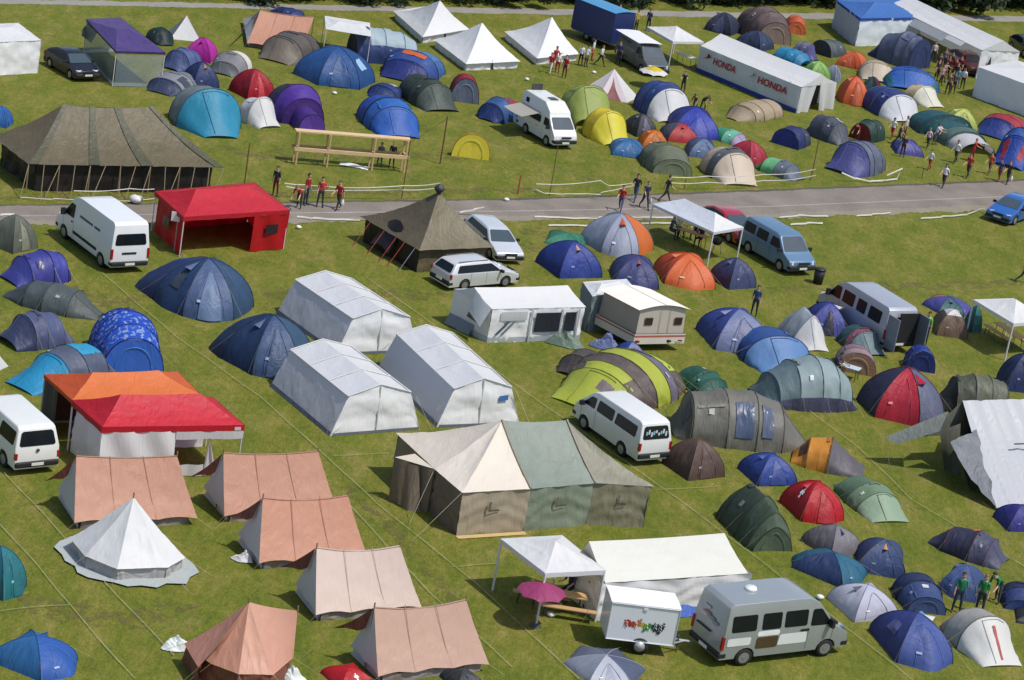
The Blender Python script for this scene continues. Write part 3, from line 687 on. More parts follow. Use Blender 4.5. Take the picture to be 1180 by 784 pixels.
def person(foot, facing, label, shirt, trousers, pose='stand', h=1.74, hair=(58, 44, 34), skin=(205, 160, 132), group=None, shoes=(44, 42, 42), z=0.0, extra=None):
    me, lo, hb, eyes = body(pose); g = G(foot, z)
    yaw = ground_dir(foot, facing); k = h/1.76
    root = thing('person', label, 'person', (g[0], g[1], z), yaw, group); root.scale = (k, k, k)
    o = bpy.data.objects.new('body', me); COL.objects.link(o); o.parent = root; o.location = (0, 0, -lo)
    for i, m in enumerate((fabric(shirt, tr=0, scale=9), fabric(trousers, tr=0, scale=9), plain(skin, .55, name='skin'), plain(shoes, .6, name='leather'))):
        o.material_slots[i].link = 'OBJECT'; o.material_slots[i].material = m
    if pose not in _hairmesh: _hairmesh[pose] = (mesh_of('hair', hb.v, hb.f, plain(hair, .7)), [mesh_of('eye', e.v, e.f, plain((34, 28, 26), .2)) for e in eyes])
    hm, em = _hairmesh[pose]
    q = bpy.data.objects.new('hair', hm); COL.objects.link(q); q.parent = root; q.location = (0, 0, -lo); q.material_slots[0].link = 'OBJECT'; q.material_slots[0].material = plain(hair, .75, name='hair')
    if foot[1] > 300:
        for m in em: x = bpy.data.objects.new('eye', m); COL.objects.link(x); x.parent = root; x.location = (0, 0, -lo)
    if extra == 'backpack':
        mb = MB().grid(lambda u, v: (-.12-.11*math.sin(PI*u)*(.6+.4*math.sin(PI*v)), (u-.5)*.32, .98+.46*v), 8, 6); mb.build('rucksack', fabric((38, 40, 46), tr=0), root, True)
    if extra == 'bag':
        mb = MB().grid(lambda u, v: (.05+.13*math.cos(2*PI*u)*math.sin(PI*(.15+.8*v)), .30+.07*math.sin(2*PI*u)*math.sin(PI*(.15+.8*v)), .30+.40*v), 12, 6); mb.build('carrier_bag', fabric((232, 232, 234), tr=.2), root, True)
    return root
# ================================================================ ground
def grass_mat():
    m, n, b, out = _new('grass'); L = n.links.new
    tc = n.nodes.new('ShaderNodeTexCoord')
    def noise(scale, detail, rough=.6, stretch=None):
        q = n.nodes.new('ShaderNodeTexNoise'); q.inputs['Scale'].default_value = scale; q.inputs['Detail'].default_value = detail; q.inputs['Roughness'].default_value = rough
        if stretch:
            mp = n.nodes.new('ShaderNodeMapping'); mp.inputs['Scale'].default_value = stretch[0]; mp.inputs['Rotation'].default_value = (0, 0, stretch[1]); L(tc.outputs['Object'], mp.inputs[0]); L(mp.outputs[0], q.inputs['Vector'])
        else: L(tc.outputs['Object'], q.inputs['Vector'])
        return q
    def ramp(src, stops):
        r = n.nodes.new('ShaderNodeValToRGB'); L(src, r.inputs[0]); e = r.color_ramp.elements
        e[0].position, e[0].color = stops[0][0], (*stops[0][1], 1); e[1].position, e[1].color = stops[-1][0], (*stops[-1][1], 1)
        for p, c in stops[1:-1]: x = e.new(p); x.color = (*c, 1)
        return r
    def mix(f, a, b_, mode='MIX'):
        q = n.nodes.new('ShaderNodeMix'); q.data_type = 'RGBA'; q.blend_type = mode
        for s, v in ((0, f), (6, a), (7, b_)):
            if isinstance(v, (int, float, tuple)): q.inputs[s].default_value = v
            else: L(v, q.inputs[s])
        return q.outputs[2]
    big = noise(.10, 5, .6, ((1, .6, 1), .2)); mid = noise(.75, 8, .68, ((1, .42, 1), .12)); tan_ = noise(.42, 7, .72, ((1, .5, 1), -.25)); fine = noise(4.2, 6, .85, ((1, .42, 1), .1)); bl = noise(13, 4, .85, ((1, .45, 1), 0))
    c1 = ramp(big.outputs[0], [(.32, (.086, .112, .020)), (.52, (.120, .136, .027)), (.70, (.160, .160, .042))])
    c2 = ramp(mid.outputs[0], [(.32, (.062, .094, .014)), (.46, (.102, .128, .023)), (.56, (.140, .144, .036)), (.70, (.215, .192, .080))])
    c = mix(.66, c1.outputs[0], c2.outputs[0])
    tr_ = ramp(tan_.outputs[0], [(.54, (0, 0, 0)), (.70, (.75, .75, .75))]); c = mix(tr_.outputs[0], c, (.205, .178, .082, 1))
    dk = noise(.23, 6, .7, ((1, .5, 1), .6)); dr = ramp(dk.outputs[0], [(.56, (0, 0, 0)), (.72, (.6, .6, .6))]); c = mix(dr.outputs[0], c, (.068, .100, .016, 1))
    f = ramp(fine.outputs[0], [(.28, (.55, .62, .50)), (.5, (1., 1., .98)), (.72, (1.55, 1.42, 1.5))])
    c = mix(.9, c, f.outputs[0], 'MULTIPLY')
    g = ramp(bl.outputs[0], [(.3, (.58, .62, .58)), (.5, (1, 1, 1)), (.7, (1.5, 1.42, 1.45))]); c = mix(.8, c, g.outputs[0], 'MULTIPLY')
    c = mix(1., c, (1.02, .97, .72, 1), 'MULTIPLY'); L(c, b.inputs['Base Color']); b.inputs['Roughness'].default_value = .9; b.inputs['Specular IOR Level'].default_value = .12
    bp = n.nodes.new('ShaderNodeBump'); bp.inputs['Strength'].default_value = .5; bp.inputs['Distance'].default_value = .10; L(fine.outputs[0], bp.inputs['Height']); L(bp.outputs[0], b.inputs['Normal'])
    return m
GRASS = grass_mat()
def asphalt(c0, c1, name='asphalt'):
    m, n, b, out = _new(name); L = n.links.new; tc = n.nodes.new('ShaderNodeTexCoord')
    n1 = n.nodes.new('ShaderNodeTexNoise'); n1.inputs['Scale'].default_value = .5; n1.inputs['Detail'].default_value = 6; L(tc.outputs['Object'], n1.inputs['Vector'])
    n2 = n.nodes.new('ShaderNodeTexNoise'); n2.inputs['Scale'].default_value = 9; n2.inputs['Detail'].default_value = 4; L(tc.outputs['Object'], n2.inputs['Vector'])
    ad = n.nodes.new('ShaderNodeMath'); ad.operation = 'ADD'; L(n1.outputs[0], ad.inputs[0]); L(n2.outputs[0], ad.inputs[1])
    r = n.nodes.new('ShaderNodeValToRGB'); L(ad.outputs[0], r.inputs[0]); e = r.color_ramp.elements
    e[0].position = .25; e[0].color = (*c0, 1); e[1].position = .75; e[1].color = (*c1, 1)
    mh = n.nodes.new('ShaderNodeMath'); mh.operation = 'MULTIPLY'; mh.inputs[1].default_value = .5; L(ad.outputs[0], mh.inputs[0]); L(mh.outputs[0], r.inputs[0])
    L(r.outputs[0], b.inputs['Base Color']); b.inputs['Roughness'].default_value = .92; b.inputs['Specular IOR Level'].default_value = .2; return m
def structure(name, vs, fs, mat, smooth=False):
    o = mobj(name, vs, fs, mat, None, smooth); o['kind'] = 'structure'; return o
structure('ground', [(-3000, -600, 0), (3000, -600, 0), (3000, 4500, 0), (-3000, 4500, 0)], [(0, 1, 2, 3)], GRASS)
def strip(far, near, z, ext=400., jag=0., sub=0):
    """band on the ground between two pixel polylines, drawn on past the frame at both ends"""
    A = [G(p) for p in far]; B = [G(p) for p in near]
    def pad(P):
        d0 = P[0]-P[1]; d0 /= np.linalg.norm(d0); d1 = P[-1]-P[-2]; d1 /= np.linalg.norm(d1)
        return [P[0]+d0*ext]+P+[P[-1]+d1*ext]
    def dense(P):
        out = []
        for i in range(len(P)-1):
            k = 120 if 0 < i < len(P)-2 else 60
            out += [P[i]*(1-j/k)+P[i+1]*j/k for j in range(k)]
        return out+[P[-1]]
    A, B = dense(pad(A)), dense(pad(B)); N = len(A)
    if jag:
        for Q, s in ((A, 1), (B, 2)):
            for i, q in enumerate(Q): Q[i] = q+np.array((0, jag*(hash3((q[0]*.7, q[1]*.4, s), 1.5)+.6*hash3((q[0]*3.1, s, q[1]), 2.0)), 0))
    vs = [(a[0], a[1], z) for a in A]+[(b[0], b[1], z) for b in B]
    return vs, [(i, i+1, N+i+1, N+i) for i in range(N-1)]
v, f = strip([(-2, 237), (300, 234), (600, 229.5), (880, 219.5), (1180, 207.5)], [(-2, 259), (300, 256), (600, 253), (880, 252), (1180, 240)], .006, jag=.22)
structure('road', v, f, asphalt((.115, .097, .082), (.255, .220, .188)))
v, f = strip([(-2, 255), (300, 251.5), (600, 249.5), (880, 246.5), (1180, 235)], [(-2, 259.5), (300, 256.5), (600, 254), (880, 252.5), (1180, 241)], .010, jag=.35)
structure('road_verge', v, f, asphalt((.16, .145, .11), (.27, .235, .18), 'gravel'))
v, f = strip([(-2, 236.3), (300, 233.3), (600, 228.8), (880, 218.8), (1180, 206.8)], [(-2, 237.8), (300, 234.8), (600, 230.6), (880, 220.8), (1180, 208.8)], .009, jag=.12)
structure('road_edge', v, f, asphalt((.05, .046, .036), (.11, .10, .078), 'dark_soil'))  # strip darker than the road along its far side
v, f = strip([(-2, 249), (300, 245.5), (600, 243.0), (880, 238), (1180, 225.5)], [(-2, 249.9), (300, 246.4), (600, 243.9), (880, 238.8), (1180, 226.3)], .011, jag=.03)
structure('road_marking', v, f, asphalt((.20, .18, .16), (.38, .355, .33), 'worn_paint'))
v, f = strip([(-2, -1.), (290, 4.6), (590, 9.8), (880, 14.6), (1180, 19)], [(-2, 4.2), (290, 10.2), (590, 16.2), (880, 21), (1180, 25.4)], .006, jag=.25)
structure('track', v, f, asphalt((.17, .158, .142), (.30, .284, .26)))
# worn tracks in the grass
def worn(pts, wid, z, a=.55):
    P0 = [G(p) for p in pts]; out = []
    for i in range(len(P0)-1): out += [P0[i]*(1-j/40)+P0[i+1]*j/40 for j in range(40)]
    vs = []; N = len(out)
    for s in (-1, 1):
        for i, q in enumerate(out):
            w = wid*(.55+.5*hash3((q[0]*.8, s, q[1]*.6), 1.2)+.3*hash3((q[0]*2.8, s, q[1]*2), 1.9))*math.sin(PI*min(1, max(0, i/(N-1))))**.4
            vs.append((q[0], q[1]+s*max(.02, w), z))
    return vs, [(i, i+1, N+i+1, N+i) for i in range(N-1)]
def worn_mat():
    m = GRASS.copy(); m.name = 'worn_grass'; n = m.node_tree; L = n.links.new; b = n.nodes['Principled BSDF']; out = n.nodes['Material Output']
    src = b.inputs['Base Color'].links[0].from_socket
    mx = n.nodes.new('ShaderNodeMix'); mx.data_type = 'RGBA'; mx.inputs[0].default_value = .65; L(src, mx.inputs[6]); mx.inputs[7].default_value = (.160, .122, .064, 1); L(mx.outputs[2], b.inputs['Base Color'])
    tc = n.nodes.new('ShaderNodeTexCoord'); q = n.nodes.new('ShaderNodeTexNoise'); q.inputs['Scale'].default_value = 1.6; q.inputs['Detail'].default_value = 6; q.inputs['Roughness'].default_value = .7; L(tc.outputs['Object'], q.inputs['Vector'])
    mr = n.nodes.new('ShaderNodeMapRange'); mr.inputs[1].default_value = .46; mr.inputs[2].default_value = .66; L(q.outputs[0], mr.inputs[0])
    tp = n.nodes.new('ShaderNodeBsdfTransparent'); ms = n.nodes.new('ShaderNodeMixShader'); L(mr.outputs[0], ms.inputs[0]); L(tp.outputs[0], ms.inputs[1]); L(b.outputs[0], ms.inputs[2]); L(ms.outputs[0], out.inputs[0]); return m
WORN = worn_mat()
for k, (pts, w) in enumerate([([(880, 332), (960, 333), (1060, 330), (1185, 327)], 1.5), ([(300, 340), (420, 338), (520, 341)], 1.6), ([(0, 300), (70, 335), (140, 352), (260, 300)], 1.6), ([(600, 268), (700, 262), (860, 258)], 2.2),
                              ([(0, 228), (150, 226), (420, 222), (640, 219)], 1.7), ([(250, 168), (300, 180), (420, 176), (560, 182)], 2.0), ([(560, 280), (640, 290), (720, 296)], 1.6), ([(400, 560), (480, 640), (560, 740)], 1.2), ([(20, 690), (120, 715), (230, 700)], 1.3)]):
    v, f = worn(pts, w, .0045+.0006*k); structure('worn_path', v, f, WORN)
# ---------------------------------------------------------------- shrubs along the far track
def leaf_mat(c):
    m, n, b, out = _new('leaf'); L = n.links.new; oi = n.nodes.new('ShaderNodeTexCoord'); q = n.nodes.new('ShaderNodeTexNoise'); q.inputs['Scale'].default_value = .9; q.inputs['Detail'].default_value = 4; L(oi.outputs['Object'], q.inputs['Vector'])
    mx = n.nodes.new('ShaderNodeMix'); mx.data_type = 'RGBA'; L(q.outputs[0], mx.inputs[0]); mx.inputs[6].default_value = (*[v*.4 for v in c], 1); mx.inputs[7].default_value = (*[v*1.7 for v in c], 1); L(mx.outputs[2], b.inputs['Base Color']); b.inputs['Roughness'].default_value = .6
    tl = n.nodes.new('ShaderNodeBsdfTranslucent'); L(mx.outputs[2], tl.inputs[0]); ms = n.nodes.new('ShaderNodeMixShader'); ms.inputs[0].default_value = .25; L(b.outputs[0], ms.inputs[1]); L(tl.outputs[0], ms.inputs[2]); L(ms.outputs[0], out.inputs[0]); return m
LEAVES = [leaf_mat((.030, .052, .016)), leaf_mat((.040, .064, .020)), leaf_mat((.024, .044, .018))]
def shrub_mesh(seed, rx, ry, h, n=2600):
    r = np.random.default_rng(seed); bl = [(r.normal(0, .45)*rx, r.normal(0, .4)*ry, h*(.25+.45*r.random()), .35+.4*r.random()) for _ in range(9)]
    vs = []; fs = []
    for k in range(n):
        b = bl[r.integers(len(bl))]; d = r.normal(0, 1, 3); d /= np.linalg.norm(d); q = r.random()**.4
        c = np.array((b[0]+d[0]*b[3]*rx*q, b[1]+d[1]*b[3]*ry*q, max(.1, b[2]+d[2]*b[3]*h*.8*q))); s = .10+.16*r.random()
        a = r.normal(0, 1, 3); a /= np.linalg.norm(a); e = np.cross(a, r.normal(0, 1, 3)); e /= np.linalg.norm(e); i = len(vs)
        vs += [c-a*s-e*s*.4, c+a*s-e*s*.4, c+a*s*.6+e*s*.6, c-a*s*.6+e*s*.6]; fs.append((i, i+1, i+2, i+3))
    return vs, fs
_sh = [mesh_of('foliage', *shrub_mesh(k, 2.6, 2.2, 3.2+.5*k), LEAVES[k % 3], False) for k in range(4)]
_st = MB(); [_st.tube([(0, 0, 0), (math.cos(a)*.5, math.sin(a)*.5, 1.4), (math.cos(a)*1.3, math.sin(a)*1.1, 2.6)], [.09, .06, .02], 5) for a in (0.3, 1.9, 3.3, 4.8)]
_stm = mesh_of('stem', _st.v, _st.f, wood((92, 76, 58)))
for k in range(34):
    px = 215+k*29.5+rng.normal(0, 5); g = G((px, np.interp(px, [200, 600, 1000, 1200], [-1.5, 3.0, 8.5, 13])+rng.normal(0, .8)))
    row = 0
    sh_ = thing('shrub', 'dark leafy shrub in the hedge beyond the far track', 'shrub', (g[0], g[1]+1.5, 0), rng.random()*6, 'shrubs of the hedge beyond the far track')
    s = .75+.5*rng.random()+ (.35 if px > 900 else 0); sh_.scale = (s*1.1, s*1.1, s)
    for nm, me in (('foliage', _sh[k % 4]), ('stem', _stm)):
        o = bpy.data.objects.new(nm, me); COL.objects.link(o); o.parent = sh_
# ================================================================ big tents, gazebos, marquees
def gz(label, pts, ze, zr, r=.25, cat='gazebo', name='gazebo', **k):
    """four eave corners (pixels at height ze; the 4th may be left out), ridge along corner 0 -> 1"""
    E = [G(p, ze) for p in pts]
    if len(E) == 3: E.append(E[0]+E[2]-E[1])
    m0, m1 = (E[0]+E[3])/2, (E[1]+E[2])/2; up = np.array((0, 0, zr-ze))
    R0, R1 = m0*(1-r)+m1*r+up, m0*r+m1*(1-r)+up
    return canvas(label, cat, name, E, [R0, R1], [0, 1, 1, 0], ze, **k)
GZ = 'party gazebos'
WH = (232, 232, 233)
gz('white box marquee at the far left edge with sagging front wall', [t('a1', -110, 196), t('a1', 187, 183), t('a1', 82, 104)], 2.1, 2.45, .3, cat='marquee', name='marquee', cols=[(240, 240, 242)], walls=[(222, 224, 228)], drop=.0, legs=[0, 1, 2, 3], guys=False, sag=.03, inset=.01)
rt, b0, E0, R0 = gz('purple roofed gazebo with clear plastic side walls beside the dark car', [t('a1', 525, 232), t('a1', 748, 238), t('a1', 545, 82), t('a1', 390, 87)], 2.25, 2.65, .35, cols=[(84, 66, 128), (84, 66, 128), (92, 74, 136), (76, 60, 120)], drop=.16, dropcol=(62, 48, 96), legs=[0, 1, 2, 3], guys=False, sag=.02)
for i in range(4):
    a, b = E0[i]*1., E0[(i+1) % 4]*1.
    if i == 1: continue
    fn, L = wall_frame(a, b); MB().grid(lambda u, v: fn(L*(.03+.94*u), .05+2.0*v, .03*math.sin(7*u+3*v)), 12, 6).build('clear_wall', clear_film((150, 165, 180), .42), rt, True)
    MB().grid(lambda u, v: fn(L*(.02+.96*u), .02+.20*v, -.03), 10, 1).build('wall_hem', fabric((196, 206, 214)), rt, True)
fl = [G(t('a1', 357, 152), 1.4)-b0, G(t('a1', 398, 100), 2.0)-b0, G(t('a1', 448, 130), 1.9)-b0, G(t('a1', 412, 196), .9)-b0]
MB().quad(fl[0], fl[3], fl[2], fl[1], 6, 6).build('awning_flap', fabric((92, 98, 66)), rt, True)
gz('white awning canopy standing before the blue and silver tunnel tent', [t('a2', 335, 132), t('a2', 540, 166), t('a2', 534, 104), t('a2', 330, 72)], 2.05, 2.3, .3, cols=[(236, 240, 244)], legs=[0, 1, 2, 3], guys=False, sag=.03)
gz('white pop-up gazebo between the grey van and the lettered marquee', [(775.6, 48), (811, 48.5), (781, 31.2), (745.7, 31)], 2.1, 2.75, .5, cols=[(238, 240, 243), (226, 229, 233), (236, 238, 240), (222, 226, 232)], drop=.2, legs=[0, 1, 2, 3], guys=False, legr=.05)
# the lettered marquee
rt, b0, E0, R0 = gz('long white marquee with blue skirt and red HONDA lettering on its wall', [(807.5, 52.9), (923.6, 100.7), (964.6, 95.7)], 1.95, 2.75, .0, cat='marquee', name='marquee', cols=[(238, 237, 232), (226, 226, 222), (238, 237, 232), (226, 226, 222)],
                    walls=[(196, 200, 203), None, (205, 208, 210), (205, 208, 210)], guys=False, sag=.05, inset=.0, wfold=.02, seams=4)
a, b = E0[0]*1., E0[1]*1.; fn, L = wall_frame(a, b)
MB().grid(lambda u, v: fn(L*u, .02+.30*v, .07), 14, 1).build('skirt', fabric((36, 58, 140), tr=0), rt, True)
RED = plain((178, 38, 48), .6, name='print')
for s0, wd in ((.155, .225), (.600, .285)):
    lettering('HONDA', lambda u, v: fn(L*(s0+wd*u), 1.02+.52*v, .085), RED, rt, .03, 0.12)
for s0 in (.045, .5):                                               # a spread wing beside each word
    mb = MB()
    for k in range(5):
        mb.add([fn(L*(s0+.012*k), 1.12+.05*k, .086), fn(L*(s0+.085-.004*k), 1.40+.045*k, .086), fn(L*(s0+.085-.010*k), 1.47+.045*k, .086), fn(L*(s0+.004+.012*k), 1.16+.05*k, .086)], [(0, 1, 2, 3)])
    mb.build('emblem', RED if s0 < .2 else plain((190, 192, 198), .6, name='print'), rt)
for s in (.08, .52): MB().tube([fn(L*s, 1.2, .1), fn(L*(s+.09), .36, .1)], .03, 4).build('strap', fabric((236, 236, 236)), rt)
fa, La = wall_frame(E0[1]*1., E0[2]*1.)
MB().grid(lambda u, v: fa(La*(.02+.30*u+.14*v*u), .02+v*(1.95+.5*u), -.04+.12*(1-v)*math.sin(9*u)), 10, 6).build('door_flap', fabric((230, 229, 222)), rt, True)
MB().grid(lambda u, v: fa(La*(.62-.10*v+(.36+.10*v)*u), .02+v*(2.15-.2*u), .02+.18*(1-v)*math.sin(8*u)), 10, 6).build('door_flap', fabric((226, 225, 218)), rt, True)
MB().quad(fa(La*.05, .03, -1.2), fa(La*.95, .03, -1.2), fa(La*.95, 2.0, -1.2), fa(La*.05, 2.0, -1.2)).build('inner_curtain', fabric((52, 44, 42), tr=0), rt)  # dark sheet painting the shade inside the open end
# far right marquees
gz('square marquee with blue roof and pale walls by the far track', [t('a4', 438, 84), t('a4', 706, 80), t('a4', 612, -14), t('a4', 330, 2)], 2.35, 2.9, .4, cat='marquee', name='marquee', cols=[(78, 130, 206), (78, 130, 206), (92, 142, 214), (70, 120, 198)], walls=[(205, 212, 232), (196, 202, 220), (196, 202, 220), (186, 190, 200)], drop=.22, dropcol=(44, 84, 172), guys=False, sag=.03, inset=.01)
rt, b0, E0, R0 = gz('long white open-sided marquee running up to the hedge', [(1024, 6), (1131.8, 58), (1175.8, 60)], 2.35, 3.2, .0, cat='marquee', name='marquee', cols=[(240, 240, 240), (222, 222, 220), (240, 240, 240), (222, 222, 220)], walls=[None, (226, 226, 224), (216, 216, 216), (200, 202, 205)], legs=[0, 1, 2, 3], guys=False, sag=.03, inset=.01, seams=5)
fn, L = wall_frame(E0[0]*1., E0[1]*1.)
MB().grid(lambda u, v: fn(L*(.16+.50*u), 2.3-.55*v, .03+.55*v), 12, 3).build('awning_flap', fabric((190, 196, 200)), rt, True)
MB().grid(lambda u, v: fn(L*(.66+.17*u), 2.3-.30*v, .03+.35*v), 6, 3).build('awning_flap', fabric((238, 238, 238)), rt, True)
fa, La = wall_frame(E0[1]*1., E0[2]*1.)
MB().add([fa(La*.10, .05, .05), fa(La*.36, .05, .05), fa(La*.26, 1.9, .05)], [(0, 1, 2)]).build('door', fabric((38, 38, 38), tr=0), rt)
gz('white flat-topped marquee cut by the right edge beside the crowd', [(1127.4, 77.2), (1232, 115), (1275, 106)], 2.35, 2.75, .3, cat='marquee', name='marquee', cols=[(238, 240, 244)], walls=[(208, 211, 224), (208, 211, 224), (208, 211, 224), (214, 217, 228)], guys=False, sag=.02, inset=.005, wfold=.015)
# red gazebo by the road
RD = (206, 30, 46)
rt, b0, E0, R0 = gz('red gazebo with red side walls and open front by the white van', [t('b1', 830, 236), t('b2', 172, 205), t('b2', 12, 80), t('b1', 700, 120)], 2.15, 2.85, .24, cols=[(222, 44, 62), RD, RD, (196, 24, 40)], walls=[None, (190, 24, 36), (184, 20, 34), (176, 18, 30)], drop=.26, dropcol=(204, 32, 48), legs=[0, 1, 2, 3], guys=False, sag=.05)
fn, L = wall_frame(E0[0]*1., E0[1]*1.)
MB().grid(lambda u, v: fn(L*(.66+.34*u), .03+2.0*v, .02+.05*math.sin(11*u+2*v)), 12, 8).build('wall', fabric((206, 22, 34)), rt, True)
MB().grid(lambda u, v: fn(L*(.78+.12*u), .95+.5*v, .10), 4, 4).build('window', fabric((40, 34, 40), tr=0, rough=.3), rt)
fa, La = wall_frame(E0[3]*1., E0[0]*1.); MB().grid(lambda u, v: fa(La*(.42+.2*u), .95+.55*v, .10), 4, 4).build('window', fabric((40, 34, 40), tr=0, rough=.3), rt)
gz('grey-white double gazebo shading people at a table by the road', [(752, 235.2), (822.5, 268), (857, 262)], 2.05, 2.65, .25, cols=[(206, 212, 222), (228, 231, 236), (226, 230, 236), (222, 226, 232)], drop=.16, legs=[0, 1, 2, 3], legr=.05, guys=False)
gz('white gazebo over beer benches at the right edge', [(1168, 373), (1214, 370), (1168, 344), (1121.7, 345.3)], 2.1, 2.75, .5, cols=[(240, 240, 243), (232, 232, 236), (240, 240, 242), (226, 228, 232)], drop=.2, legs=[0, 1, 2, 3], legr=.05, guys=False)
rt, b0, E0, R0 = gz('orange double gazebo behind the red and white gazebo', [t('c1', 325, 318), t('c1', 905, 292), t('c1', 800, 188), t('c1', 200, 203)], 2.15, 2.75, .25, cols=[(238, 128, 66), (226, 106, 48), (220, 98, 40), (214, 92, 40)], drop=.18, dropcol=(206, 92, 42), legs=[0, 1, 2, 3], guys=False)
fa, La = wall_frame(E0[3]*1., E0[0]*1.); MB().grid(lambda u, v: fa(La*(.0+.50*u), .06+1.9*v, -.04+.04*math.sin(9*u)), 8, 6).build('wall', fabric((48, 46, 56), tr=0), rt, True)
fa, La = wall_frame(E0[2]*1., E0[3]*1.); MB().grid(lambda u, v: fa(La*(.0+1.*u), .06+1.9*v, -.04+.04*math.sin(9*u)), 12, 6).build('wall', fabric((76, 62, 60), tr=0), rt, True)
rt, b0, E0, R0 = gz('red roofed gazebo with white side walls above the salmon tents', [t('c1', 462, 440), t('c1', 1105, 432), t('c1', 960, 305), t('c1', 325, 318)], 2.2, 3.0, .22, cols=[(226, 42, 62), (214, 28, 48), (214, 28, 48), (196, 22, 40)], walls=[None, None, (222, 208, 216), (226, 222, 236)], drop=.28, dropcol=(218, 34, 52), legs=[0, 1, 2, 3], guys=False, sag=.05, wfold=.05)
fn, L = wall_frame(E0[0]*1., E0[1]*1.)
MB().grid(lambda u, v: fn(L*(.52*u), .03+1.95*v, .02+.06*math.sin(13*u+4*v)), 24, 8).build('wall', fabric((236, 232, 240), cap=.84), rt, True)
MB().grid(lambda u, v: fn(L*(.52+.48*u), 1.62+.34*v, .02+.03*math.sin(10*u)), 14, 2).build('wall', fabric((226, 220, 230)), rt, True)
MB().grid(lambda u, v: fn(L*(.74+.10*u*(1-v)+.02*v), .05+1.6*v, .03+.05*math.sin(9*u)), 8, 6).build('curtain', fabric((222, 214, 226)), rt, True)
MB().grid(lambda u, v: fn(L*(.52+.22*u), .03+.5*v, .05+.04*math.sin(10*u)), 10, 3).build('wall', fabric((226, 220, 232)), rt, True)
MB().box(tuple(fn(L*.94, .66, .1)), (.06, .02, .04)).build('label_tag', fabric((240, 240, 240)), rt)
MB().quad(fn(L*.93, 1.99, .03), fn(L*.975, 1.99, .03), fn(L*.975, 2.14, .03), fn(L*.93, 2.14, .03)).build('patch', fabric((236, 236, 236)), rt)
gz('white gazebo over the pink parasol beside the white ridge marquee', [(628.6, 661), (697.8, 657.5), (648, 617), (577, 621)], 2.15, 2.75, .5, cols=[(240, 241, 246), (236, 238, 242), (244, 244, 246), (226, 230, 238)], drop=.2, legs=[0, 1, 2, 3], legr=.05, guys=False)
# white ridge marquee
rt, b0, E0, R0 = canvas('cream white ridge marquee behind the painted trailer', 'marquee', 'marquee', [(697.8, 671.9), (861.9, 661), ('mir', 1), ('mir', 0)], [(678.8, 624, 2.75), (834.7, 614.5, 2.75)], [0, 1, 1, 0], 1.55,
    [(228, 222, 212), (226, 220, 210), (226, 220, 210), (206, 200, 192)], walls=[(236, 231, 222), (232, 226, 218), (226, 220, 212), (212, 202, 186)], sag=.05, inset=-.05, wfold=.04, swag=.05, guys=True)
fn, L = wall_frame(E0[0]*1., E0[1]*1.); MB().grid(lambda u, v: fn(L*(.52+.3*u), .02+.4*v, .30-.3*v), 8, 2).build('groundsheet', fabric((52, 98, 196), tr=0), rt, True)
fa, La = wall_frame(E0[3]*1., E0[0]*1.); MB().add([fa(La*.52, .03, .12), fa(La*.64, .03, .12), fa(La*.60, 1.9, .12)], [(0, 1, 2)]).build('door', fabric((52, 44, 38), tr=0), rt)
# white house tent by the caravan
rt, b0, E0, R0 = gz('white frame house tent with dark windows left of the folding caravan', [(567, 356.5), (675.5, 354), (629, 330), (522, 333)], 1.75, 2.35, .0, cat='tent', name='frame_tent', cols=[(244, 244, 245), (230, 230, 230), (244, 244, 245), (206, 210, 212)], walls=[(226, 225, 224), (214, 214, 214), (214, 214, 214), (206, 206, 206)], skirt=(.16, (176, 184, 188)), sag=.05, inset=.02, guys=False, wfold=.02)
fn, L = wall_frame(E0[0]*1., E0[1]*1.)
for u0, u1 in ((.47, .735), (.785, .90)): MB().grid(lambda u, v: fn(L*(u0+(u1-u0)*u), .52+1.0*v, .07), 4, 3).build('window', fabric((36, 40, 50), tr=0, rough=.3), rt)
for u0 in (.43, .75, .93): MB().box(tuple(fn(L*u0, .85, .06)), (.08, .08, 1.7)).build('frame_post', fabric((238, 238, 238)), rt)
for u0, c in ((.06, (62, 82, 104)), (.12, (120, 132, 142))): MB().add([fn(L*u0, .42, .06), fn(L*(u0+.03), .42, .06), fn(L*(u0+.15), 1.1, .06), fn(L*(u0+.12), 1.1, .06)], [(0, 1, 2, 3)]).build('stripe', fabric(c, tr=0), rt)
MB().quad(fn(L*.10, 1.15, .06), fn(L*.38, 1.15, .06), fn(L*.38, 1.6, .06), fn(L*.10, 1.6, .06), 4, 3).build('window_blind', fabric((206, 206, 208)), rt)
fa, La = wall_frame(E0[3]*1., E0[0]*1.)
MB().add([fa(La*.45, .8, .06), fa(La*.72, .75, .06), fa(La*.55, 1.6, .06)], [(0, 1, 2)]).build('window', fabric((92, 92, 76), tr=0), rt)
MB().grid(lambda u, v: fa(La*(1.0-.42*u), 1.75+.5*u*(1-v)-.85*v*(1-u*.4), .06+.55*v*(1-.5*u)), 8, 6).build('porch_flap', fabric((200, 206, 210)), rt, True)
MB().grid(lambda u, v: fa(La*(.02+.62*u), .03+.5*v, .30*(1-v)+.05*math.sin(12*u)), 12, 3).build('ground_flap', fabric((128, 136, 144), tr=0), rt, True)
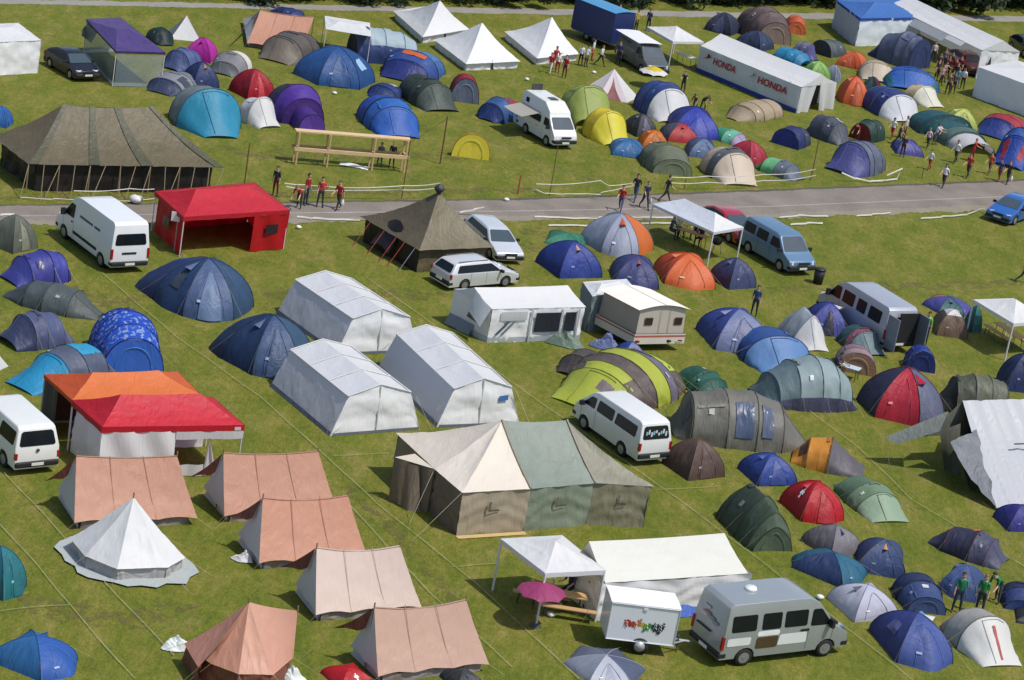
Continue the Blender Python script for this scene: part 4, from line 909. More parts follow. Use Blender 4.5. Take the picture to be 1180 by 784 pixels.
# folding caravan with its awning
WB = 'caravan'
cz0 = .42
A, B, C = G((729.5, 397), cz0), G((788, 396), cz0), G((684.5, 373), cz0)
P_, LA, LC = affine(A, B, C); base = P_(.5, .5); q = lambda u, v, z: P_(u, v, z)-base
if DEBUG: print('CARAVAN', LA, LC)
rt = thing('folding_caravan', 'cream folding caravan with red stripe and two small rear windows', 'caravan', base)
CR = plain((206, 198, 186), .5, gain=.8); CR2 = fabric((196, 186, 174), tr=.03, bump=.1)
bx = MB(); bx.quad(q(0, 0, cz0), q(1, 0, cz0), q(1, 0, .95), q(0, 0, .95)); bx.quad(q(0, 1, cz0), q(0, 0, cz0), q(0, 0, .95), q(0, 1, .95)); bx.quad(q(1, 0, cz0), q(1, 1, cz0), q(1, 1, .95), q(1, 0, .95)); bx.quad(q(1, 1, cz0), q(0, 1, cz0), q(0, 1, .95), q(1, 1, .95)); bx.quad(q(0, 0, cz0), q(0, 1, cz0), q(1, 1, cz0), q(1, 0, cz0))
bx.build('body', plain((214, 206, 194), .45), rt)
zt = 2.2; ins = .035
for s, (p0, p1) in enumerate((((0, 0), (1, 0)), ((1, 0), (1, 1)), ((1, 1), (0, 1)), ((0, 1), (0, 0)))):
    def Wc(u, v, p0=p0, p1=p1):
        a = p0[0]+(p1[0]-p0[0])*u; b = p0[1]+(p1[1]-p0[1])*u; k = ins+.02*v
        top = zt+(.24*math.sin(PI*a) if s in (0, 2) else 0)
        return q(k+(1-2*k)*a, k*.7+(1-1.4*k)*b, .95+(top-.95)*v)
    MB().grid(Wc, 14, 4).build('upper_wall', CR2 if s != 3 else fabric((178, 166, 150), tr=.03, bump=.1), rt, True)
MB().grid(lambda u, v: q(-.01+1.02*u, -.012+1.024*v, zt+.03+.25*math.sin(PI*u)), 16, 4).build('roof', plain((236, 226, 214), .45, gain=.8), rt, True)
MB().grid(lambda u, v: q(.49+.02*u, -.01+1.02*v, zt+.29), 1, 4).build('roof_seam', plain((190, 180, 170), .5), rt)
for (p0, p1) in (((0, 0), (1, 0)), ((0, 1), (0, 0)), ((1, 0), (1, 1))):
    d = np.array((p0[1]-p1[1], p0[0]-p1[0])); d = (-.006 if p0 == (0, 1) else .006 if p1 == (1, 1) else 0, -.006 if p1 == (1, 0) and p0 == (0, 0) else 0)
    for z0, z1 in ((.80, .88),): MB().quad(q(p0[0]+d[0], p0[1]+d[1], z0), q(p1[0]+d[0], p1[1]+d[1], z0), q(p1[0]+d[0], p1[1]+d[1], z1), q(p0[0]+d[0], p0[1]+d[1], z1)).build('stripe', plain((196, 96, 84), .5, name='print'), rt)
for u0 in (.17, .75):
    w = MB().quad(q(u0-.01, .018, 1.40), q(u0+.15, .018, 1.40), q(u0+.15, .018, 1.80), q(u0-.01, .018, 1.80)).build('window_frame', plain((120, 110, 100), .5), rt)
    MB().quad(q(u0, .012, 1.43), q(u0+.14, .012, 1.43), q(u0+.14, .012, 1.77), q(u0, .012, 1.77)).build('window', plain((62, 48, 42), .15), rt)
for u0 in (.46, .64): MB().quad(q(u0-.004, .016, .97), q(u0+.004, .016, .97), q(u0+.004, .016, 2.22), q(u0-.004, .016, 2.22)).build('door_seam', plain((150, 140, 130), .6), rt)
for s in (0, 1):
    c = q(.06+.88*s, .5, .3); ww = MB().cyl((0, 0, 0), .29, .16, 'x', 18); wo = ww.build('wheel', plain((28, 28, 29), .85, name='rubber'), rt, True); wo.location = tuple(c); wo.rotation_euler = (0, 0, math.atan2((B-A)[1], (B-A)[0]))
for u0, c in ((.06, (170, 40, 34)), (.90, (170, 40, 34)), (.68, (60, 30, 30))): MB().box(tuple(q(u0, -.012, .58)), (.22, .05, .10)).build('tail_light', plain(c, .3, name='red_lens'), rt)
MB().box(tuple(q(.84, -.012, .52)), (.5, .03, .11)).build('number_plate', plain((190, 205, 190), .4), rt)
gz('grey caravan awning with sagging white roof behind the folding caravan', [(683, 342), (733, 334), (722, 321.5), (671.5, 325)], 1.9, 2.15, .3, cat='awning', name='awning', cols=[(222, 225, 227), (214, 218, 220), (222, 225, 227), (206, 210, 212)], walls=[(132, 146, 152), (132, 146, 152), (132, 146, 152), (124, 138, 146)], guys=False, sag=.09, drop=.0, inset=.0)
# three frame tents of the same make
def frame_tent(A, B, C, label, mark=None):
    """ground pixels of front left, front right and back left; sloping sides, a flat-pitched two-part roof"""
    A, B, C = G(A), G(B), G(C); Pf, LW, LL = affine(A, B, C); base = Pf(.5, .5)
    if DEBUG: print('FRAME', LW, LL)
    rt = thing('frame_tent', label, 'tent', base, 0, 'grey-white frame tents of the same make')
    q = lambda u, v, z: Pf(u, v, z)-base+np.array((0, 0, 0.))
    sec = [(0., 0.), (.155, 1.72), (.5, 2.16), (.845, 1.72), (1., 0.)]
    def vin(v, z, c=.0): k = .025*z/2.16*1.0; return k+(1-2*k)*v
    def bumpy(p, a=.010): w = wrinkle(p, base[0]*.3, a); return p+w*np.array((-.7, -.3, .6))
    cols = [(206, 208, 216), (214, 216, 220), (222, 224, 228), (206, 208, 214)]
    for k in range(4):
        (u0, z0), (u1, z1) = sec[k], sec[k+1]
        def S(u, v):
            uu = u0+(u1-u0)*v; z = z0+(z1-z0)*v; sagv = (.05*abs(math.sin(PI*3*u)) if k in (1, 2) else .04*math.sin(PI*u*2)**2)*math.sin(PI*v)
            return bumpy(q(uu, vin(u, z), max(.01, z-sagv)))
        MB().grid(S, 34, 14).build('roof' if k in (1, 2) else 'wall', fabric(cols[k], tr=.45 if k == 0 else .25, cap=.86 if k in (0, 3) else .68), rt, True)  # side walls paler, left one more translucent, to lift their shade
        if k in (0, 3):
            MB().grid(lambda u, v: (lambda p: p+np.array((0, 0, .0)))(q(u0+(u1-u0)*v*.10+(-.012 if k == 0 else .012), vin(u, 0), .01+1.72*v*.10 if k == 0 else .01+1.72*(1-v)*.10)), 14, 2).build('hem', fabric((92, 98, 112), tr=0), rt, True)
    for e, v0 in ((0, 0.), (1, 1.)):
        def Fr(u, v):
            z_top = np.interp(u, [0, .155, .5, .845, 1], [0.001, 1.72, 2.16, 1.72, .001]); z = z_top*v
            k = .025*z/2.16; vv = k if e == 0 else 1-k; p = q(u, vv, z); f = .05*math.sin(9*u+2.2*z)*math.sin(PI*min(1, v))+wrinkle((u*3+base[0], z*1.6, v), 2., .018)+.028*math.sin(5.5*z+3*abs(u-.5))
            return p+np.array((0, -f if e == 0 else f, 0))
        MB().grid(Fr, 36, 14).build('wall', fabric((238, 238, 240), tr=.2, cap=.80), rt, True)
        MB().grid(lambda u, v: q(.02+.96*u, (-.012 if e == 0 else 1.012), .01+.13*v), 12, 1).build('hem', fabric((120, 126, 138), tr=0), rt, True)
    for u in (.155, .845): MB().tube([q(u, vin(s/8, 1.72), 1.74) for s in range(9)], .045, 5).build('roof_edge', fabric((226, 228, 232)), rt)
    for v in (.0, .333, .667, 1.): MB().tube([q(.155, vin(v, 1.72), 1.755), q(.5, vin(v, 2.16), 2.19), q(.845, vin(v, 1.72), 1.755)], .03, 5).build('rafter', fabric((228, 230, 234)), rt)
    MB().tube([q(.5, -.004+.025*z/2.16, z) for z in (0.02, 1., 2.12)], .035, 5).build('zip', fabric((222, 222, 226)), rt)
    for p, d in ((q(0, .02, .02), 1), (q(1, .02, .02), 1), (q(0, .98, .02), 1)): MB().tube([p*np.array((.9, .9, 1))+np.array((0, 0, 1.4)), p*1.18], .009, 3, False).build('guy_rope', ROPE, rt)
    if mark: MB().quad(q(.70, .0, 1.10), q(.81, .0, 1.18), q(.81, .004, 1.42), q(.70, .004, 1.36)).build('badge', plain((64, 110, 168), .5, name='print'), rt)
frame_tent((387, 409), (482, 405.5), (319, 361), 'grey-white frame tent furthest up the meadow, above the other two')
frame_tent((380, 502.6), (484, 494.5), (311.5, 445), 'grey-white frame tent beside the blue dome with dark hem and blank front')
frame_tent((502.8, 492.4), (598.5, 488.6), (435, 424.5), 'grey-white frame tent with small blue badge on its front wall', True)
# salmon scout tents
SAL = [(204, 150, 124), (204, 150, 124), (212, 153, 126), (220, 198, 186), (206, 168, 149)]
def salmon(k, ridge, eav, tip, label, zr=2.42, ze=.33, flap=True):
    c = SAL[k]; d = tuple(int(v*.94) for v in c)
    rt, base, E, R = canvas(label, 'tent', 'ridge_tent', [eav[0], eav[1], ('mir', 1), ('mir', 0)], [(*ridge[0], zr), (*ridge[1], zr)], [0, 1, 1, 0], ze, [c, d, d, (206, 203, 206)],
        walls=[(150, 140, 134), (150, 140, 134), (150, 140, 134), (160, 158, 160)], group='salmon pink scout ridge tents', sag=.045, scal=.085, inset=.12, guys=True, tr=.12, pole=True, guyout=.5, rsag=(.03, .05, .10, .13, .13)[k])
    mb = MB().tube([R[0]*(1-s/12)+R[1]*s/12-np.array((0, 0, ((.03, .05, .10, .13, .13)[k]+.05)*math.sin(PI*s/12))) for s in range(13)], .03, 5); mb.build('ridge_seam', fabric(tuple(int(v*.98) for v in c)), rt)
    for s in (.33, .66): MB().grid(lambda a, v: (lambda bot, tp: bot*(1-v)+tp*v+np.array((0, 0, .006))-np.array((0, 0, .045*np.linalg.norm(tp-bot)*math.sin(PI*v)*(.6+.4*math.sin(PI*s)))))((E[0]*(1-s)+E[1]*s)+np.array((0, 0, 0)), R[0]*(1-s)+R[1]*s)+np.array((.03*(a-.5), 0, 0)), 1, 8).build('seam', fabric(tuple(int(v*.985) for v in c)), rt, True)
    if flap:
        tp = G(tip, 1.15)-base; bl = E[3]; r0 = R[0]
        lowp = r0*.60+(bl*.55+E[0]*.45)*.40+np.array((-.12, -.02, 0)); m = MB().grid(lambda u, v: (r0+np.array((-.03, 0, -.02)))*(1-u)+u*((1-v)*tp+v*(tp*.45+lowp*.55))+(1-u)*v*(lowp-r0)*.98-np.array((0, 0, .10*math.sin(PI*u))), 8, 4); m.build('door_flap', fabric((92, 48, 38), tr=.08), rt, True)
        MB().tube([tp, (tp[0]-.9, tp[1]-.5, 0)], .009, 3, False).build('guy_rope', ROPE, rt)
        wl = MB().add([bl*np.array((.98, .98, .1)), E[0]*np.array((.93, .9, .1)), r0-np.array((-.15, 0, .25))], [(0, 1, 2)]); wl.build('end_wall', fabric((214, 212, 214)), rt)
    return rt
salmon(0, ((88, 525.5), (204, 525.5)), ((85.7, 603), (228, 597.5)), (51, 555), 'salmon ridge tent just behind the white bell tent')
salmon(1, ((257.6, 522), (366.5, 520)), ((258.6, 595), (390, 591)), (218, 550), 'salmon ridge tent touching the right corner of the red and white gazebo')
salmon(2, ((303, 574), (401, 571)), ((298.6, 649.5), (424, 643)), (262, 596), 'deep salmon ridge tent in the middle of the row, third from its far end')
salmon(3, ((365, 631), (461, 629)), ((364, 709), (486, 700)), (320, 654), 'palest pinkish ridge tent, fourth along the salmon row')
salmon(4, ((431.4, 700), (537, 691)), ((435.7, 780), (564, 766)), (383, 724), 'salmon ridge tent nearest the bottom edge, beside the red tent')
salmon(0, ((300, 12), (362, 20)), ((284.5, 50), (347, 58)), (273, 40), 'salmon ridge tent standing alone by the far track', zr=1.9)
# salmon bell with a wing, white bell
canvas('salmon pyramid scout tent with brown walls at the bottom edge', 'tent', 'scout_tent', [(212, 742), (243, 765), (275, 777), (315, 778), (338, 758), ('mir', 1), ('mir', 0)], [(287, 694, 2.7), (343, 704, 2.3)], [0, 0, 0, 0, 1, 1, 0], .75, [(214, 158, 134), (206, 148, 124), (216, 162, 138), (212, 158, 136), (206, 148, 126), (200, 144, 122), (200, 140, 120)],
       walls=[(116, 70, 56)], sag=.05, inset=.05, guys=True, pole=True, tr=.1, group='salmon pink scout ridge tents')
rt, b0, E0, R0 = canvas('white bell tent with low grey walls on a white groundsheet', 'tent', 'bell_tent', [(80, 620), (98, 641), (135, 656), (194, 654), ('mir', 0), ('mir', 1), ('mir', 2), ('mir', 3)], [(154, 573, 2.6)], [0]*8, .55, [(238, 236, 238), (240, 239, 240), (244, 243, 243), (242, 240, 241), (236, 236, 238), (236, 236, 238), (236, 236, 238), (232, 232, 236)], walls=[(176, 174, 172)], sag=.04, inset=.05, guys=True, pole=True)
gs = MB(); ring = []
for k in range(28):
    a = 2*PI*k/28; r = 2.22+.45*max(0, math.cos(a*2+.5))+.26*hash3((math.cos(a)*4, math.sin(a)*4, 2), 1.5); ring.append((r*math.cos(a)*1.0, r*math.sin(a)*.98, .085+.02*hash3((k, 2, 1), 1)))
gs.v = [(0, 0, .10)]+ring; gs.f = [(0, 1+k, 1+(k+1) % 28) for k in range(28)]; gs.build('groundsheet', fabric((176, 184, 182), tr=0), rt, True)
# army tents
OL = (104, 98, 74)
rt, b0, E0, R0 = canvas('huge olive army tent with dark open sides at the left', 'tent', 'army_tent', [(33, 190), (258, 193.5), ('mir', 1), (-10, 157)], [(72.5, 121, 3.9), (176, 123, 3.9)], [0, 1, 1, 0], 1.55, [(92, 83, 60), (80, 74, 54), (84, 78, 58), (92, 83, 60)], walls=[(26, 22, 20), (30, 26, 22), (30, 26, 22), (24, 20, 18)], sag=.07, inset=.10, guys=False, tr=.04, scal=.03)  # walls coloured near black for the shaded inside of the open sides
for s, c in ((.01, .05), (.33, .035), (.60, .04), (.985, .04)):
    e0, e1 = E0[0], E0[1]; mb = MB()
    def St(a, v, s=s, c=c):
        u = min(1, max(0, s+(a-.5)*c*1.6)); bot = (1-u)*e0+u*e1; tp = (1-u)*R0[0]+u*R0[1]; x = (1-v)*bot+v*tp; hz = np.linalg.norm(tp-bot); x[2] -= .07*hz*math.sin(PI*v)*(.6+.4*math.sin(PI*u)); x[2] -= .07*.45*hz*math.sin(PI*u)*v**2; return x+np.array((0, -.02, .05))
    mb.grid(St, 2, 12); mb.build('roof_strip', fabric((70, 69, 50), tr=.04), rt, True)
for k in range(14):
    s = k/13; a = E0[0]*(1-s)+E0[1]*s; d = np.array((.25*math.sin(k*2.3), -1., 0))
    MB().tube([a, (a[0]+d[0]*1.4, a[1]+d[1]*1.3, 0)], .022, 4).build('guy_rope', fabric((150, 136, 104), tr=0), rt)
    if k % 2 == 0: MB().tube([(a[0], a[1], 0), a], .035, 5).build('pole', wood((150, 128, 92)), rt)
rt, b0, E0, R0 = canvas('olive army pyramid tent with a black bag on its peak by the silver cars', 'tent', 'army_tent', [(414.5, 249.5), (483, 289), (570, 285.5), ('par', 0, 1, 2)], [(506, 221, 3.7)], [0]*4, 1.3, [(88, 80, 60), (104, 95, 72), (92, 86, 66), (90, 84, 66)], walls=[(30, 25, 22), (92, 83, 62), (88, 80, 64), (88, 80, 64)], sag=.09, inset=.10, guys=False, tr=.04, scal=.02)  # left wall coloured near black, the shade inside the open side
mb = MB().grid(lambda u, v: tuple(R0[0]+np.array((.28*math.cos(2*PI*u)*math.sin(PI*v), .28*math.sin(2*PI*u)*math.sin(PI*v), .05+.62*(1-v)-.2))), 10, 6); mb.build('peak_cover', fabric((52, 50, 56), tr=0), rt, True)
fn, L = wall_frame(E0[0]*1., E0[1]*1.)
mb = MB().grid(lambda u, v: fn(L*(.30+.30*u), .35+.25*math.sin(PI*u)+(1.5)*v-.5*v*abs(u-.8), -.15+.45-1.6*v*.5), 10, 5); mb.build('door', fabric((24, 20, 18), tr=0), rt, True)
for s, c in ((.18, (150, 44, 34)), (.42, (150, 52, 40)), (.62, (150, 44, 34)), (.76, (150, 44, 34)), (.93, (140, 140, 150))):
    a = E0[0]*(1-s)+E0[1]*s; MB().tube([a, fn(L*s+.1, 0, 1.0)], .022, 4).build('guy_rope', fabric(c, tr=0), rt)
BG, GR, OB = (215, 205, 190), (138, 150, 138), (146, 144, 124)
rt, b0, E0, R0 = canvas('long army tent of beige, grey-green and olive canvas sections', 'tent', 'army_tent', [(532.3, 568), (612, 563.7), (686, 557), (754, 561), ('mir', 2), ('mir', 1), (456, 499), (500.6, 540.6)], [(578.4, 484.5, 3.7), (653.3, 484.5, 3.7)], [0, 0, 1, 1, 1, 0, 0, 0], 1.88,
    [BG, GR, OB, OB, GR, BG, (214, 204, 188), (222, 212, 197)], walls=[(168, 155, 134), (128, 138, 120), (134, 130, 108), (110, 108, 90), (96, 94, 78), (120, 112, 96), (130, 118, 100), (112, 100, 86)], sag=.055, inset=.02, guys=False, tr=.05, wfold=.03, swag=.026)
pc = [G((500.6, 540.6), 1.9)-b0, G((455, 527), 1.9)-b0, G((478, 523), 2.1)-b0]
MB().add([pc[0], pc[1], pc[2]], [(0, 1, 2)]).build('porch_roof', fabric((212, 200, 182), tr=.05), rt)
for a, b, c in ((pc[0], pc[1], (122, 110, 94)),):
    f2, L2 = wall_frame(b*1., a*1.); MB().grid(lambda u, v: f2(L2*u, 1.88*v, .08*math.sin(9*u)), 12, 5).build('porch_curtain', fabric(c, tr=.03), rt, True)
    MB().grid(lambda u, v: f2(L2*(.35+.5*u-.2*v*u), 1.88*v, .15+.3*math.sin(PI*u)*(1-v)), 8, 5).build('door_flap', fabric((128, 116, 98), tr=.03), rt, True)
for i in (0, 1, 2):
    f2, L2 = wall_frame(E0[i]*1., E0[i+1]*1.)
    MB().quad(f2(L2*.42, 1.0, .045), f2(L2*.58, 1.0, .045), f2(L2*.58, 1.08, .05), f2(L2*.42, 1.08, .05)).build('wall_flap', fabric((92, 86, 72), tr=0), rt)
    MB().quad(f2(L2*.42, 1.08, .045), f2(L2*.45, 1.08, .045), f2(L2*.45, 1.42, .045), f2(L2*.42, 1.42, .045)).build('wall_strap', fabric((104, 100, 82), tr=0), rt)
for i in (1, 2):
    mb = MB().tube([E0[i]*(1-s/10)+R0[i-1]*s/10-np.array((0, 0, .055*np.linalg.norm(E0[i]-R0[i-1])*math.sin(PI*s/10)*.62-.03)) for s in range(11)], .05, 5); mb.build('joining_seam', fabric((176, 168, 148)), rt)
a = E0[7]; MB().tube([a, a+np.array((-.6, -1.6, -1.88))], .011, 4).build('guy_rope', fabric((176, 170, 150), tr=0), rt)
a = E0[0]; MB().tube([a, a+np.array((-1.6, -1.2, -1.88))], .011, 4).build('guy_rope', fabric((176, 170, 150), tr=0), rt)
f2, L2 = wall_frame(E0[0]*1., E0[1]*1.); MB().grid(lambda u, v: f2(L2*u, .03, .05+.28*v), 10, 1).build('base_board', wood((206, 176, 118)), rt)
# army tent under a silver tarpaulin
rt, b0, E0, R0 = canvas('grey army tent under a silver tarpaulin cut by the right edge', 'tent', 'army_tent', [(1148, 586), (1260, 580), ('par', 3, 0, 1), (1064, 503, 1.5)], [(1109, 462, 3.2), (1218, 459, 3.2)], [0, 1, 1, 0], .12, [None, (120, 122, 112), (112, 114, 104), None], walls=None, sag=.03, guys=False, tr=.02)
TARP = fabric((182, 184, 189), tr=.02, rough=.45)
MB().grid(lambda u, v: (E0[0]*(1-u)+E0[1]*u)*(1-v)+(R0[0]*(1-u)+R0[1]*u)*v+np.array((0, -.7, .7))*(.045*math.sin(46*u+2.5*v)*(1-.6*v)+.05*hash3((u*9, v*2.2, 1), 1.6)-.10*math.sin(PI*v)), 60, 14).build('tarpaulin', TARP, rt, True)
MB().grid(lambda u, v: (lambda x: x)(np.array((R0[0][0]+.7, R0[0][1]-3.0*(1-u)+0.0, 0))*1.0+np.array((0, u*2.5, .05+2.6*v*(1-abs(u-.55)*.9)))), 6, 4).build('inner_curtain', fabric((30, 29, 26), tr=0), rt)  # dark sheet that paints the gloom under the tarpaulin
ct = [G((1019, 504), 1.25)-b0, G((1033, 512), 1.15)-b0, G((1083, 497), 2.2)-b0, G((1093, 474), 2.85)-b0]
MB().quad(ct[0], ct[1], ct[2], ct[3], 8, 6).build('awning', fabric((132, 138, 130), tr=.03), rt, True)
MB().quad(G((1083, 497), 2.2)-b0, G((1088, 541), .05)-b0, G((1104, 548), .05)-b0, G((1107, 488), 2.4)-b0, 6, 8).build('end_flap', fabric((92, 94, 82), tr=.02), rt, True)
fa_ = [G((1095, 510), 2.0)-b0, G((1126, 495), 2.4)-b0, E0[0]+np.array((-.04, -.02, .03)), G((1101, 531), 1.35)-b0]
m_ = (fa_[1]+fa_[2])/2
MB().grid(lambda u, v: (lambda p: p+wrinkle(p, 3., .05)*np.array((1, -.6, .3)))((1-u)*((1-v)*fa_[0]+v*(fa_[3] if v < 1 else fa_[2]))*1.0+u*((1-v)*fa_[1]+v*m_)) if False else (lambda p: p+wrinkle(p, 3., .05)*np.array((1, -.6, .3)))((1-u)*(fa_[0]*(1-v)**2+2*fa_[3]*v*(1-v)+fa_[2]*v*v)+u*(fa_[1]*(1-v)+fa_[2]*v)), 8, 12).build('side_flap', fabric((104, 108, 116), tr=.02), rt, True)  # folded tarpaulin end, its shadow side put in as darker grey
MB().tube([R0[0]*.97, G((1112, 535), .0)-b0], .05, 6).build('tent_pole', wood((120, 96, 66)), rt)
MB().tube([ct[0], (ct[0][0]+.5, ct[0][1]-.9, 0)], .012, 4).build('pole', plain((120, 120, 110), .6), rt)
fq = lambda u, v: (E0[0]*(1-u)+E0[1]*u)*(1-v)+(R0[0]*(1-u)+R0[1]*u)*v+np.array((0, -.10, .10))
MB().grid(lambda a, v: fq(.36+.30*a, .545+.014*v)+np.array((0, -.12, .12)), 6, 1).build('vent', fabric((40, 40, 40), tr=0), rt)
# white scout tents by the far track
WS = 'white scout tents by the far track'
def scout(label, left, peak, front, right, doorside=1, zr=2.7, ze=.55):
    rt, b0, E, R = canvas(label, 'tent', 'scout_tent', [left, front, right, ('par', 0, 1, 2)], [(*peak, zr)], [0]*4, ze, [(236, 236, 238), (242, 241, 240), (236, 236, 236), (226, 228, 232)], walls=[(206, 206, 208)], group=WS, sag=.08, inset=.07, guys=True, pole=True, tr=.15, guyout=.5)
    a, b = E[1], E[2]; m = (a+b)/2
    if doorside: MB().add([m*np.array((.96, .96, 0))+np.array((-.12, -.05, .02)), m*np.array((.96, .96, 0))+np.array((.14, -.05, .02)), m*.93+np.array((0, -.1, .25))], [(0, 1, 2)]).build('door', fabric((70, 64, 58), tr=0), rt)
scout('white scout tent cut by the top of the frame, furthest of the three', (453, 13), (507, .5), (487, 43), (541, 34))
scout('white scout tent in front of the other two with a dark door foot', (499.5, 45.5), (555.5, 26), (537, 74), (600, 71))
scout('white scout tent right beside the red and white youths', (581, 36.5), (636, 19.5), (619, 67.5), (668, 62.5), 0)
# ================================================================ the small tents, one line each
def tun(L=3.6, w=1.1, h=1.2, front='slope', rear='slope', mid=2):
    r = []
    if rear == 'slope': r += [(-L/2, w*.55, .10), (-L/2+.7, w*.86, h*.80)]
    elif rear == 'low': r += [(-L/2, w*.55, h*.55)]
    else: r += [(-L/2, w*.95, h*.95)]
    x0 = r[-1][0]; x1 = L/2-(.75 if front == 'slope' else 0)
    for k in range(1, mid+1): r.append((x0+(x1-x0)*k/mid if front == 'slope' else x0+(x1-x0)*k/mid, w*(1.0 if k < mid else .97), h*(1.0 if k < mid else .95)))
    if front == 'slope': r.append((L/2, w*.55, .12))
    return r
BL = (52, 84, 158); BL2 = (74, 112, 180); SL = (96, 108, 132); GY = (150, 152, 158); LG = (206, 206, 210); SIL = (188, 192, 204)
# ---- far left
put('a1', (-70, 478, 62, 582), (1, .2), dome([(58, 120, 206), (70, 132, 214)], pole=(30, 60, 120)), 'bright blue tent cut by the left edge, behind the big olive tent')
put('a1', (655, 122, 785, 210), (1, .6), tunnel(tun(2.8, 1, 1.1), [(26, 52, 52), (22, 44, 46)]), 'dark bottle green tent left of the white peaked tent')
put('a1', (755, 70, 910, 192), (.4, 1), cone([(236, 236, 240), (140, 146, 160), (120, 128, 142), (150, 154, 164)], n=4, turn=0, R=1.4, Hh=1.7), 'peaked white and grey tent behind the magenta dome', name='peaked_tent')
put('a1', (828, 168, 985, 288), (-1, .7), dome([(196, 44, 172), (206, 54, 182), (186, 40, 160), (200, 50, 176)], vent=(0, (150, 30, 130)), pole=(120, 20, 100)), 'bright magenta dome tent')
put('a1', (738, 212, 916, 328), (-1, .25), tunnel(tun(3.2, 1.1, 1.1, front='slope'), [(92, 108, 160), (98, 116, 172), (104, 120, 172)], band=(44, 52, 90)), 'periwinkle blue tunnel tent beside the purple gazebo', name='tunnel_tent')
put('a1', (945, 228, 1142, 350), (-1, .5), tunnel([(-1.4, .6, .1), (-.8, 1, 1.05), (.2, 1.1, 1.2), (1.1, .9, .75), (1.5, .6, .1)], [(222, 218, 206), (228, 224, 212), (150, 152, 156), (120, 124, 130)], band=(150, 50, 46)), 'cream tent with grey nose below the magenta dome', name='tunnel_tent')
put('a1', (815, 278, 992, 412), (.9, .6), dome([(46, 62, 108), (52, 70, 120), (40, 54, 96), (48, 64, 112)], vent=(0, (226, 170, 110)), pole=(30, 36, 60)), 'navy dome with a pale orange vent above the turquoise tent')
put('a1', (660, 320, 912, 438), (-1, .35), tunnel([(-1.8, .6, .12), (-1.1, .95, .9), (0, 1.15, 1.2), (1.1, 1.0, .95), (1.8, .7, .10)], [(136, 140, 152), (150, 154, 166), (158, 162, 172), (58, 68, 98)], win=[(2, .62, .85, .2, .7, (60, 64, 76))]), 'grey tunnel tent with navy nose in front of the purple gazebo', name='tunnel_tent')
put('a1', (758, 384, 1092, 630), (.85, .75), tunnel([(-1.9, .9, .75), (-1.2, 1.35, 1.35), (.2, 1.5, 1.6), (.25, 1.5, 1.6), (1.9, .75, .12)], [(140, 150, 152), (136, 148, 152), (40, 110, 140), (56, 162, 200)], band=(34, 90, 110)), 'large turquoise tent with grey rear beside the olive army tent', name='tunnel_tent')
put('p', (263, 79, 317, 115), (1, .5), dome([(176, 26, 46), (164, 22, 40), (150, 20, 40), (160, 22, 40)], door=(0, (200, 60, 70), .3), pole=(90, 16, 26)), 'dark red dome above the white low tent')
put('p', (273, 111, 324, 149), (1, .5), tunnel([(-1.5, .6, .1), (-1.0, 1, .95), (.3, 1.15, 1.25), (1.5, .9, .12)], [(206, 208, 214), (214, 216, 222), (234, 234, 238)]), 'white low tent right of the turquoise one', name='tunnel_tent')
put('a2', (78, 30, 255, 92), (1, .3), tunnel(tun(3.2, 1.1, 1.1), [(46, 62, 116), (40, 54, 100), (50, 66, 122)], band=(24, 32, 64)), 'dark blue tent half hidden behind the lone salmon ridge tent', name='tunnel_tent')
put('a2', (30, 138, 316, 298), (-1, .35), tunnel([(-2.1, .8, .25), (-1.5, 1.15, 1.15), (-.2, 1.3, 1.45), (1.0, 1.25, 1.35), (2.0, .9, .1)], [(90, 82, 80), (96, 88, 84), (102, 94, 90), (142, 132, 120)], band=(58, 52, 52)), 'brown-grey tunnel tent in front of the lone salmon ridge tent', name='tunnel_tent')
put('a2', (425, 118, 750, 298), (-1, -.08), tunnel([(-2.1, 1.1, 1.3), (-1.1, 1.4, 1.75), (.3, 1.5, 1.9), (1.4, 1.5, 1.9), (2.3, 1.3, 1.5)], [(176, 196, 206), (176, 196, 206), (178, 198, 208), (60, 76, 118)], band=(40, 60, 90), low=(.19, (52, 72, 124), None), caps=((52, 72, 124), (30, 36, 58))), 'blue and silver tunnel family tent with a white awning canopy', name='tunnel_tent')
put('a2', (185, 203, 558, 408), (.5, 1), dome([(46, 92, 156), (40, 84, 146), (34, 72, 132), (56, 104, 168), (96, 140, 186), (50, 96, 160)], n=6, R=2.2, Hh=1.7, win=(1, (150, 186, 214)), pole=(24, 54, 100)), 'wide blue six-sided dome tent')
put('a2', (578, 222, 876, 384), (-1, .5), tunnel([(-1.9, .8, .2), (-1.3, 1.25, 1.2), (.1, 1.4, 1.6), (.9, 1.2, 1.15), (1.9, .9, .1)], [(54, 86, 156), (74, 122, 190), (58, 90, 164), (40, 54, 122)], top=((92, 146, 200), (0, 1), .5), spot=[(2, .40, .66, .1, .45, (234, 120, 70))]), 'blue and light blue tent with an orange vent', name='tunnel_tent')
put('a2', (655, 333, 938, 508), (1, .6), tunnel([(-1.8, .8, .2), (-1.3, 1.1, 1.15), (0, 1.2, 1.3), (1.0, 1.2, 1.25), (2.0, 1.05, .15)], [(50, 60, 52), (54, 64, 56), (58, 70, 62), (74, 86, 80)], band=(36, 42, 40)), 'dark olive green tunnel tent beside the red and navy one', name='tunnel_tent')
put('a2', (888, 333, 1028, 474), (.35, 1), tunnel([(-1.6, .5, .1), (-.9, .85, .95), (.3, .95, 1.15), (1.2, .95, 1.1)], [(56, 44, 70), (150, 34, 52), (166, 44, 60)], caps=(None, (118, 130, 152)), band=(90, 30, 44)), 'small red and navy tunnel tent with pale door', name='tunnel_tent')
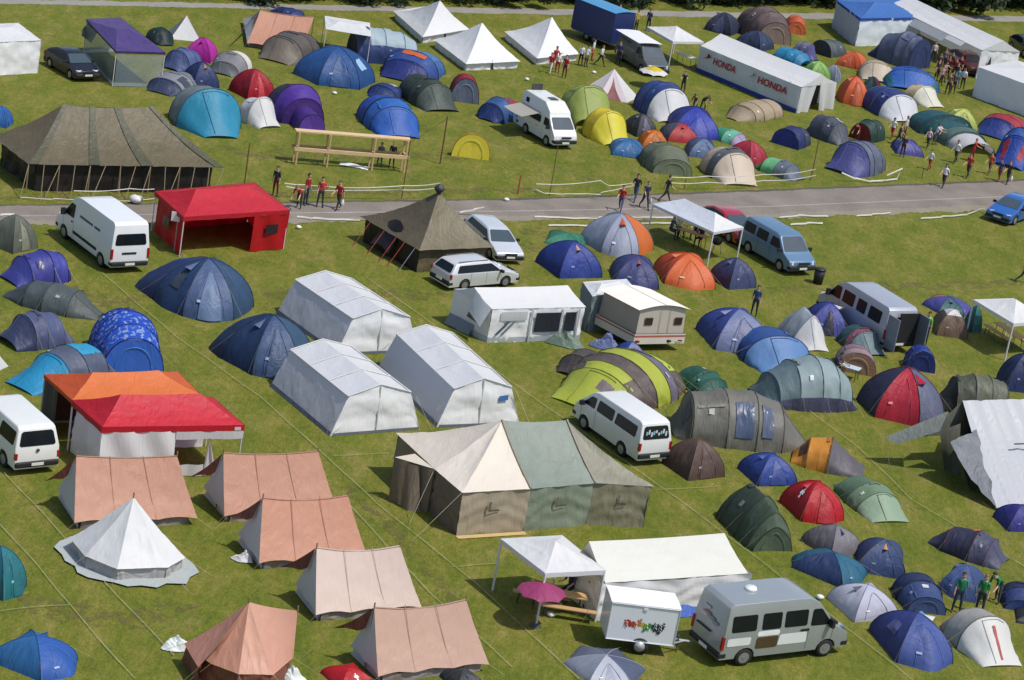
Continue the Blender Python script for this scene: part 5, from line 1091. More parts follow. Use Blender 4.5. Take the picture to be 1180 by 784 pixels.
put('a2', (522, 374, 692, 455), (-1, .3), tunnel(tun(2.6, .95, 1.1), [(40, 60, 118), (36, 54, 108), (44, 66, 124)], spot=[(1, .42, .62, 0, 1, (206, 212, 222))]), 'dark blue tent with a white stripe behind the royal blue tunnel', name='tunnel_tent')
put('a2', (470, 428, 760, 630), (.8, .8), tunnel([(-1.9, .8, .15), (-1.2, 1.1, 1.05), (0, 1.2, 1.3), (.1, 1.2, 1.3), (1.0, 1.15, 1.15), (2.0, .9, .12)], [(34, 62, 66), (44, 92, 200), (36, 70, 140), (64, 124, 214), (58, 112, 208)], band=(26, 50, 110)), 'bright royal blue tunnel tent behind the timber frame', name='tunnel_tent')
put('a2', (55, 378, 332, 598), (.85, .7), tunnel([(-1.9, .7, .15), (-1.3, 1.05, 1.05), (-.1, 1.2, 1.35), (.7, 1.0, 1.0), (.75, .62, .72), (1.8, .62, .66)], [(56, 38, 92), (54, 40, 96), (92, 58, 166), (70, 44, 124), (80, 50, 140)], top=((46, 44, 60), (1,), .55), caps=(None, (100, 66, 170)), band=(36, 24, 66)), 'purple tent with black roof panel and small porch', name='tunnel_tent')
put('a2', (898, 603, 1078, 726), (.45, 1), tunnel([(-.45, .8, .7), (-.1, 1.0, 1.0), (.15, 1.05, 1.05)], [(232, 186, 44), (236, 192, 50)], caps=((232, 186, 44), (255, 212, 70)), band=(196, 150, 40)), 'small yellow half-round shelter on the grass', name='beach_shelter')  # front face coloured brighter than the sides to look sunlit
put('p', (549, 111, 601, 143), (-1, .3), tunnel([(-1.6, .7, .15), (-1.1, 1.05, 1.0), (.2, 1.1, 1.25), (1.2, 1.0, 1.0), (1.7, .6, .1)], [(70, 108, 160), (76, 116, 170), (64, 100, 160), (46, 66, 124)], top=((178, 52, 66), (0, 1), .5)), 'blue tent with red roof strip left of the camper van', name='tunnel_tent')
# ---- upper middle
put('a3', (905, 55, 1070, 165), (-1, .4), dome([(44, 48, 70), (52, 58, 84), (36, 40, 60), (70, 78, 104)], pole=(150, 156, 160)), 'near-black navy dome left of the brown tunnel at the far track')
put('p', (846, 7, 912, 53), (.85, .6), tunnel([(-2.2, .9, .2), (-1.5, 1.25, 1.2), (-.2, 1.4, 1.55), (.9, 1.35, 1.5), (1.9, 1.1, 1.15)], [(92, 76, 74), (112, 94, 92), (120, 102, 98), (116, 98, 96)], caps=(None, (150, 130, 120)), band=(74, 62, 62), door=[]), 'brown tunnel tent with framed door by the far track', name='tunnel_tent')
put('p', (846, 35, 892, 60), (1, .3), dome([(52, 66, 96), (60, 74, 104), (84, 88, 102), (48, 60, 88)], pole=(40, 46, 66)), 'slate and navy dome right behind the lettered marquee')
put('a4', (85, 66, 192, 162), (.5, 1), tunnel([(-1.2, .8, .6), (-.7, 1.1, 1.25), (.5, 1.1, 1.3), (1.2, .95, 1.0)], [(232, 116, 74), (236, 122, 80), (226, 108, 66)], caps=((220, 100, 60), (232, 118, 76)), band=(190, 84, 50)), 'orange arched tent beside the brown tunnel at the far track', name='tunnel_tent')
put('a4', (105, 188, 248, 280), (1, .3), tunnel(tun(3, 1, 1.1), [(96, 92, 150), (140, 136, 176), (128, 126, 160)], band=(60, 60, 90)), 'lilac-grey tent behind the turquoise tunnel', name='tunnel_tent')
put('a4', (25, 210, 218, 308), (1, .35), tunnel([(-1.9, .8, .2), (-1.2, 1.1, 1.1), (-.1, 1.15, 1.2), (1.0, 1.15, 1.15), (1.6, .8, .6)], [(40, 100, 140), (62, 158, 206), (66, 164, 212), (60, 150, 200)], band=(30, 80, 120)), 'turquoise tunnel tent behind the lettered marquee', name='tunnel_tent')
put('a4', (208, 177, 378, 264), (-1, .1), tunnel([(-1.8, .6, .4), (-1.0, .95, 1.0), (.2, 1.05, 1.15), (1.2, 1.05, 1.15)], [(84, 92, 98), (92, 102, 106), (98, 108, 112)], caps=(None, (52, 58, 66)), band=(60, 66, 72)), 'dark grey tunnel tent with open end right of the turquoise tunnel', name='tunnel_tent')
put('a4', (325, 232, 472, 321), (-1, .6), dome([(230, 104, 56), (240, 120, 70), (220, 92, 48), (234, 110, 60)], pole=(170, 70, 40)), 'small orange dome above the beige tent')
put('a4', (468, 138, 758, 316), (1, .35), tunnel([(-2.4, 1.0, .2), (-1.4, 1.3, 1.3), (-1.35, 1.3, 1.3), (.3, 1.5, 1.75), (1.2, 1.45, 1.65), (1.9, 1.4, 1.6)], [(52, 66, 106), (52, 66, 106), (108, 118, 146), (112, 122, 150), (104, 114, 142)], caps=(None, (52, 64, 104)), band=(56, 66, 92)), 'large slate tunnel tent with navy porch below the blue-roofed marquee', name='tunnel_tent')
put('a4', (172, 274, 304, 370), (1, .8), dome([(150, 206, 96), (168, 222, 110), (130, 190, 80), (176, 226, 130)], pole=(90, 130, 60)), 'lime green dome just behind the end of the lettered marquee')
put('a4', (262, 291, 352, 376), (1, .3), dome([(158, 164, 184), (170, 176, 194)], pole=(110, 114, 130)), 'pale grey dome right of the lime green dome')
put('a4', (425, 270, 594, 385), (.3, 1), tunnel([(-1.5, .7, .2), (-.9, 1.1, 1.1), (.5, 1.2, 1.3), (1.5, 1.0, .15)], [(198, 180, 156), (206, 190, 166), (216, 200, 178)], band=(150, 134, 112)), 'beige tent between the two orange ones and the blue twin tent', name='tunnel_tent')
put('a4', (436, 345, 530, 425), (-1, .6), dome([(40, 60, 62), (92, 34, 44), (40, 50, 56), (60, 40, 46)], pole=(30, 36, 36)), 'tiny dark green and maroon dome under the beige tent')
put('a4', (533, 298, 796, 432), (.4, 1), tunnel([(-1.5, 1.2, .7), (-.8, 1.7, 1.25), (.4, 1.8, 1.35), (1.4, 1.5, .2)], [(40, 84, 180), (54, 106, 204), (62, 120, 214)], band=(24, 60, 130), spot=[(2, .08, .2, 0, .9, (34, 100, 110)), (2, .8, .92, 0, .9, (34, 100, 110))]), 'wide bright blue tent with teal edges above the cream dome', name='tunnel_tent')
put('a4', (324, 343, 473, 484), (.8, .8), dome([(238, 112, 60), (244, 124, 70), (226, 98, 50), (236, 108, 58)], pole=(180, 80, 44), ext=.6), 'vivid orange dome at the end of the lettered marquee')
put('a4', (430, 388, 718, 560), (1, .55), tunnel([(-1.9, .9, .25), (-1.3, 1.2, 1.2), (-.1, 1.3, 1.4), (.9, 1.3, 1.35), (2.0, 1.0, .12)], [(46, 60, 116), (50, 66, 126), (52, 68, 128), (214, 216, 222)], band=(160, 166, 184)), 'navy tunnel tent with white porch in the upper right crowd', name='tunnel_tent')
put('a4', (622, 380, 818, 490), (1, .45), tunnel([(-1.5, .7, .15), (-.9, 1.05, 1.0), (.2, 1.15, 1.2), (1.6, .8, .12)], [(206, 186, 140), (218, 200, 158), (226, 220, 204)], band=(180, 160, 120)), 'cream and straw coloured tent beside the navy and white tunnel', name='tunnel_tent')
put('a3', (348, 312, 615, 465), (.4, 1), cone([(226, 208, 212), (236, 226, 228), (214, 196, 200), (220, 204, 208), (206, 190, 194), (230, 214, 218)], n=6, R=1.7, Hh=1.8, door=(0, (118, 56, 58))), 'pale pink peaked tent with dark red door flap', name='peaked_tent')
put('a3', (240, 383, 494, 586), (.8, .7), tunnel([(-1.8, 1.0, .3), (-1.1, 1.4, 1.3), (.3, 1.5, 1.6), (1.7, 1.2, .4)], [(150, 164, 76), (164, 180, 90), (172, 188, 98)], band=(120, 134, 60)), 'olive-lime tent behind the yellow one', name='tunnel_tent')
put('a3', (352, 486, 574, 664), (.9, .6), tunnel([(-1.6, 1.0, .9), (-1.0, 1.25, 1.15), (.2, 1.3, 1.25), (1.6, .95, .12)], [(216, 196, 50), (232, 210, 56), (240, 220, 70)], band=(196, 170, 40)), 'bright yellow tent in front of the olive-lime one', name='tunnel_tent')
put('a3', (583, 363, 860, 564), (1, .7), tunnel([(-1.9, 1.0, .3), (-1.3, 1.3, 1.3), (-.1, 1.4, 1.5), (.7, 1.35, 1.4), (1.9, 1.1, .12)], [(44, 66, 122), (52, 78, 142), (56, 82, 146), (222, 222, 226)], band=(36, 52, 96)), 'navy tunnel tent with white front under the yellow parasol', name='tunnel_tent')
put('a3', (532, 513, 694, 620), (1, .5), dome([(70, 72, 84), (54, 56, 68), (48, 50, 62), (60, 62, 74)], pole=(40, 42, 50)), 'charcoal dome right of the yellow tent')
put('a3', (606, 586, 748, 684), (.6, 1), dome([(232, 130, 44), (240, 142, 52), (216, 112, 36), (226, 124, 40)], pole=(170, 90, 30)), 'small orange dome between the blue dome and the grey-red one')
put('a3', (702, 553, 884, 655), (1, .3), dome([(206, 64, 70), (108, 108, 128), (100, 100, 118), (196, 58, 64)], turn=.75, pole=(70, 70, 84)), 'dome tent half grey and half red below the royal blue tent')
put('a3', (735, 478, 976, 636), (.55, 1), dome([(54, 74, 190), (38, 46, 96), (40, 50, 110), (48, 60, 150)], n=4, R=1.8, ext=.5, pole=(26, 30, 66)), 'royal blue dome with navy sides under two figures')
put('a3', (478, 623, 644, 724), (.3, 1), dome([(56, 124, 190), (64, 134, 200), (40, 96, 160), (70, 140, 206)], pole=(30, 70, 120)), 'azure dome below the yellow tent')
put('p', (735, 163, 798, 204), (.75, .75), tunnel([(-1.7, 1.0, .3), (-1.1, 1.25, 1.15), (.4, 1.35, 1.4), (1.5, 1.2, .9)], [(96, 104, 82), (112, 120, 98), (120, 128, 106)], caps=(None, (124, 132, 110)), band=(76, 82, 64)), 'olive-grey tent right of the azure dome', name='tunnel_tent')
put('a3', (818, 622, 974, 728), (.5, 1), dome([(112, 136, 178), (52, 58, 86), (52, 58, 86), (96, 118, 160)], turn=0, pole=(40, 46, 66)), 'small navy dome with pale blue front panel')
put('a3', (908, 573, 1125, 668), (.9, .3), tunnel([(-1.8, .7, .15), (-1.1, 1.05, 1.0), (0, 1.15, 1.2), (.9, 1.05, 1.05), (1.8, .7, .1)], [(60, 150, 110), (76, 166, 128), (130, 206, 180), (180, 160, 196)], band=(50, 110, 90)), 'green, mint and lilac tent left of the beige tunnel', name='tunnel_tent')
put('a3', (998, 633, 1196, 758), (.8, .5), dome([(196, 60, 78), (48, 50, 72), (44, 46, 66), (190, 54, 72)], pole=(60, 30, 40), turn=.4), 'crimson and navy dome right of the mint and lilac tent')
put('p', (805, 169, 873, 216), (1, .75), tunnel([(-1.8, 1.0, .3), (-1.2, 1.25, 1.2), (-.2, 1.35, 1.45), (.6, 1.3, 1.4), (1.8, 1.0, .12)], [(202, 186, 166), (206, 190, 170), (104, 110, 118), (222, 204, 186)], band=(150, 140, 128)), 'beige tunnel tent with a grey band above the road', name='tunnel_tent')
put('p', (836, 114, 903, 141), (-1, .2), tunnel([(-1.8, .3, .1), (-1.2, .75, .9), (-.4, .8, 1.0), (.5, .8, 1.0), (1.1, .72, .85), (2.0, .3, .1)], [(186, 166, 140), (196, 176, 148), (196, 176, 148), (190, 170, 142), (176, 158, 132)], band=(110, 96, 78)), 'low beige tunnel tent lying in front of the lettered marquee', name='tunnel_tent')
# ---- upper right
put('a4', (32, 568, 214, 680), (-1, .3), tunnel([(-1.6, .7, .4), (-.9, 1.0, 1.0), (.2, 1.1, 1.2), (1.3, 1.1, 1.15)], [(60, 66, 90), (66, 72, 96), (50, 58, 110)], caps=(None, (44, 56, 140)), band=(40, 44, 64)), 'small navy tunnel tent with deep blue mouth', name='tunnel_tent')
put('a4', (178, 517, 400, 660), (1, .4), tunnel([(-2, .9, .2), (-1.3, 1.2, 1.2), (0, 1.3, 1.35), (1.0, 1.2, 1.15), (1.9, .9, .12)], [(72, 78, 92), (78, 84, 100), (84, 90, 106), (92, 98, 110)], spot=[(2, .55, .75, .1, .8, (196, 214, 230))], band=(50, 54, 66)), 'charcoal tunnel tent with a white patch', name='tunnel_tent')
put('a4', (383, 537, 549, 650), (-1, .2), tunnel([(-1.5, .8, .2), (-.9, 1.05, 1.05), (.4, 1.1, 1.2), (1.4, 1.05, 1.0)], [(40, 64, 58), (48, 74, 66), (44, 68, 62)], caps=(None, (120, 40, 40)), band=(30, 46, 44)), 'dark green tent with red inside showing at its mouth', name='tunnel_tent')
put('a4', (648, 497, 1046, 706), (.9, .55), tunnel([(-2.7, 1.0, .9), (-2.1, 1.35, 1.3), (-.6, 1.5, 1.6), (-.5, 1.2, 1.2), (.7, 1.25, 1.3), (1.4, 1.15, 1.2), (1.42, 1.05, 1.1), (2.6, .95, .85)], [(36, 84, 92), (40, 92, 100), (34, 78, 86), (50, 104, 110), (96, 122, 118), (104, 126, 122), (206, 204, 206)], band=(24, 60, 68)), 'long teal tunnel tent with grey and white end in the crowd', name='tunnel_tent')
put('a4', (806, 488, 970, 606), (.6, 1), dome([(206, 216, 112), (214, 224, 126), (190, 200, 96), (208, 216, 116)], pole=(150, 160, 80)), 'pale yellow-green dome behind the teal tunnel')
put('a4', (958, 512, 1200, 640), (-1, .35), tunnel([(-1.7, .8, .2), (-1.0, 1.2, 1.2), (.2, 1.35, 1.45), (.9, 1.25, 1.25), (2.0, .9, .12)], [(176, 54, 72), (196, 64, 80), (190, 60, 76), (46, 66, 140)], band=(60, 40, 80)), 'red and navy tent behind the blue one with red patches at the right edge', name='tunnel_tent')
put('a4', (1030, 572, 1250, 776), (-.9, .5), tunnel([(-1.6, .9, .8), (-.9, 1.25, 1.25), (.1, 1.3, 1.35), (.7, 1.2, 1.1), (2.0, 1.0, .12)], [(64, 108, 186), (76, 124, 198), (70, 112, 192), (50, 84, 178)], spot=[(1, .42, .56, .3, .8, (186, 50, 62)), (3, .25, .40, .1, .8, (196, 54, 70)), (3, .62, .74, .2, .7, (196, 54, 70))], band=(40, 60, 130)), 'blue tent with red patches at the right edge beside the road walkers', name='tunnel_tent')
put('a4', (572, 628, 724, 714), (.7, .9), dome([(98, 98, 178), (54, 50, 108), (52, 48, 104), (90, 90, 168)], pole=(40, 38, 80), R=1.1, Hh=.9), 'small violet-blue dome by the walking youths')
put('p', (949, 161, 1021, 206), (-1, .25), tunnel([(-1.8, 1.1, 1.0), (-1.0, 1.3, 1.35), (.2, 1.4, 1.5), (.7, 1.35, 1.45), (2.0, 1.1, .15)], [(110, 118, 140), (116, 124, 148), (122, 132, 156), (92, 96, 160)], band=(70, 76, 98)), 'slate blue tunnel tent with violet porch above the road', name='tunnel_tent')
put('p', (869, 181, 928, 210), (1, .35), tunnel([(-1.8, .7, .2), (-1.1, 1.05, 1.0), (.0, 1.1, 1.15), (.9, 1.05, 1.05), (1.7, .7, .12)], [(46, 130, 76), (130, 212, 150), (124, 134, 150), (112, 122, 140)], band=(60, 90, 80)), 'small green, mint and grey tent right beside the road', name='tunnel_tent')
# ---- left, below the road
put('b1', (-60, 222, 172, 405), (1, .4), dome([(110, 116, 104), (120, 124, 110), (98, 104, 92), (116, 120, 108)], pole=(180, 176, 150), door=(0, (140, 142, 126), .4)), 'grey-olive dome at the left edge above the violet-blue tent')
put('b1', (-8, 380, 322, 556), (1, -.12), tunnel([(-2.1, 1.0, .12), (-1.2, 1.2, 1.1), (.2, 1.3, 1.3), (.25, 1.28, 1.3), (1.3, 1.15, 1.1), (1.6, .95, .6)], [(72, 78, 168), (66, 70, 156), (50, 54, 120), (76, 82, 176), (58, 60, 130)], band=(34, 36, 86), win=[(1, .2, .34, .3, .6, (40, 40, 84))]), 'violet-blue tent in front of the white van', name='tunnel_tent')
put('b1', (12, 520, 474, 704), (1, .25), tunnel([(-2.5, .5, .12), (-1.2, 1.1, 1.15), (-.2, 1.2, 1.3), (1.1, 1.1, 1.2), (2.4, .55, .15)], [(70, 80, 84), (84, 94, 98), (92, 102, 104), (88, 98, 96)], band=(40, 46, 54)), 'long grey-green tunnel tent below the violet-blue tent', name='tunnel_tent')
put('p', (-6, 357, 87, 406), (-1, .15), tunnel([(-1.9, .9, .12), (-1.0, 1.2, 1.1), (.1, 1.3, 1.3), (.8, 1.25, 1.2), (1.9, 1.0, .3)], [(104, 114, 156), (98, 108, 148), (90, 98, 136), (62, 70, 104)], band=(170, 174, 190)), 'grey-blue tent with a dark front flap at the left edge', name='tunnel_tent')
put('b1', (608, 413, 1148, 714), (.30, 1), dome([(84, 108, 150), (56, 84, 116), (50, 74, 118), (58, 80, 128), (44, 64, 112), (42, 66, 106)], n=6, R=2.1, Hh=1.75, exts={0: .5, 4: 1.3, 5: .2, 2: .5, 1: .1}, pole=(54, 50, 76), door=(0, (100, 124, 160), .5), win=(5, (52, 62, 78))), 'big slate blue six-sided tent below the red gazebo')
put('p', (240, 361, 362, 438), (.5, 1), dome([(70, 94, 134), (62, 92, 120), (44, 64, 104), (50, 72, 112), (36, 54, 92), (40, 62, 100)], n=6, R=2.1, Hh=1.7, exts={0: .4, 4: 1.0, 1: .3}, pole=(28, 38, 60)), 'dark blue six-sided dome left of the grey-white frame tents')
put('p', (101, 354, 189, 434), (.45, 1), tunnel([(-2.0, 1.1, .5), (-1.3, 1.35, 1.3), (-.1, 1.45, 1.55), (.9, 1.35, 1.4), (1.9, 1.3, 1.2)], [(34, 70, 190), (38, 80, 206), (44, 90, 216), (50, 100, 224)], band=(20, 40, 110), caps=(None, (66, 118, 222)), speck=(170, 200, 240)), 'blue tunnel tent patterned with white specks', name='tunnel_tent')
put('c1', (20, 62, 536, 300), (-1, .25), tunnel([(-2.6, .9, .3), (-1.6, 1.3, 1.3), (-.3, 1.4, 1.5), (.7, 1.3, 1.3), (2.7, .9, .12)], [(92, 100, 122), (96, 106, 130), (100, 110, 134), (48, 164, 216)], top=((60, 180, 226), (1,), .3), band=(60, 66, 84)), 'slate tent with a long turquoise porch behind the orange gazebo', name='tunnel_tent')
put('p', (-30, 400, 10, 430), (1, .3), cone([(232, 232, 234)], n=4, R=1.5, Hh=1.6), 'white tent corner at the left edge above the turquoise porch', name='peaked_tent')
put('p', (-40, 628, 31, 693), (1, .35), dome([(44, 130, 140), (124, 118, 200), (110, 104, 184), (40, 116, 130)], n=4, R=1.6, ext=.4, pole=(60, 60, 120)), 'violet and teal dome at the left edge beside the white bell tent')
put('d1', (-50, 578, 316, 792), (1, .4), dome([(58, 110, 200), (62, 136, 190), (44, 100, 160), (52, 116, 176)], n=4, R=1.9, ext=.7, pole=(30, 70, 120), door=(1, (84, 154, 204), .5), vent=(1, (40, 84, 140))), 'azure blue dome in the bottom left corner')
# ---- middle
put('b3', (340, 213, 680, 424), (.35, 1), dome([(170, 178, 200), (236, 128, 64), (140, 150, 178), (120, 128, 150), (130, 140, 168), (158, 168, 192)], n=6, R=2.0, Hh=1.7, ax=1.0, ext=.5, pole=(120, 128, 150), vent=(0, (236, 110, 56))), 'grey and orange six-sided dome below the road')
put('b3', (183, 293, 380, 390), (1, .2), dome([(66, 140, 112), (76, 152, 124), (56, 126, 100), (70, 146, 118)], pole=(40, 90, 72)), 'sea green dome behind the blue dome with a pale vent')
put('b3', (143, 340, 448, 515), (.5, 1), dome([(50, 72, 156), (46, 64, 138), (40, 56, 124), (46, 66, 146)], n=4, R=1.8, turn=.35, vent=(0, (232, 190, 160)), pole=(28, 38, 90)), 'blue dome with a pale orange vent left of the slate navy one')
put('b3', (478, 403, 704, 566), (.35, 1), dome([(70, 76, 128), (62, 68, 116), (52, 58, 104), (72, 80, 136)], n=4, R=1.6, ext=.4, vent=(0, (196, 110, 110)), pole=(40, 44, 80)), 'slate navy dome left of the bright orange tent')
put('b3', (676, 392, 960, 568), (.65, 1), dome([(244, 122, 66), (244, 116, 60), (222, 88, 40), (226, 90, 40)], n=4, R=1.7, ext=.5, pole=(200, 80, 40)), 'bright orange dome with a pale seam between two navy domes')
put('b3', (922, 418, 1144, 566), (.8, .6), dome([(72, 82, 122), (36, 40, 66), (34, 38, 62), (64, 72, 110)], n=4, R=1.5, pole=(28, 30, 48), turn=.2), 'navy dome right of the bright orange tent')
put('p', (801, 354, 890, 409), (.7, .75), dome([(134, 146, 190), (62, 70, 106), (58, 66, 104), (70, 88, 170)], n=4, R=1.7, ext=.3, pole=(70, 90, 190)), 'slate dome with lavender front beside the figure in blue')
put('p', (842, 376, 940, 435), (.75, .7), tunnel([(-1.6, .9, .2), (-.9, 1.2, 1.15), (.4, 1.3, 1.35), (.45, 1.3, 1.35), (1.7, 1.0, .12)], [(60, 100, 172), (58, 96, 168), (40, 66, 120), (112, 156, 214)], band=(34, 54, 100), win=[(1, .62, .8, .3, .7, (80, 124, 190))]), 'blue dome with light blue porch above the pale teal tent', name='tunnel_tent')
put('b4', (52, 640, 296, 846), (.8, .62), tunnel([(-1.7, 1.2, 1.15), (-.9, 1.3, 1.6), (.5, 1.25, 1.55), (1.7, .9, .10)], [(170, 180, 188), (176, 186, 194), (226, 228, 234)], e=1.35, band=(150, 158, 166), caps=((150, 160, 168), None)), 'silver-grey ridge-backed tent with white front left of the blue tent', name='ridge_backed_tent')
put('b4', (178, 618, 376, 780), (.4, 1), dome([(84, 92, 176), (50, 64, 152), (44, 56, 136), (56, 74, 164)], n=4, R=1.5, ext=.3, door=(0, (36, 38, 58), .4), pole=(30, 38, 90), vent=(1, (214, 214, 222))), 'royal blue dome pressed against the silver minibus')
put('p', (963, 374, 1022, 411), (.9, .6), tunnel([(-1.5, .8, .2), (-.9, 1.1, 1.1), (.0, 1.2, 1.25), (.5, 1.15, 1.2), (1.6, .9, .12)], [(56, 88, 92), (60, 92, 96), (160, 100, 122), (126, 152, 158)], band=(60, 70, 76)), 'teal tent with a dusty pink band beside the silver minibus', name='tunnel_tent')
put('p', (961, 396, 1010, 435), (.25, 1), tunnel([(-1.3, .7, .4), (-.7, 1.0, 1.0), (.4, 1.1, 1.15), (1.1, 1.1, 1.1)], [(150, 130, 138), (166, 140, 148), (180, 152, 158)], caps=(None, (170, 132, 110)), band=(110, 90, 100)), 'dusty pink tent with open mouth and a folding table before it', name='tunnel_tent')
put('p', (1040, 397, 1078, 431), (.4, 1), tunnel([(-.9, .7, .6), (-.4, .95, 1.0), (.5, 1.0, 1.05), (.9, .98, 1.0)], [(38, 60, 140), (44, 68, 152), (50, 78, 166)], caps=(None, (34, 50, 112)), band=(28, 40, 90)), 'small round blue pop-up tent behind the navy and red dome', name='tunnel_tent')
put('p', (1062, 339, 1120, 366), (1, .3), dome([(90, 92, 170), (60, 110, 110), (88, 86, 160), (200, 130, 100), (84, 86, 164), (60, 104, 106)], n=6, R=1.7, pole=(50, 60, 90)), 'violet and teal dome behind the brown tent by the right gazebo')
put('p', (1108, 352, 1132, 384), (1, .5), dome([(60, 128, 132), (56, 120, 126)], n=4, R=.9, Hh=1.0), 'teal tent corner beside the right white gazebo')
put('b4', (752, 648, 924, 792), (.3, 1), dome([(122, 100, 84), (104, 86, 74), (96, 80, 68), (116, 96, 82)], n=4, R=1.3, Hh=1.3, turn=.1, pole=(76, 62, 54), cap=(234, 230, 226)), 'brown dome with a white cap left of the right white gazebo')
put('c3', (470, 52, 656, 200), (.8, .8), dome([(128, 138, 186), (54, 84, 176), (46, 74, 160), (60, 90, 180)], n=4, R=1.3, pole=(50, 60, 120)), 'small blue dome behind the lime and grey tent')
put('c3', (762, 163, 1024, 314), (.9, .5), tunnel([(-1.5, .8, .2), (-.9, 1.15, 1.05), (.2, 1.2, 1.25), (.9, 1.1, 1.0), (1.6, .7, .15)], [(36, 78, 66), (40, 86, 72), (46, 98, 84), (44, 94, 80)], spot=[(1, .62, .68, .2, .4, (220, 226, 220))], band=(28, 58, 50)), 'dark green dome right of the lime and grey tent', name='tunnel_tent')
put('c3', (212, 80, 830, 390), (-.95, .35), tunnel([(-2.9, 1.2, .12), (-2.1, 1.6, 1.3), (-1.3, 1.8, 1.75), (-.7, 1.85, 1.95), (.2, 1.85, 1.95), (.8, 1.7, 1.7), (1.3, 1.5, 1.45), (2.9, 1.0, .12)], [(198, 210, 84), (108, 96, 94), (132, 126, 150), (194, 206, 78), (106, 94, 92), (196, 208, 80), (194, 206, 78)], low=(.30, (108, 96, 94), (5,)), e=2.0, band=(70, 62, 64), win=[(6, .55, .70, .18, .42, (122, 110, 112))], spot=[(6, .74, .84, .62, .86, (60, 76, 70))], top=((208, 226, 80), (1,), .45)), 'large lime green and grey multi-pole tent behind the white van', name='tunnel_tent')
put('c3', (238, 84, 480, 236), (-1, .5), tunnel([(-1.2, .9, .9), (-.6, 1.1, 1.2), (.5, 1.1, 1.15), (1.3, .8, .2)], [(196, 216, 64), (92, 84, 84), (84, 76, 78)], band=(60, 54, 56)), 'grey and lime side tent joined behind the large lime one', name='tunnel_tent')
put('p', (767, 447, 932, 523), (1, .10), tunnel([(-3.0, .9, .12), (-2.4, 1.35, 1.75), (-2.35, 1.4, 1.8), (-.9, 1.6, 2.1), (.4, 1.65, 2.15), (1.6, 1.5, 1.75), (3.0, .8, .12)], [(110, 110, 104), (136, 134, 124), (136, 134, 124), (142, 140, 130), (138, 136, 128), (140, 138, 130)], win=[(3, .08, .36, .25, .85, (78, 90, 116)), (4, .10, .36, .15, .6, (84, 94, 116)), (0, .25, .45, .45, .9, (44, 50, 62))], band=(88, 86, 80), e=2.1), 'long khaki-grey tunnel tent with blue windows behind the brown dome', name='tunnel_tent')
put('c3', (712, 488, 1002, 686), (.4, 1), dome([(98, 78, 70), (84, 68, 62), (72, 58, 54), (92, 74, 66)], n=4, R=1.5, Hh=1.4, turn=.5, pole=(150, 126, 90)), 'dark brown dome at the corner of the khaki-grey tunnel tent')
put('p', (849, 521, 919, 561), (.5, 1), dome([(54, 80, 160), (50, 74, 150), (44, 66, 134), (58, 84, 166)], n=4, R=1.5, Hh=1.0, turn=.3, pole=(34, 50, 110)), 'low blue dome left of the orange and grey tent')
# ---- right, below the road
put('p', (861, 408, 988, 476), (1, .03), tunnel([(-2.5, 1.0, .15), (-1.9, 1.3, 1.05), (-1.0, 1.5, 1.65), (.1, 1.6, 1.9), (1.0, 1.55, 1.75), (1.8, 1.35, 1.2), (2.25, 1.1, .15)], [(110, 132, 138), (128, 150, 156), (158, 178, 182), (164, 184, 188), (160, 180, 184), (156, 176, 180)], low=(.10, (78, 80, 106), None), band=(76, 94, 102)), 'pale teal tunnel tent with dark mud skirt', name='tunnel_tent')
put('c4', (416, 162, 816, 446), (.1, 1), dome([(214, 48, 72), (108, 114, 142), (100, 106, 134), (46, 48, 70), (54, 54, 76), (54, 54, 78)], n=6, R=2.0, Hh=1.8, turn=-.12, exts={1: .5}, vent=(1, (190, 40, 60), -.3), pole=(40, 40, 56)), 'navy dome with a crimson panel left of the silver tarpaulin')
put('c4', (762, 197, 1140, 410), (1, .12), tunnel([(-2.4, 1.0, .2), (-1.6, 1.3, 1.2), (-.5, 1.4, 1.4), (.5, 1.4, 1.4), (1.5, 1.3, 1.25), (2.3, 1.0, .2)], [(44, 46, 42), (84, 88, 74), (120, 124, 104), (112, 116, 98), (106, 110, 92)], band=(44, 48, 42)), 'olive tunnel tent with dark ribs behind the silver tarpaulin', name='tunnel_tent')
put('c4', (1048, 106, 1250, 295), (-.3, 1), dome([(44, 58, 104), (40, 52, 96), (36, 48, 88), (48, 62, 110)], n=4, R=1.6, turn=.4, vent=(0, (210, 110, 80)), pole=(26, 34, 64)), 'navy dome cut by the right edge above the silver tarpaulin')
put('c4', (122, 483, 458, 676), (-1, -.22), tunnel([(-1.9, .9, .12), (-.15, 1.25, 1.3), (-.1, 1.25, 1.3), (.9, 1.1, 1.1), (1.6, .8, .15)], [(108, 104, 112), (150, 130, 90), (238, 160, 62), (240, 164, 66)], door=[(3, .50, .78, .1, .6, (86, 58, 36))], band=(190, 124, 50)), 'orange and grey tent above the red tent with a white cross', name='tunnel_tent')
cross_b = .12
put('p', (897, 553, 973, 605), (.8, .7), dome([(206, 28, 44), (198, 24, 40), (180, 20, 34), (196, 22, 38)], n=4, R=1.5, ext=.35, pole=(140, 16, 28), cross=(3, (240, 236, 236))), 'red dome with a white cross right of the dark green tent')
put('p', (960, 548, 1049, 603), (.85, .75), tunnel([(-1.9, .7, .15), (-1.2, 1.0, .95), (0, 1.15, 1.3), (.8, 1.05, 1.15), (1.9, .9, .12)], [(110, 138, 110), (112, 140, 112), (140, 168, 136), (164, 190, 160)], e=1.8, band=(80, 104, 82)), 'sage green ridge-backed tent right of the red one with a cross', name='tunnel_tent')
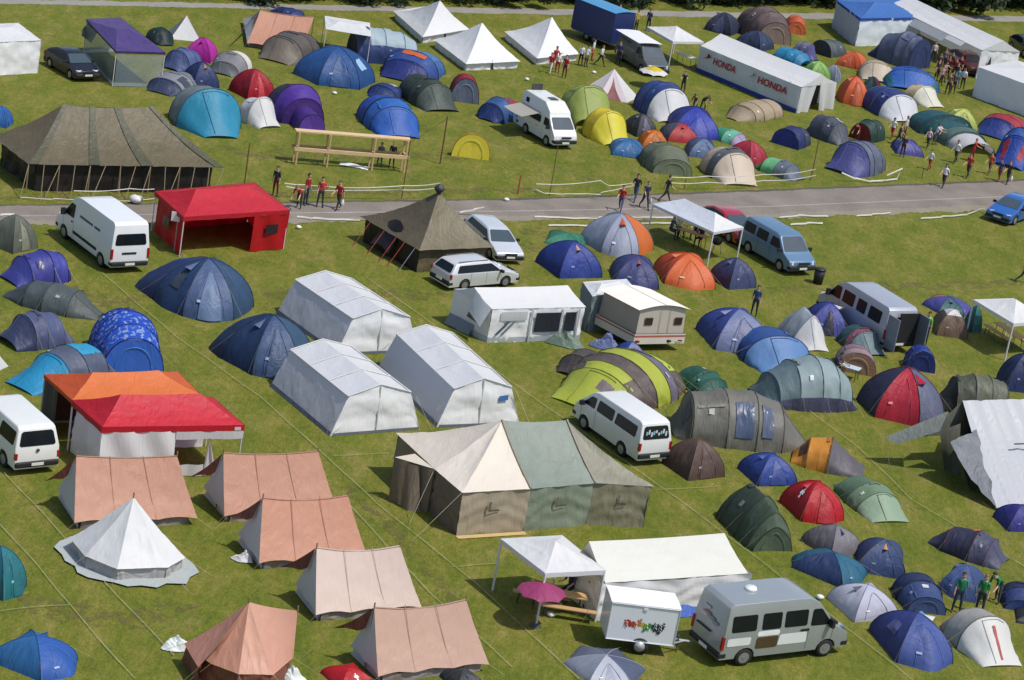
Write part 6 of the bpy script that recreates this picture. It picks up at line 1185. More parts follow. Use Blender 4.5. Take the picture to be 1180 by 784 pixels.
put('p', (824, 557, 913, 636), (.85, .85), tunnel([(-1.7, 1.0, .9), (-1.2, 1.05, 1.2), (.3, 1.1, 1.3), (1.3, 1.0, 1.1), (1.6, .9, .75)], [(58, 70, 56), (62, 76, 60), (70, 86, 68), (82, 98, 78)], caps=((52, 62, 50), (84, 100, 80)), band=(44, 54, 44), e=1.5), 'dark green tunnel tent left of the red tent with a white cross', name='tunnel_tent')
put('d4', (146, 150, 404, 298), (1, .2), dome([(150, 146, 154), (142, 138, 144), (128, 124, 130), (146, 142, 150)], n=4, R=1.7, turn=.75, vent=(3, (66, 76, 130)), pole=(104, 102, 108)), 'grey dome with a small blue vent below the red tent with a cross')
put('d4', (112, 248, 418, 418), (.95, .4), dome([(52, 112, 140), (44, 60, 104), (44, 100, 128), (46, 64, 108)], n=4, R=1.8, ax=1.1, ext=.3, rear=.7, pole=(40, 90, 120)), 'navy tent with teal edges left of the dome with a yellow vent')
put('d4', (368, 207, 574, 384), (.1, 1), dome([(66, 84, 128), (58, 74, 118), (48, 62, 104), (62, 80, 124)], n=4, R=1.5, Hh=1.5, vent=(0, (232, 180, 110)), pole=(170, 150, 110)), 'slate blue dome with a yellow-orange vent')
put('d4', (662, 163, 990, 340), (1, .35), tunnel([(-2.3, .6, .12), (-1.3, 1.1, 1.1), (.2, 1.3, 1.4), (1.1, 1.2, 1.2), (1.9, .9, .2)], [(58, 58, 82), (54, 54, 78), (84, 86, 112), (88, 90, 116)], spot=[(1, .5, .68, .75, .98, (236, 120, 80))], band=(170, 70, 66)), 'charcoal tent with orange piping and vent', name='tunnel_tent')
put('d4', (922, 72, 1120, 190), (.2, 1), dome([(58, 58, 140), (50, 50, 126), (44, 44, 112), (62, 62, 146)], n=4, R=1.4, turn=.4, pole=(36, 36, 84)), 'indigo dome at the right edge below the silver tarpaulin')
put('d4', (252, 388, 548, 552), (.25, 1), dome([(196, 198, 216), (188, 190, 208), (176, 178, 196), (204, 206, 222)], n=4, R=1.7, turn=.45, pole=(90, 110, 160), vent=(3, (110, 110, 120))), 'pale lilac-white dome in front of the silver minibus nose')
put('d4', (512, 348, 736, 524), (.6, 1), tunnel([(-1.5, .8, .3), (-.8, 1.1, 1.1), (.2, 1.15, 1.2), (.25, 1.1, 1.15), (1.5, .95, .9)], [(40, 48, 84), (44, 54, 94), (48, 58, 100), (66, 84, 132)], caps=(None, (72, 92, 140)), band=(32, 38, 66), spot=[(3, .46, .54, .2, .4, (226, 226, 220))]), 'navy tunnel tent with crossed yellow guy lines', name='tunnel_tent')
put('d4', (698, 310, 900, 474), (-.7, .8), dome([(84, 106, 160), (70, 90, 142), (54, 70, 118), (62, 80, 132)], n=4, R=1.6, ext=.4, pole=(150, 166, 190)), 'mid-blue dome behind the people in green jerseys')
put('d4', (420, 500, 766, 752), (.75, .85), dome([(80, 102, 174), (116, 170, 208), (60, 70, 130), (62, 72, 138)], n=4, R=1.9, ax=1.15, ext=.8, pole=(48, 56, 104), vent=(1, (230, 226, 230)), win=(3, (92, 96, 150))), 'indigo blue tent with light blue side at the bottom edge')
put('d4', (712, 490, 1044, 734), (.85, .8), tunnel([(-1.8, 1.0, .5), (-1.1, 1.3, 1.25), (.2, 1.35, 1.5), (.25, 1.35, 1.5), (2.0, 1.0, .10)], [(172, 170, 168), (182, 180, 176), (160, 158, 154), (222, 220, 216)], spot=[(3, .49, .515, .2, .9, (206, 84, 80))], band=(130, 128, 124)), 'light grey and white tent with a red zip in the bottom right', name='tunnel_tent')
put('d4', (948, 384, 1120, 522), (.3, 1), tunnel([(-1.2, .8, .3), (-.6, 1.05, 1.0), (.4, 1.1, 1.1), (1.3, 1.0, .7)], [(34, 38, 66), (38, 44, 74), (60, 74, 130)], caps=(None, (64, 80, 138)), band=(26, 30, 52)), 'dark navy tent at the right edge beside the green jerseys', name='tunnel_tent')
put('d4', (1008, 516, 1150, 580), (1, .2), dome([(52, 56, 60), (60, 64, 66)], n=4, R=1.2), 'dark grey-green dome corner at the right edge')
put('d3', (238, 644, 574, 812), (.15, 1), dome([(196, 200, 214), (92, 102, 128), (84, 92, 116), (92, 102, 128), (120, 128, 150), (150, 158, 176)], n=6, R=1.9, turn=.1, pole=(190, 194, 206), door=(0, (160, 166, 184), .3)), 'grey and silver dome at the bottom edge below the painted trailer')
cross_b = .1
put('d2', (275, 712, 496, 830), (.5, 1), dome([(214, 30, 42), (204, 26, 38), (186, 22, 34), (208, 28, 40)], n=4, R=1.6, turn=.3, pole=(150, 20, 30), cross=(0, (240, 236, 236))), 'red dome with a white mark at the bottom edge')
put('d2', (748, 728, 944, 830), (1, .2), dome([(62, 66, 70), (54, 58, 62), (48, 52, 56), (60, 64, 68)], n=4, R=1.5, pole=(90, 94, 96), turn=.75), 'dark grey dome at the bottom edge under the nearest salmon tent')
# ================================================================ vehicles
WHP = plain((226, 228, 230), .32, coat=.5, noise=.05, name='car_paint'); SILP = plain((160, 170, 172), .32, metal=.35, coat=.5, noise=.05, name='car_paint')
def win(nm, x0, x1, z0, z1, dx=.0, mt='glass', sides=(-1, 1)): return (nm, [(x0, z0), (x1, z0), (x1-dx, z1), (x0+dx*.2, z1)], mt, sides)
# white panel van, seen from its left rear
sp = spec_master(3.78, 2.5); f = sp['fx']
sp['side'] = [('side_window', [(f-.78, 1.36), (f-1.30, 2.02), (f-1.72, 2.02), (f-1.76, 1.36)], 'glass', (-1, 1)), ('rub_strip', [(.45, .62), (2.9, .62), (2.9, .78), (.45, .78)], 'black', (-1, 1)), ('door_handle', [(f-1.72, 1.12), (f-1.52, 1.12), (f-1.52, 1.2), (f-1.72, 1.2)], 'black', (-1, 1))]
v1 = vehicle('white high-roofed panel van with dark rear window beside the red gazebo', 'van', 'parked_van', ((116.1, 307.5), (74, 274.9)), sp, WHP, right=False)
def side_text(root, txt, x0, x1, z0, z1, s, mat, hw):               # lettering along the flank; s = +1 left flank
    return lettering(txt, (lambda u, v: (x1+(x0-x1)*u if s > 0 else x0+(x1-x0)*u, s*(hw+.012), z0+(z1-z0)*v)), mat, root)
hwf = lambda sp, z: sp['W']/2+(sp['roofW']/2-sp['W']/2)*((z-sp['zb'])/(max(q[1] for q in sp['upper'])-sp['zb']))
INK = plain((52, 56, 66), .5, name='print')
for (a, b, z) in ((1.0, 2.35, 1.62), (.35, .9, 1.62)):
    mb = MB(); x = b; r_ = np.random.default_rng(3)
    while x > a+.06:                                                # the unreadable printed words on the flank
        w = .07+.05*r_.random(); y0 = hwf(sp, z)+.012; y1 = hwf(sp, z+.12)+.012
        mb.add([(x, y0, z), (x-w, y0, z), (x-w, y1, z+.12), (x, y1, z+.12)], [(0, 1, 2, 3)]); x -= w+.03
    mb.build('lettering', INK, v1)
MB().box((sp['rx']+.0, .05, 1.02), (.03, .75, .09)).build('rear_handle', plain((30, 30, 32), .6, name='black_plastic'), v1)
# silver minibus in front with open back door
sp = spec_master(3.7, 2.35); f = sp['fx']
sp['side'] = [('side_window', [(f-.78, 1.34), (f-1.28, 1.98), (f-1.68, 1.98), (f-1.72, 1.34)], 'glass', (-1, 1))]+[win('side_window', x, x+w, 1.34, 1.98) for x, w in ((1.75, .92), (.78, .72), (-.45, .98))]
v2 = vehicle('silver minibus with its back door standing open among the tents', 'minibus', 'parked_minibus', ((1008, 402), (946, 362)), sp, plain((182, 184, 194), .35, metal=.3, coat=.4, noise=.05, name='car_paint'), right=False)
dr = MB().box((sp['rx']-.42, .93, 1.25), (.85, .06, 1.7)); dr.build('rear_door', plain((132, 138, 152), .35, metal=.3, coat=.4, name='car_paint'), v2)
MB().box((sp['rx']-.03, -.35, 1.25), (.05, 1.2, 1.75)).build('load_opening', plain((20, 20, 22), .8, name='dark_interior'), v2)
MB().box((sp['rx']-.40, -.95, 1.3), (.8, .06, 1.7)).build('rear_door', plain((140, 146, 156), .35, metal=.3, coat=.4, name='car_paint'), v2); MB().box((sp['rx']-.40, -.985, 1.75), (.7, .03, .5)).build('reflector', plain((150, 196, 104), .4, name='reflective_paint'), v2)
# silver-green minibus with roof hatch, towing the trailer
sp = spec_master(3.35, 2.45); f = sp['fx']
WPAN = plain((226, 228, 228), .4, name='print')
sp['side'] = [('side_window', [(f-.80, 1.36), (f-1.30, 2.0), (f-1.66, 2.0), (f-1.70, 1.36)], 'glass', (-1, 1))]+[win('side_window', x, x+w, 1.40, 2.02) for x, w in ((1.42, .94), (.50, .78), (-.72, 1.0))]
sp['side'] += [('white_panel', [(1.25, .72), (2.45, .72), (2.40, 1.16), (1.30, 1.16)], WPAN, (-1,)), ('white_panel', [(.36, 1.16), (1.26, 1.16), (1.26, 1.36), (.36, 1.36)], WPAN, (-1,)), ('white_panel', [(-.82, .86), (.12, .86), (.12, 1.18), (-.82, 1.18)], WPAN, (-1,)), ('brown_panel', [(.36, .66), (1.24, .66), (1.24, 1.12), (.36, 1.12)], plain((84, 66, 40), .5, name='print'), (-1,)), ('door_handle', [(2.1, 1.18), (2.5, 1.18), (2.5, 1.28), (2.1, 1.28)], 'black', (-1,))]
sp['rearwin'] = None
v3 = vehicle('silver-green minibus with white side panels and a roof hatch, towing the trailer', 'minibus', 'parked_minibus', ((851.2, 767.1), (949.2, 755.7)), sp, plain((168, 174, 176), .33, metal=.35, coat=.5, noise=.05, name='car_paint'), right=True)
MB().cyl((.55, .18, 2.50), .24, .12, 'z', 18, .19).build('roof_hatch', plain((226, 228, 228), .4), v3, True)
for (y, z, c) in ((.35, 1.85, (196, 196, 204)), (.25, 1.65, (176, 128, 116)), (-.05, 1.58, (150, 150, 156)), (-.3, 1.5, (150, 156, 160)), (.42, 1.55, (206, 200, 200))):
    rx = sp['rx']+.13*((z-1.28)/1.1)-.012
    MB().poly([(rx-.01, y+.20*math.cos(a)*(1+.3*math.sin(3*a)), z+.10*math.sin(a)*(1+.3*math.cos(2*a))) for a in np.linspace(0, 2*PI, 14)[:-1]]).build('emblem', plain(c, .5, name='print'), v3)
MB().box((sp['rx']-.03, .25, 1.12), (.03, .9, .06)).build('rear_handle', plain((30, 30, 32), .6, name='black_plastic'), v3)
# white minivan (left rear seen)
sp = spec_hiace(); f = sp['fx']
sp['side'] = [('side_window', [(f-.62, 1.2), (f-1.06, 1.66), (f-1.42, 1.68), (f-1.42, 1.2)], 'glass', (-1, 1)), win('side_window', .85, 2.0, 1.2, 1.70, .03), win('side_window', -.75, .72, 1.2, 1.70, .03)]
v4 = vehicle('white minivan with side windows and stickered rear window beside the long army tent', 'van', 'parked_minivan', ((718.8, 527.9), (669, 492.2)), sp, plain((222, 222, 219), .34, coat=.5, noise=.05, name='car_paint'), right=False)
for k in range(9):
    y = .5-.125*k; z = 1.5+.06*math.sin(k*2.1); rx = sp['rx']+.03+.17*((z-1.14)/.76)-.022
    MB().box((rx-.012, y, z), (.012, .085, .16+.05*math.sin(k))).build('sticker', plain((206, 222, 226) if k % 3 else (150, 196, 206), .5, name='print'), v4)
# white T-shaped van at the left edge (rear view)
sp = spec_t4(); f = sp['fx']
sp['side'] = [win('side_window', -.68, .55, 1.18, 1.72, .05), win('side_window', .72, 1.85, 1.18, 1.72, .03), ('side_window', [(f-1.02, 1.18), (f-1.42, 1.66), (f-1.85, 1.68), (f-1.88, 1.18)], 'glass', (-1, 1))]
a = G((-4, 528)); 
v5 = vehicle('white van seen from behind at the left edge by the orange gazebo', 'van', 'parked_van', ((8, 541), (-38, 497.5)), sp, plain((226, 226, 222), .34, coat=.5, noise=.05, name='car_paint'), right=False)
MB().cyl((sp['rx']-.01, 0, 1.03), .07, .03, 'x', 14).build('emblem', plain((120, 124, 128), .3, metal=.6), v5)
# blue van by the gazebo
sp = spec_t4(); f = sp['fx']
sp['side'] = [win('side_window', -.65, .35, 1.18, 1.70, .05), win('side_window', .5, 1.5, 1.18, 1.70, .03), ('side_window', [(f-1.02, 1.18), (f-1.42, 1.66), (f-2.0, 1.68), (f-2.04, 1.18)], 'glass', (-1, 1))]
v6 = vehicle('light blue van parked right of the grey-white double gazebo', 'van', 'parked_van', ((861.5, 291.5), (897.5, 312.5)), sp, plain((106, 138, 168), .35, metal=.2, coat=.5, noise=.06, name='car_paint'), right=True)
# camper van with raised roof and awning
sp = spec_hiace(); sp['wb'] = 2.4; f = 2.4+.85
sp.update(fx=f, front_low=[(f-.03, .3), (f, .6), (f-.05, .85), (f-.2, 1.05), (f-.32, 1.14)], upper=[(f-.32, 1.14), (f-.95, 1.82), (f-1.05, 2.1), (f-1.75, 2.55), (-.75, 2.6), (-1.0, 2.45), (-1.12, 1.14)], screen=((f-.32, 1.14), (f-.95, 1.82)), rearwin=((-1.12, 1.14), (-1.0, 2.45), .1, .45), hx=f, mirror=(f-.7, 1.22, .2), seams=[f-.55, f-1.5], rx=-1.15, roofW=1.40)
sp['side'] = [('side_window', [(f-.62, 1.2), (f-.98, 1.66), (f-1.4, 1.68), (f-1.42, 1.2)], 'glass', (-1, 1)), win('side_window', -.5, 1.5, 1.2, 1.62, .03), win('side_window', -.55, -.15, 1.95, 2.25, .02)]
v7 = vehicle('white high-roofed camper van with a side awning above the road', 'camper van', 'camper_van', ((605.5, 154), (629.1, 168)), sp, plain((222, 222, 218), .36, coat=.4, noise=.05, name='car_paint'), right=True)
MB().grid(lambda u, v: (-.85+2.2*u, -.78-1.35*v, 1.78-.28*v-.05*math.sin(PI*u)*v), 8, 5).build('awning', fabric((196, 192, 180)), v7, True)
for x in (-.8, 1.3): MB().tube([(x, -2.1, 1.5), (x, -.8, .9)], .015, 4).build('awning_arm', plain((160, 160, 160), .4, metal=.5), v7)
MB().box((1.05, .1, 2.585), (.5, .5, .06)).build('roof_hatch', plain((62, 62, 66), .3), v7)
MB().box((-1.2, .35, 2.5), (.06, .75, .75)).build('rear_hatch', plain((76, 76, 80), .4), v7)
# grey van with a white roof sheet, blue box trailer behind it
sp = spec_t4(); sp['wb'] = 3.0; f = sp['fx']
sp['side'] = [('side_window', [(f-1.02, 1.18), (f-1.42, 1.66), (f-1.85, 1.68), (f-1.88, 1.18)], 'glass', (-1, 1)), ('loading_bay', [(-.55, .55), (.95, .55), (.95, 1.7), (-.55, 1.7)], plain((60, 48, 34), .8, name='dark_interior'), (-1,))]
v8 = vehicle('grey van with white roof awning hitched to the blue box trailer', 'van', 'parked_van', ((712, 68.5), (742, 87)), sp, plain((84, 90, 92), .4, coat=.3, noise=.06, name='car_paint'), right=True)
MB().grid(lambda u, v: (-1.0+3.5*u, -1.1+1.9*v, 2.04+.05*math.sin(PI*v)), 6, 4).build('roof_awning', fabric((238, 238, 238), tr=.05), v8, True)
a, b = G((663, 43)), G((697, 57)); yaw = math.atan2(*(b-a)[1::-1]); Lb = min(6.2, np.linalg.norm(b-a)*1.35)
rt = thing('box_trailer', 'tall dark blue box trailer with a light blue top by the far track', 'trailer', (a+b)/2*np.array((1, 1, 0)), yaw)
MB().box((0, .95, 1.75), (Lb, 2.1, 2.3)).build('body', plain((28, 46, 104), .5, noise=.08), rt)
MB().grid(lambda u, v: (-Lb/2-.02+(Lb+.04)*u, -.12+2.14*v, 2.91+.10*math.sin(PI*v)), 8, 6).build('roof', fabric((86, 158, 206), tr=.05), rt, True)
MB().box((0, .95, .55), (Lb*.98, 1.9, .12)).build('chassis', plain((120, 120, 118), .5), rt)
for x in (-.55, .35):
    for y in (.1, 1.8): w = MB().cyl((x, y, .36), .36, .22, 'y', 16).build('wheel', plain((28, 28, 29), .85, name='rubber'), rt, True); MB().cyl((x, y, .36), .19, .24, 'y', 12).build('rim', plain((150, 150, 150), .4, metal=.5), w, True)
MB().tube([(Lb/2, .95, .5), (Lb/2+1.2, .95, .5)], .05, 6).build('drawbar', plain((90, 90, 90), .5), rt)
# cars
sp = spec_wagon(1.43, 2.58, .80, -.80, 1.70); sp['upper'] = [(2.46, .93), (1.55, 1.36), (1.2, 1.43), (.35, 1.42), (-.35, 1.22), (-.75, .93)]; sp['rearwin'] = ((-.75, .93), (-.35, 1.22), .1, .9); sp['side'] = [('side_window', [(2.1, .97), (1.5, 1.31), (.4, 1.32), (-.3, 1.12), (-.5, .97)], 'glass', (-1, 1))]
vehicle('dark navy hatchback parked left of the purple gazebo', 'car', 'parked_car', ((57.7, 77.8), (80.7, 91.2)), sp, plain((26, 26, 38), .35, coat=.25, noise=.05, name='car_paint'), right=True)
LSIL = plain((214, 217, 222), .3, metal=.25, coat=.6, noise=.04, name='car_paint')
vehicle('silver estate car facing the camera side right of the olive pyramid tent', 'car', 'parked_car', ((541.5, 276.5), (565, 298.5)), spec_wagon(1.47, 2.6, .88, -1.05, 1.75), LSIL, right=True, kmax=.94)
v9 = vehicle('silver estate car seen from behind with roof rails, in front of the olive pyramid tent', 'car', 'parked_car', ((533.5, 334.5), (580.5, 330.5)), spec_wagon(1.49, 2.72, .9, -1.02, 1.78), plain((216, 217, 218), .3, metal=.25, coat=.6, noise=.04, name='car_paint'), right=True)
for s in (-1, 1): MB().tube([(-.4, s*.60, 1.5), (1.5, s*.60, 1.51)], .025, 5).build('roof_rail', plain((60, 60, 62), .5), v9)
sp = spec_wagon(1.42, 2.5, .82, -.72, 1.68); sp['upper'] = [(2.38, .93), (1.5, 1.35), (1.15, 1.42), (.3, 1.41), (-.3, 1.2), (-.67, .93)]; sp['rearwin'] = ((-.67, .93), (-.3, 1.2), .1, .9); sp['side'] = [('side_window', [(2.0, .97), (1.45, 1.3), (.35, 1.31), (-.2, 1.12), (-.4, .97)], 'glass', (-1, 1))]
vehicle('bright blue hatchback cut by the right edge below the road', 'car', 'parked_car', ((1196, 250), (1160, 262)), sp, plain((34, 96, 176), .28, coat=.8, noise=.05, name='car_paint'), right=False)
vehicle('red hatchback behind the grey-white double gazebo', 'car', 'parked_car', ((812, 262), (839.5, 279.5)), sp, plain((178, 26, 34), .28, coat=.8, noise=.05, name='car_paint'), right=True)
vehicle('red car with white bonnet stripe under the long white marquee', 'car', 'parked_car', ((1091, 73), (1115, 87)), sp, plain((166, 40, 54), .28, coat=.7, noise=.05, name='car_paint'), right=True)
vehicle('dark car behind the gable of the long white marquee', 'car', 'parked_car', ((1163, 55), (1182, 68)), sp, plain((34, 40, 58), .3, coat=.7, noise=.05, name='car_paint'), right=True)
# painted trailer behind the silver-green minibus
zt, zb = 2.0, .5
A, B, C = G((706, 693.6), zt), G((784.6, 703), zt), G((699, 674.6), zt); Pf, LA, LC = affine(A, B, C); base = Pf(.5, .5); q = lambda u, v, z: Pf(u, v, z)-base
if DEBUG: print('TRAILER', LA, LC)
rt = thing('box_trailer', 'white box trailer with a rainbow paint splash on its side', 'trailer', base)
TW = plain((226, 229, 234), .38, coat=.3, noise=.04)
mb = MB()
for (p0, p1) in (((0, 0), (1, 0)), ((1, 0), (1, 1)), ((1, 1), (0, 1)), ((0, 1), (0, 0))): mb.quad(q(*p0, zb), q(*p1, zb), q(*p1, zt), q(*p0, zt))
mb.quad(q(0, 0, zb), q(0, 1, zb), q(1, 1, zb), q(1, 0, zb)); mb.build('body', TW, rt)
MB().grid(lambda u, v: q(-.012+1.024*u, -.012+1.024*v, zt+.012+.04*math.sin(PI*v)), 6, 6).build('roof', plain((240, 240, 240), .4), rt, True)
for z in (zb+.02, zt-.03): MB().tube([q(-.005, -.005, z), q(1.005, -.005, z)], .03, 5).build('edge_trim', plain((206, 208, 212), .4, metal=.3), rt)
for u in (0, 1): MB().tube([q(u, -.006, zb), q(u, -.006, zt)], .025, 5).build('edge_trim', plain((206, 208, 212), .4, metal=.3), rt)
rs = np.random.default_rng(5)
for k, (u, z, r, c) in enumerate(((.28, 1.22, .17, (178, 44, 40)), (.36, 1.20, .15, (190, 66, 46)), (.44, 1.24, .13, (206, 120, 54)), (.50, 1.22, .12, (214, 170, 60)), (.56, 1.16, .16, (96, 170, 62)), (.60, 1.24, .10, (56, 140, 72)), (.68, 1.16, .19, (44, 64, 66)), (.76, 1.20, .16, (40, 42, 48)), (.52, 1.00, .07, (80, 150, 66)), (.74, .98, .08, (40, 44, 50)), (.46, 1.42, .05, (150, 130, 120)), (.42, 1.38, .04, (190, 110, 60)), (.80, 1.36, .05, (50, 60, 56)))):
    pts = []
    for j in range(18):
        a = 2*PI*j/18; rr = r*(.65+.55*rs.random()*(j % 2)+.15*rs.random()); pts.append(q(u+rr*math.cos(a)/LA, -.005-.0012*k, z+rr*math.sin(a)))
    MB().poly(pts).build('paint_splash', plain(c, .5, name='print'), rt)
for j, (u0, c) in enumerate(((.235, (230, 222, 214)), (.375, (236, 230, 220)), (.53, (232, 236, 226)), (.66, (222, 226, 226)), (.735, (222, 224, 228)))):
    mb = MB(); mb.tube([q(u0, -.024, 1.12), q(u0+.01, -.024, 1.30), q(u0+.04, -.024, 1.26), q(u0+.025, -.024, 1.19), q(u0+.045, -.024, 1.11)], .012, 4); mb.build('painted_letter', plain(c, .5, name='print'), rt)
MB().quad(q(.40, -.004, .43), q(.62, -.004, .43), q(.58, -.03, .60), q(.44, -.03, .60)).build('mudguard', plain((206, 208, 212), .4), rt)
dx = math.atan2((B-A)[1], (B-A)[0])
for v in (.06, .94):
    w = MB().cyl((0, 0, 0), .34, .2, 'y', 20).build('wheel', plain((28, 28, 29), .85, name='rubber'), rt, True); w.location = tuple(q(.51, v, .34)); w.rotation_euler = (0, 0, dx)
    MB().cyl((0, -.03 if v < .5 else .03, 0), .2, .18, 'y', 16).build('rim', plain((200, 202, 206), .4, metal=.5), w, True)
MB().tube([q(1, .5, .48), q(1.30, .5, .46)], .045, 6).build('drawbar', plain((196, 198, 200), .4, metal=.5), rt)
MB().tube([q(1, .2, .48), q(1.22, .5, .46)], .03, 6).build('drawbar', plain((196, 198, 200), .4, metal=.5), rt)
MB().tube([q(1.12, .45, .0), q(1.12, .45, .7)], .03, 6).build('jockey_wheel', plain((90, 90, 92), .5), rt)
for u in (.02,): MB().box(tuple(q(u, .2, .75)), (.05, .14, .1)).build('tail_light', plain((165, 28, 24), .25, name='red_lens'), rt)
MB().box(tuple(q(.50, -.02, 1.86)), (.16, .03, .07)).build('lamp', plain((240, 240, 240), .4), rt)
# ================================================================ ropes, tapes, poles, tables
def ground_line(pts, w, z, name, label, cat, mat, group=None, sag=0.):
    P0 = [G(p) for p in pts]; out = []
    for i in range(len(P0)-1):
        k = 24; out += [P0[i]*(1-j/k)+P0[i+1]*j/k for j in range(k)]
    out.append(P0[-1]); c = out[len(out)//2]*np.array((1, 1, 0)); rt = MB(); vs = []
    for i, q in enumerate(out):
        d = out[min(i+1, len(out)-1)]-out[max(i-1, 0)]; nn = np.array((-d[1], d[0], 0)); nn /= np.linalg.norm(nn)
        j = nn*.06*hash3((q[0]*.5, q[1]*.4, 1), 1.5); ww = w*.5*(.6+.6*abs(hash3(q, 2.3)))
        vs += [q+j-nn*ww/2-c+np.array((0, 0, z)), q+j+nn*ww/2-c+np.array((0, 0, z))]
    rt.add(vs, [(2*i, 2*i+1, 2*i+3, 2*i+2) for i in range(len(out)-1)])
    o = rt.build(name, mat); o.location = tuple(c); tag(o, label, cat, group); return o
STR = fabric((178, 178, 140), tr=0)
SG = 'marking strings pegged across the grass'
for pts, lb in (([(118, 316), (204, 390), (300, 459), (433, 580), (541, 668), (650, 768), (668, 784)], 'long pale string running from below the white van down past the white gazebo'),
                ([(5, 546), (38, 580), (112, 664), (200, 757)], 'pale string crossing the grass under the white bell tent'),
                ([(0, 606), (43, 654), (90, 710), (156, 784)], 'pale string left of the white bell tent running to the bottom edge'),
                ([(404, 585), (492, 682), (590, 770)], 'pale string right of the salmon ridge tents'),
                ([(420, 320), (512, 384), (588, 441), (644, 480), (777, 574), (880, 650), (1050, 784)], 'long pale string from the frame tents past the silver-green minibus'),
                ([(900, 450), (990, 518), (1051, 577), (1180, 655)], 'pale string between the orange and grey tent and the silver tarpaulin')):
    ground_line(pts, .055, .075, 'string', lb, 'string', STR, SG)
for pts, lb in (([(0, 706), (40, 702), (82, 699)], 'short pale string across the bottom left corner'), ([(384, 527), (450, 524)], 'short pale string between the frame tents and the long army tent'), ([(520, 655), (575, 651)], 'short pale string left of the white gazebo'), ([(760, 566), (830, 562)], 'short pale string right of the long army tent')):
    ground_line(pts, .05, .075, 'string', lb, 'string', STR, SG)
TAPE = fabric((198, 196, 186), tr=.1)
def tape(pts, label, w=.05, z=None, grp='white barrier tapes along the road'):
    """tape hung between pixel points (x, y, height)"""
    P0 = [G(p[:2], p[2]) for p in pts]; c = np.array((*np.mean(P0, 0)[:2], 0)); mb = MB()
    for i in range(len(P0)-1):
        a, b = P0[i], P0[i+1]; L = np.linalg.norm(b-a)
        def T(u, v):
            p = a*(1-u)+b*u; p = p-np.array((0, 0, min(.3, .025*L)*math.sin(PI*u)*(1 if min(a[2], b[2]) > .4 else 0))); tw = .9+.8*hash3((u*L*.6, i, 3), 1.5)
            if a[2] < .3: p[0] += .0; p[1] += .25*hash3((u*L*.5, i, 1), 1.5)
            return p+w*(v-.5)*np.array((0, math.cos(tw), math.sin(tw)))-c+np.array((0, 0, .05))
        mb.grid(T, max(8, int(L*2)), 1)
    o = mb.build('barrier_tape', TAPE); o.location = tuple(c); tag(o, label, 'barrier tape', grp)
tape([(24, 229, .05), (60, 231, .2), (86, 231, .3), (150, 233, .1), (178, 230, .05)], 'white tape lying slack in front of the big olive army tent')
tape([(85, 221, .6), (150, 218.5, .7), (178, 219, .6)], 'white tape under the guy ropes of the big olive army tent')
tape([(328, 212, .9), (350, 214, .8), (466, 215, .9), (508, 212, .9)], 'upper white tape behind the people in red by the road')
tape([(330, 216, .6), (355, 221, .4), (466, 220, .6), (508, 217, .7)], 'lower white tape behind the people in red by the road')
tape([(342, 251, .05), (360, 253, .08), (415, 254.5, .05)], 'white tape on the near verge in front of the olive pyramid tent', .10)
tape([(618, 213, .8), (692, 209, .9), (702, 215, .5), (733, 211, .8)], 'upper white tape at the road edge left of the walkers')
tape([(611, 221, .3), (618, 219.5, .5), (628, 224, .2), (646, 225, .2), (692, 224, .3), (733, 214, .6)], 'lower white tape at the road edge left of the walkers')
tape([(772, 205, .8), (815, 204, .9), (880, 202, .9), (940, 196, .9)], 'upper white tape in front of the beige tunnel tent')
tape([(772, 211.5, .5), (815, 211, .5), (880, 209, .5), (940, 203, .5)], 'lower white tape in front of the beige tunnel tent')
tape([(970, 200, .6), (986, 207, .15), (1003, 210, .1), (1020, 209, .1), (1034, 207, .1), (1040, 195, .7), (1022, 203, .3)], 'tangled white tape beside the slate blue tunnel tent', .12)
tape([(616, 251, .05), (690, 252, .05), (784, 251, .05)], 'upper white tape on the near verge behind the grey and orange tent', .10)
tape([(632, 261, .05), (700, 259.5, .05), (774, 257.5, .05)], 'lower white tape on the near verge behind the grey and orange tent', .10)
tape([(898, 252, .05), (920, 249.5, .05), (954, 250, .05)], 'white tape on the near verge behind the light blue van', .10)
tape([(911, 260, .05), (930, 258.5, .05), (948, 258, .05)], 'white tape on the grass right of the light blue van', .12)
tape([(987, 250, .05), (1005, 248.5, .05), (1026, 246, .05)], 'short white tape on the near verge in the middle of its right half', .10)
tape([(1061, 253, .05), (1085, 251, .05), (1115, 248, .05), (1135, 241, .05)], 'long white tape left of the bright blue hatchback', .10)
tape([(0, 249, .05), (16, 248.5, .05)], 'white tape at the left end of the road', .12)
tape([(530, 246, .1), (545, 243.5, .3), (558, 240, .5)], 'white tape scrap behind the silver estate car', .12)
def stick(foot, top, label, r=.035, col=(120, 88, 58), grp='thin wooden poles by the road'):
    a = G(foot); lo, hi = .3, 6.
    for _ in range(30):
        m = (lo+hi)/2
        if proj(a+np.array((0, 0, m)))[0][1] > top[1]: lo = m
        else: hi = m
    mb = MB().tube([(0, 0, 0), (.01, 0, lo/2), (0, .01, lo)], [r, r, r*.85], 6); o = mb.build('pole', wood(col)); o.location = tuple(a); tag(o, label, 'pole', grp); return a, lo
stick((280, 224), (281.5, 165), 'thin wooden pole between the big olive army tent and the people in red', .045)
stick((463, 228), (467, 155), 'thin wooden pole above the olive pyramid tent', .035)
pa, ph = stick((507, 189), (522, 134), 'leaning wooden pole with two ropes beside the timber frame', .05, (112, 74, 48))
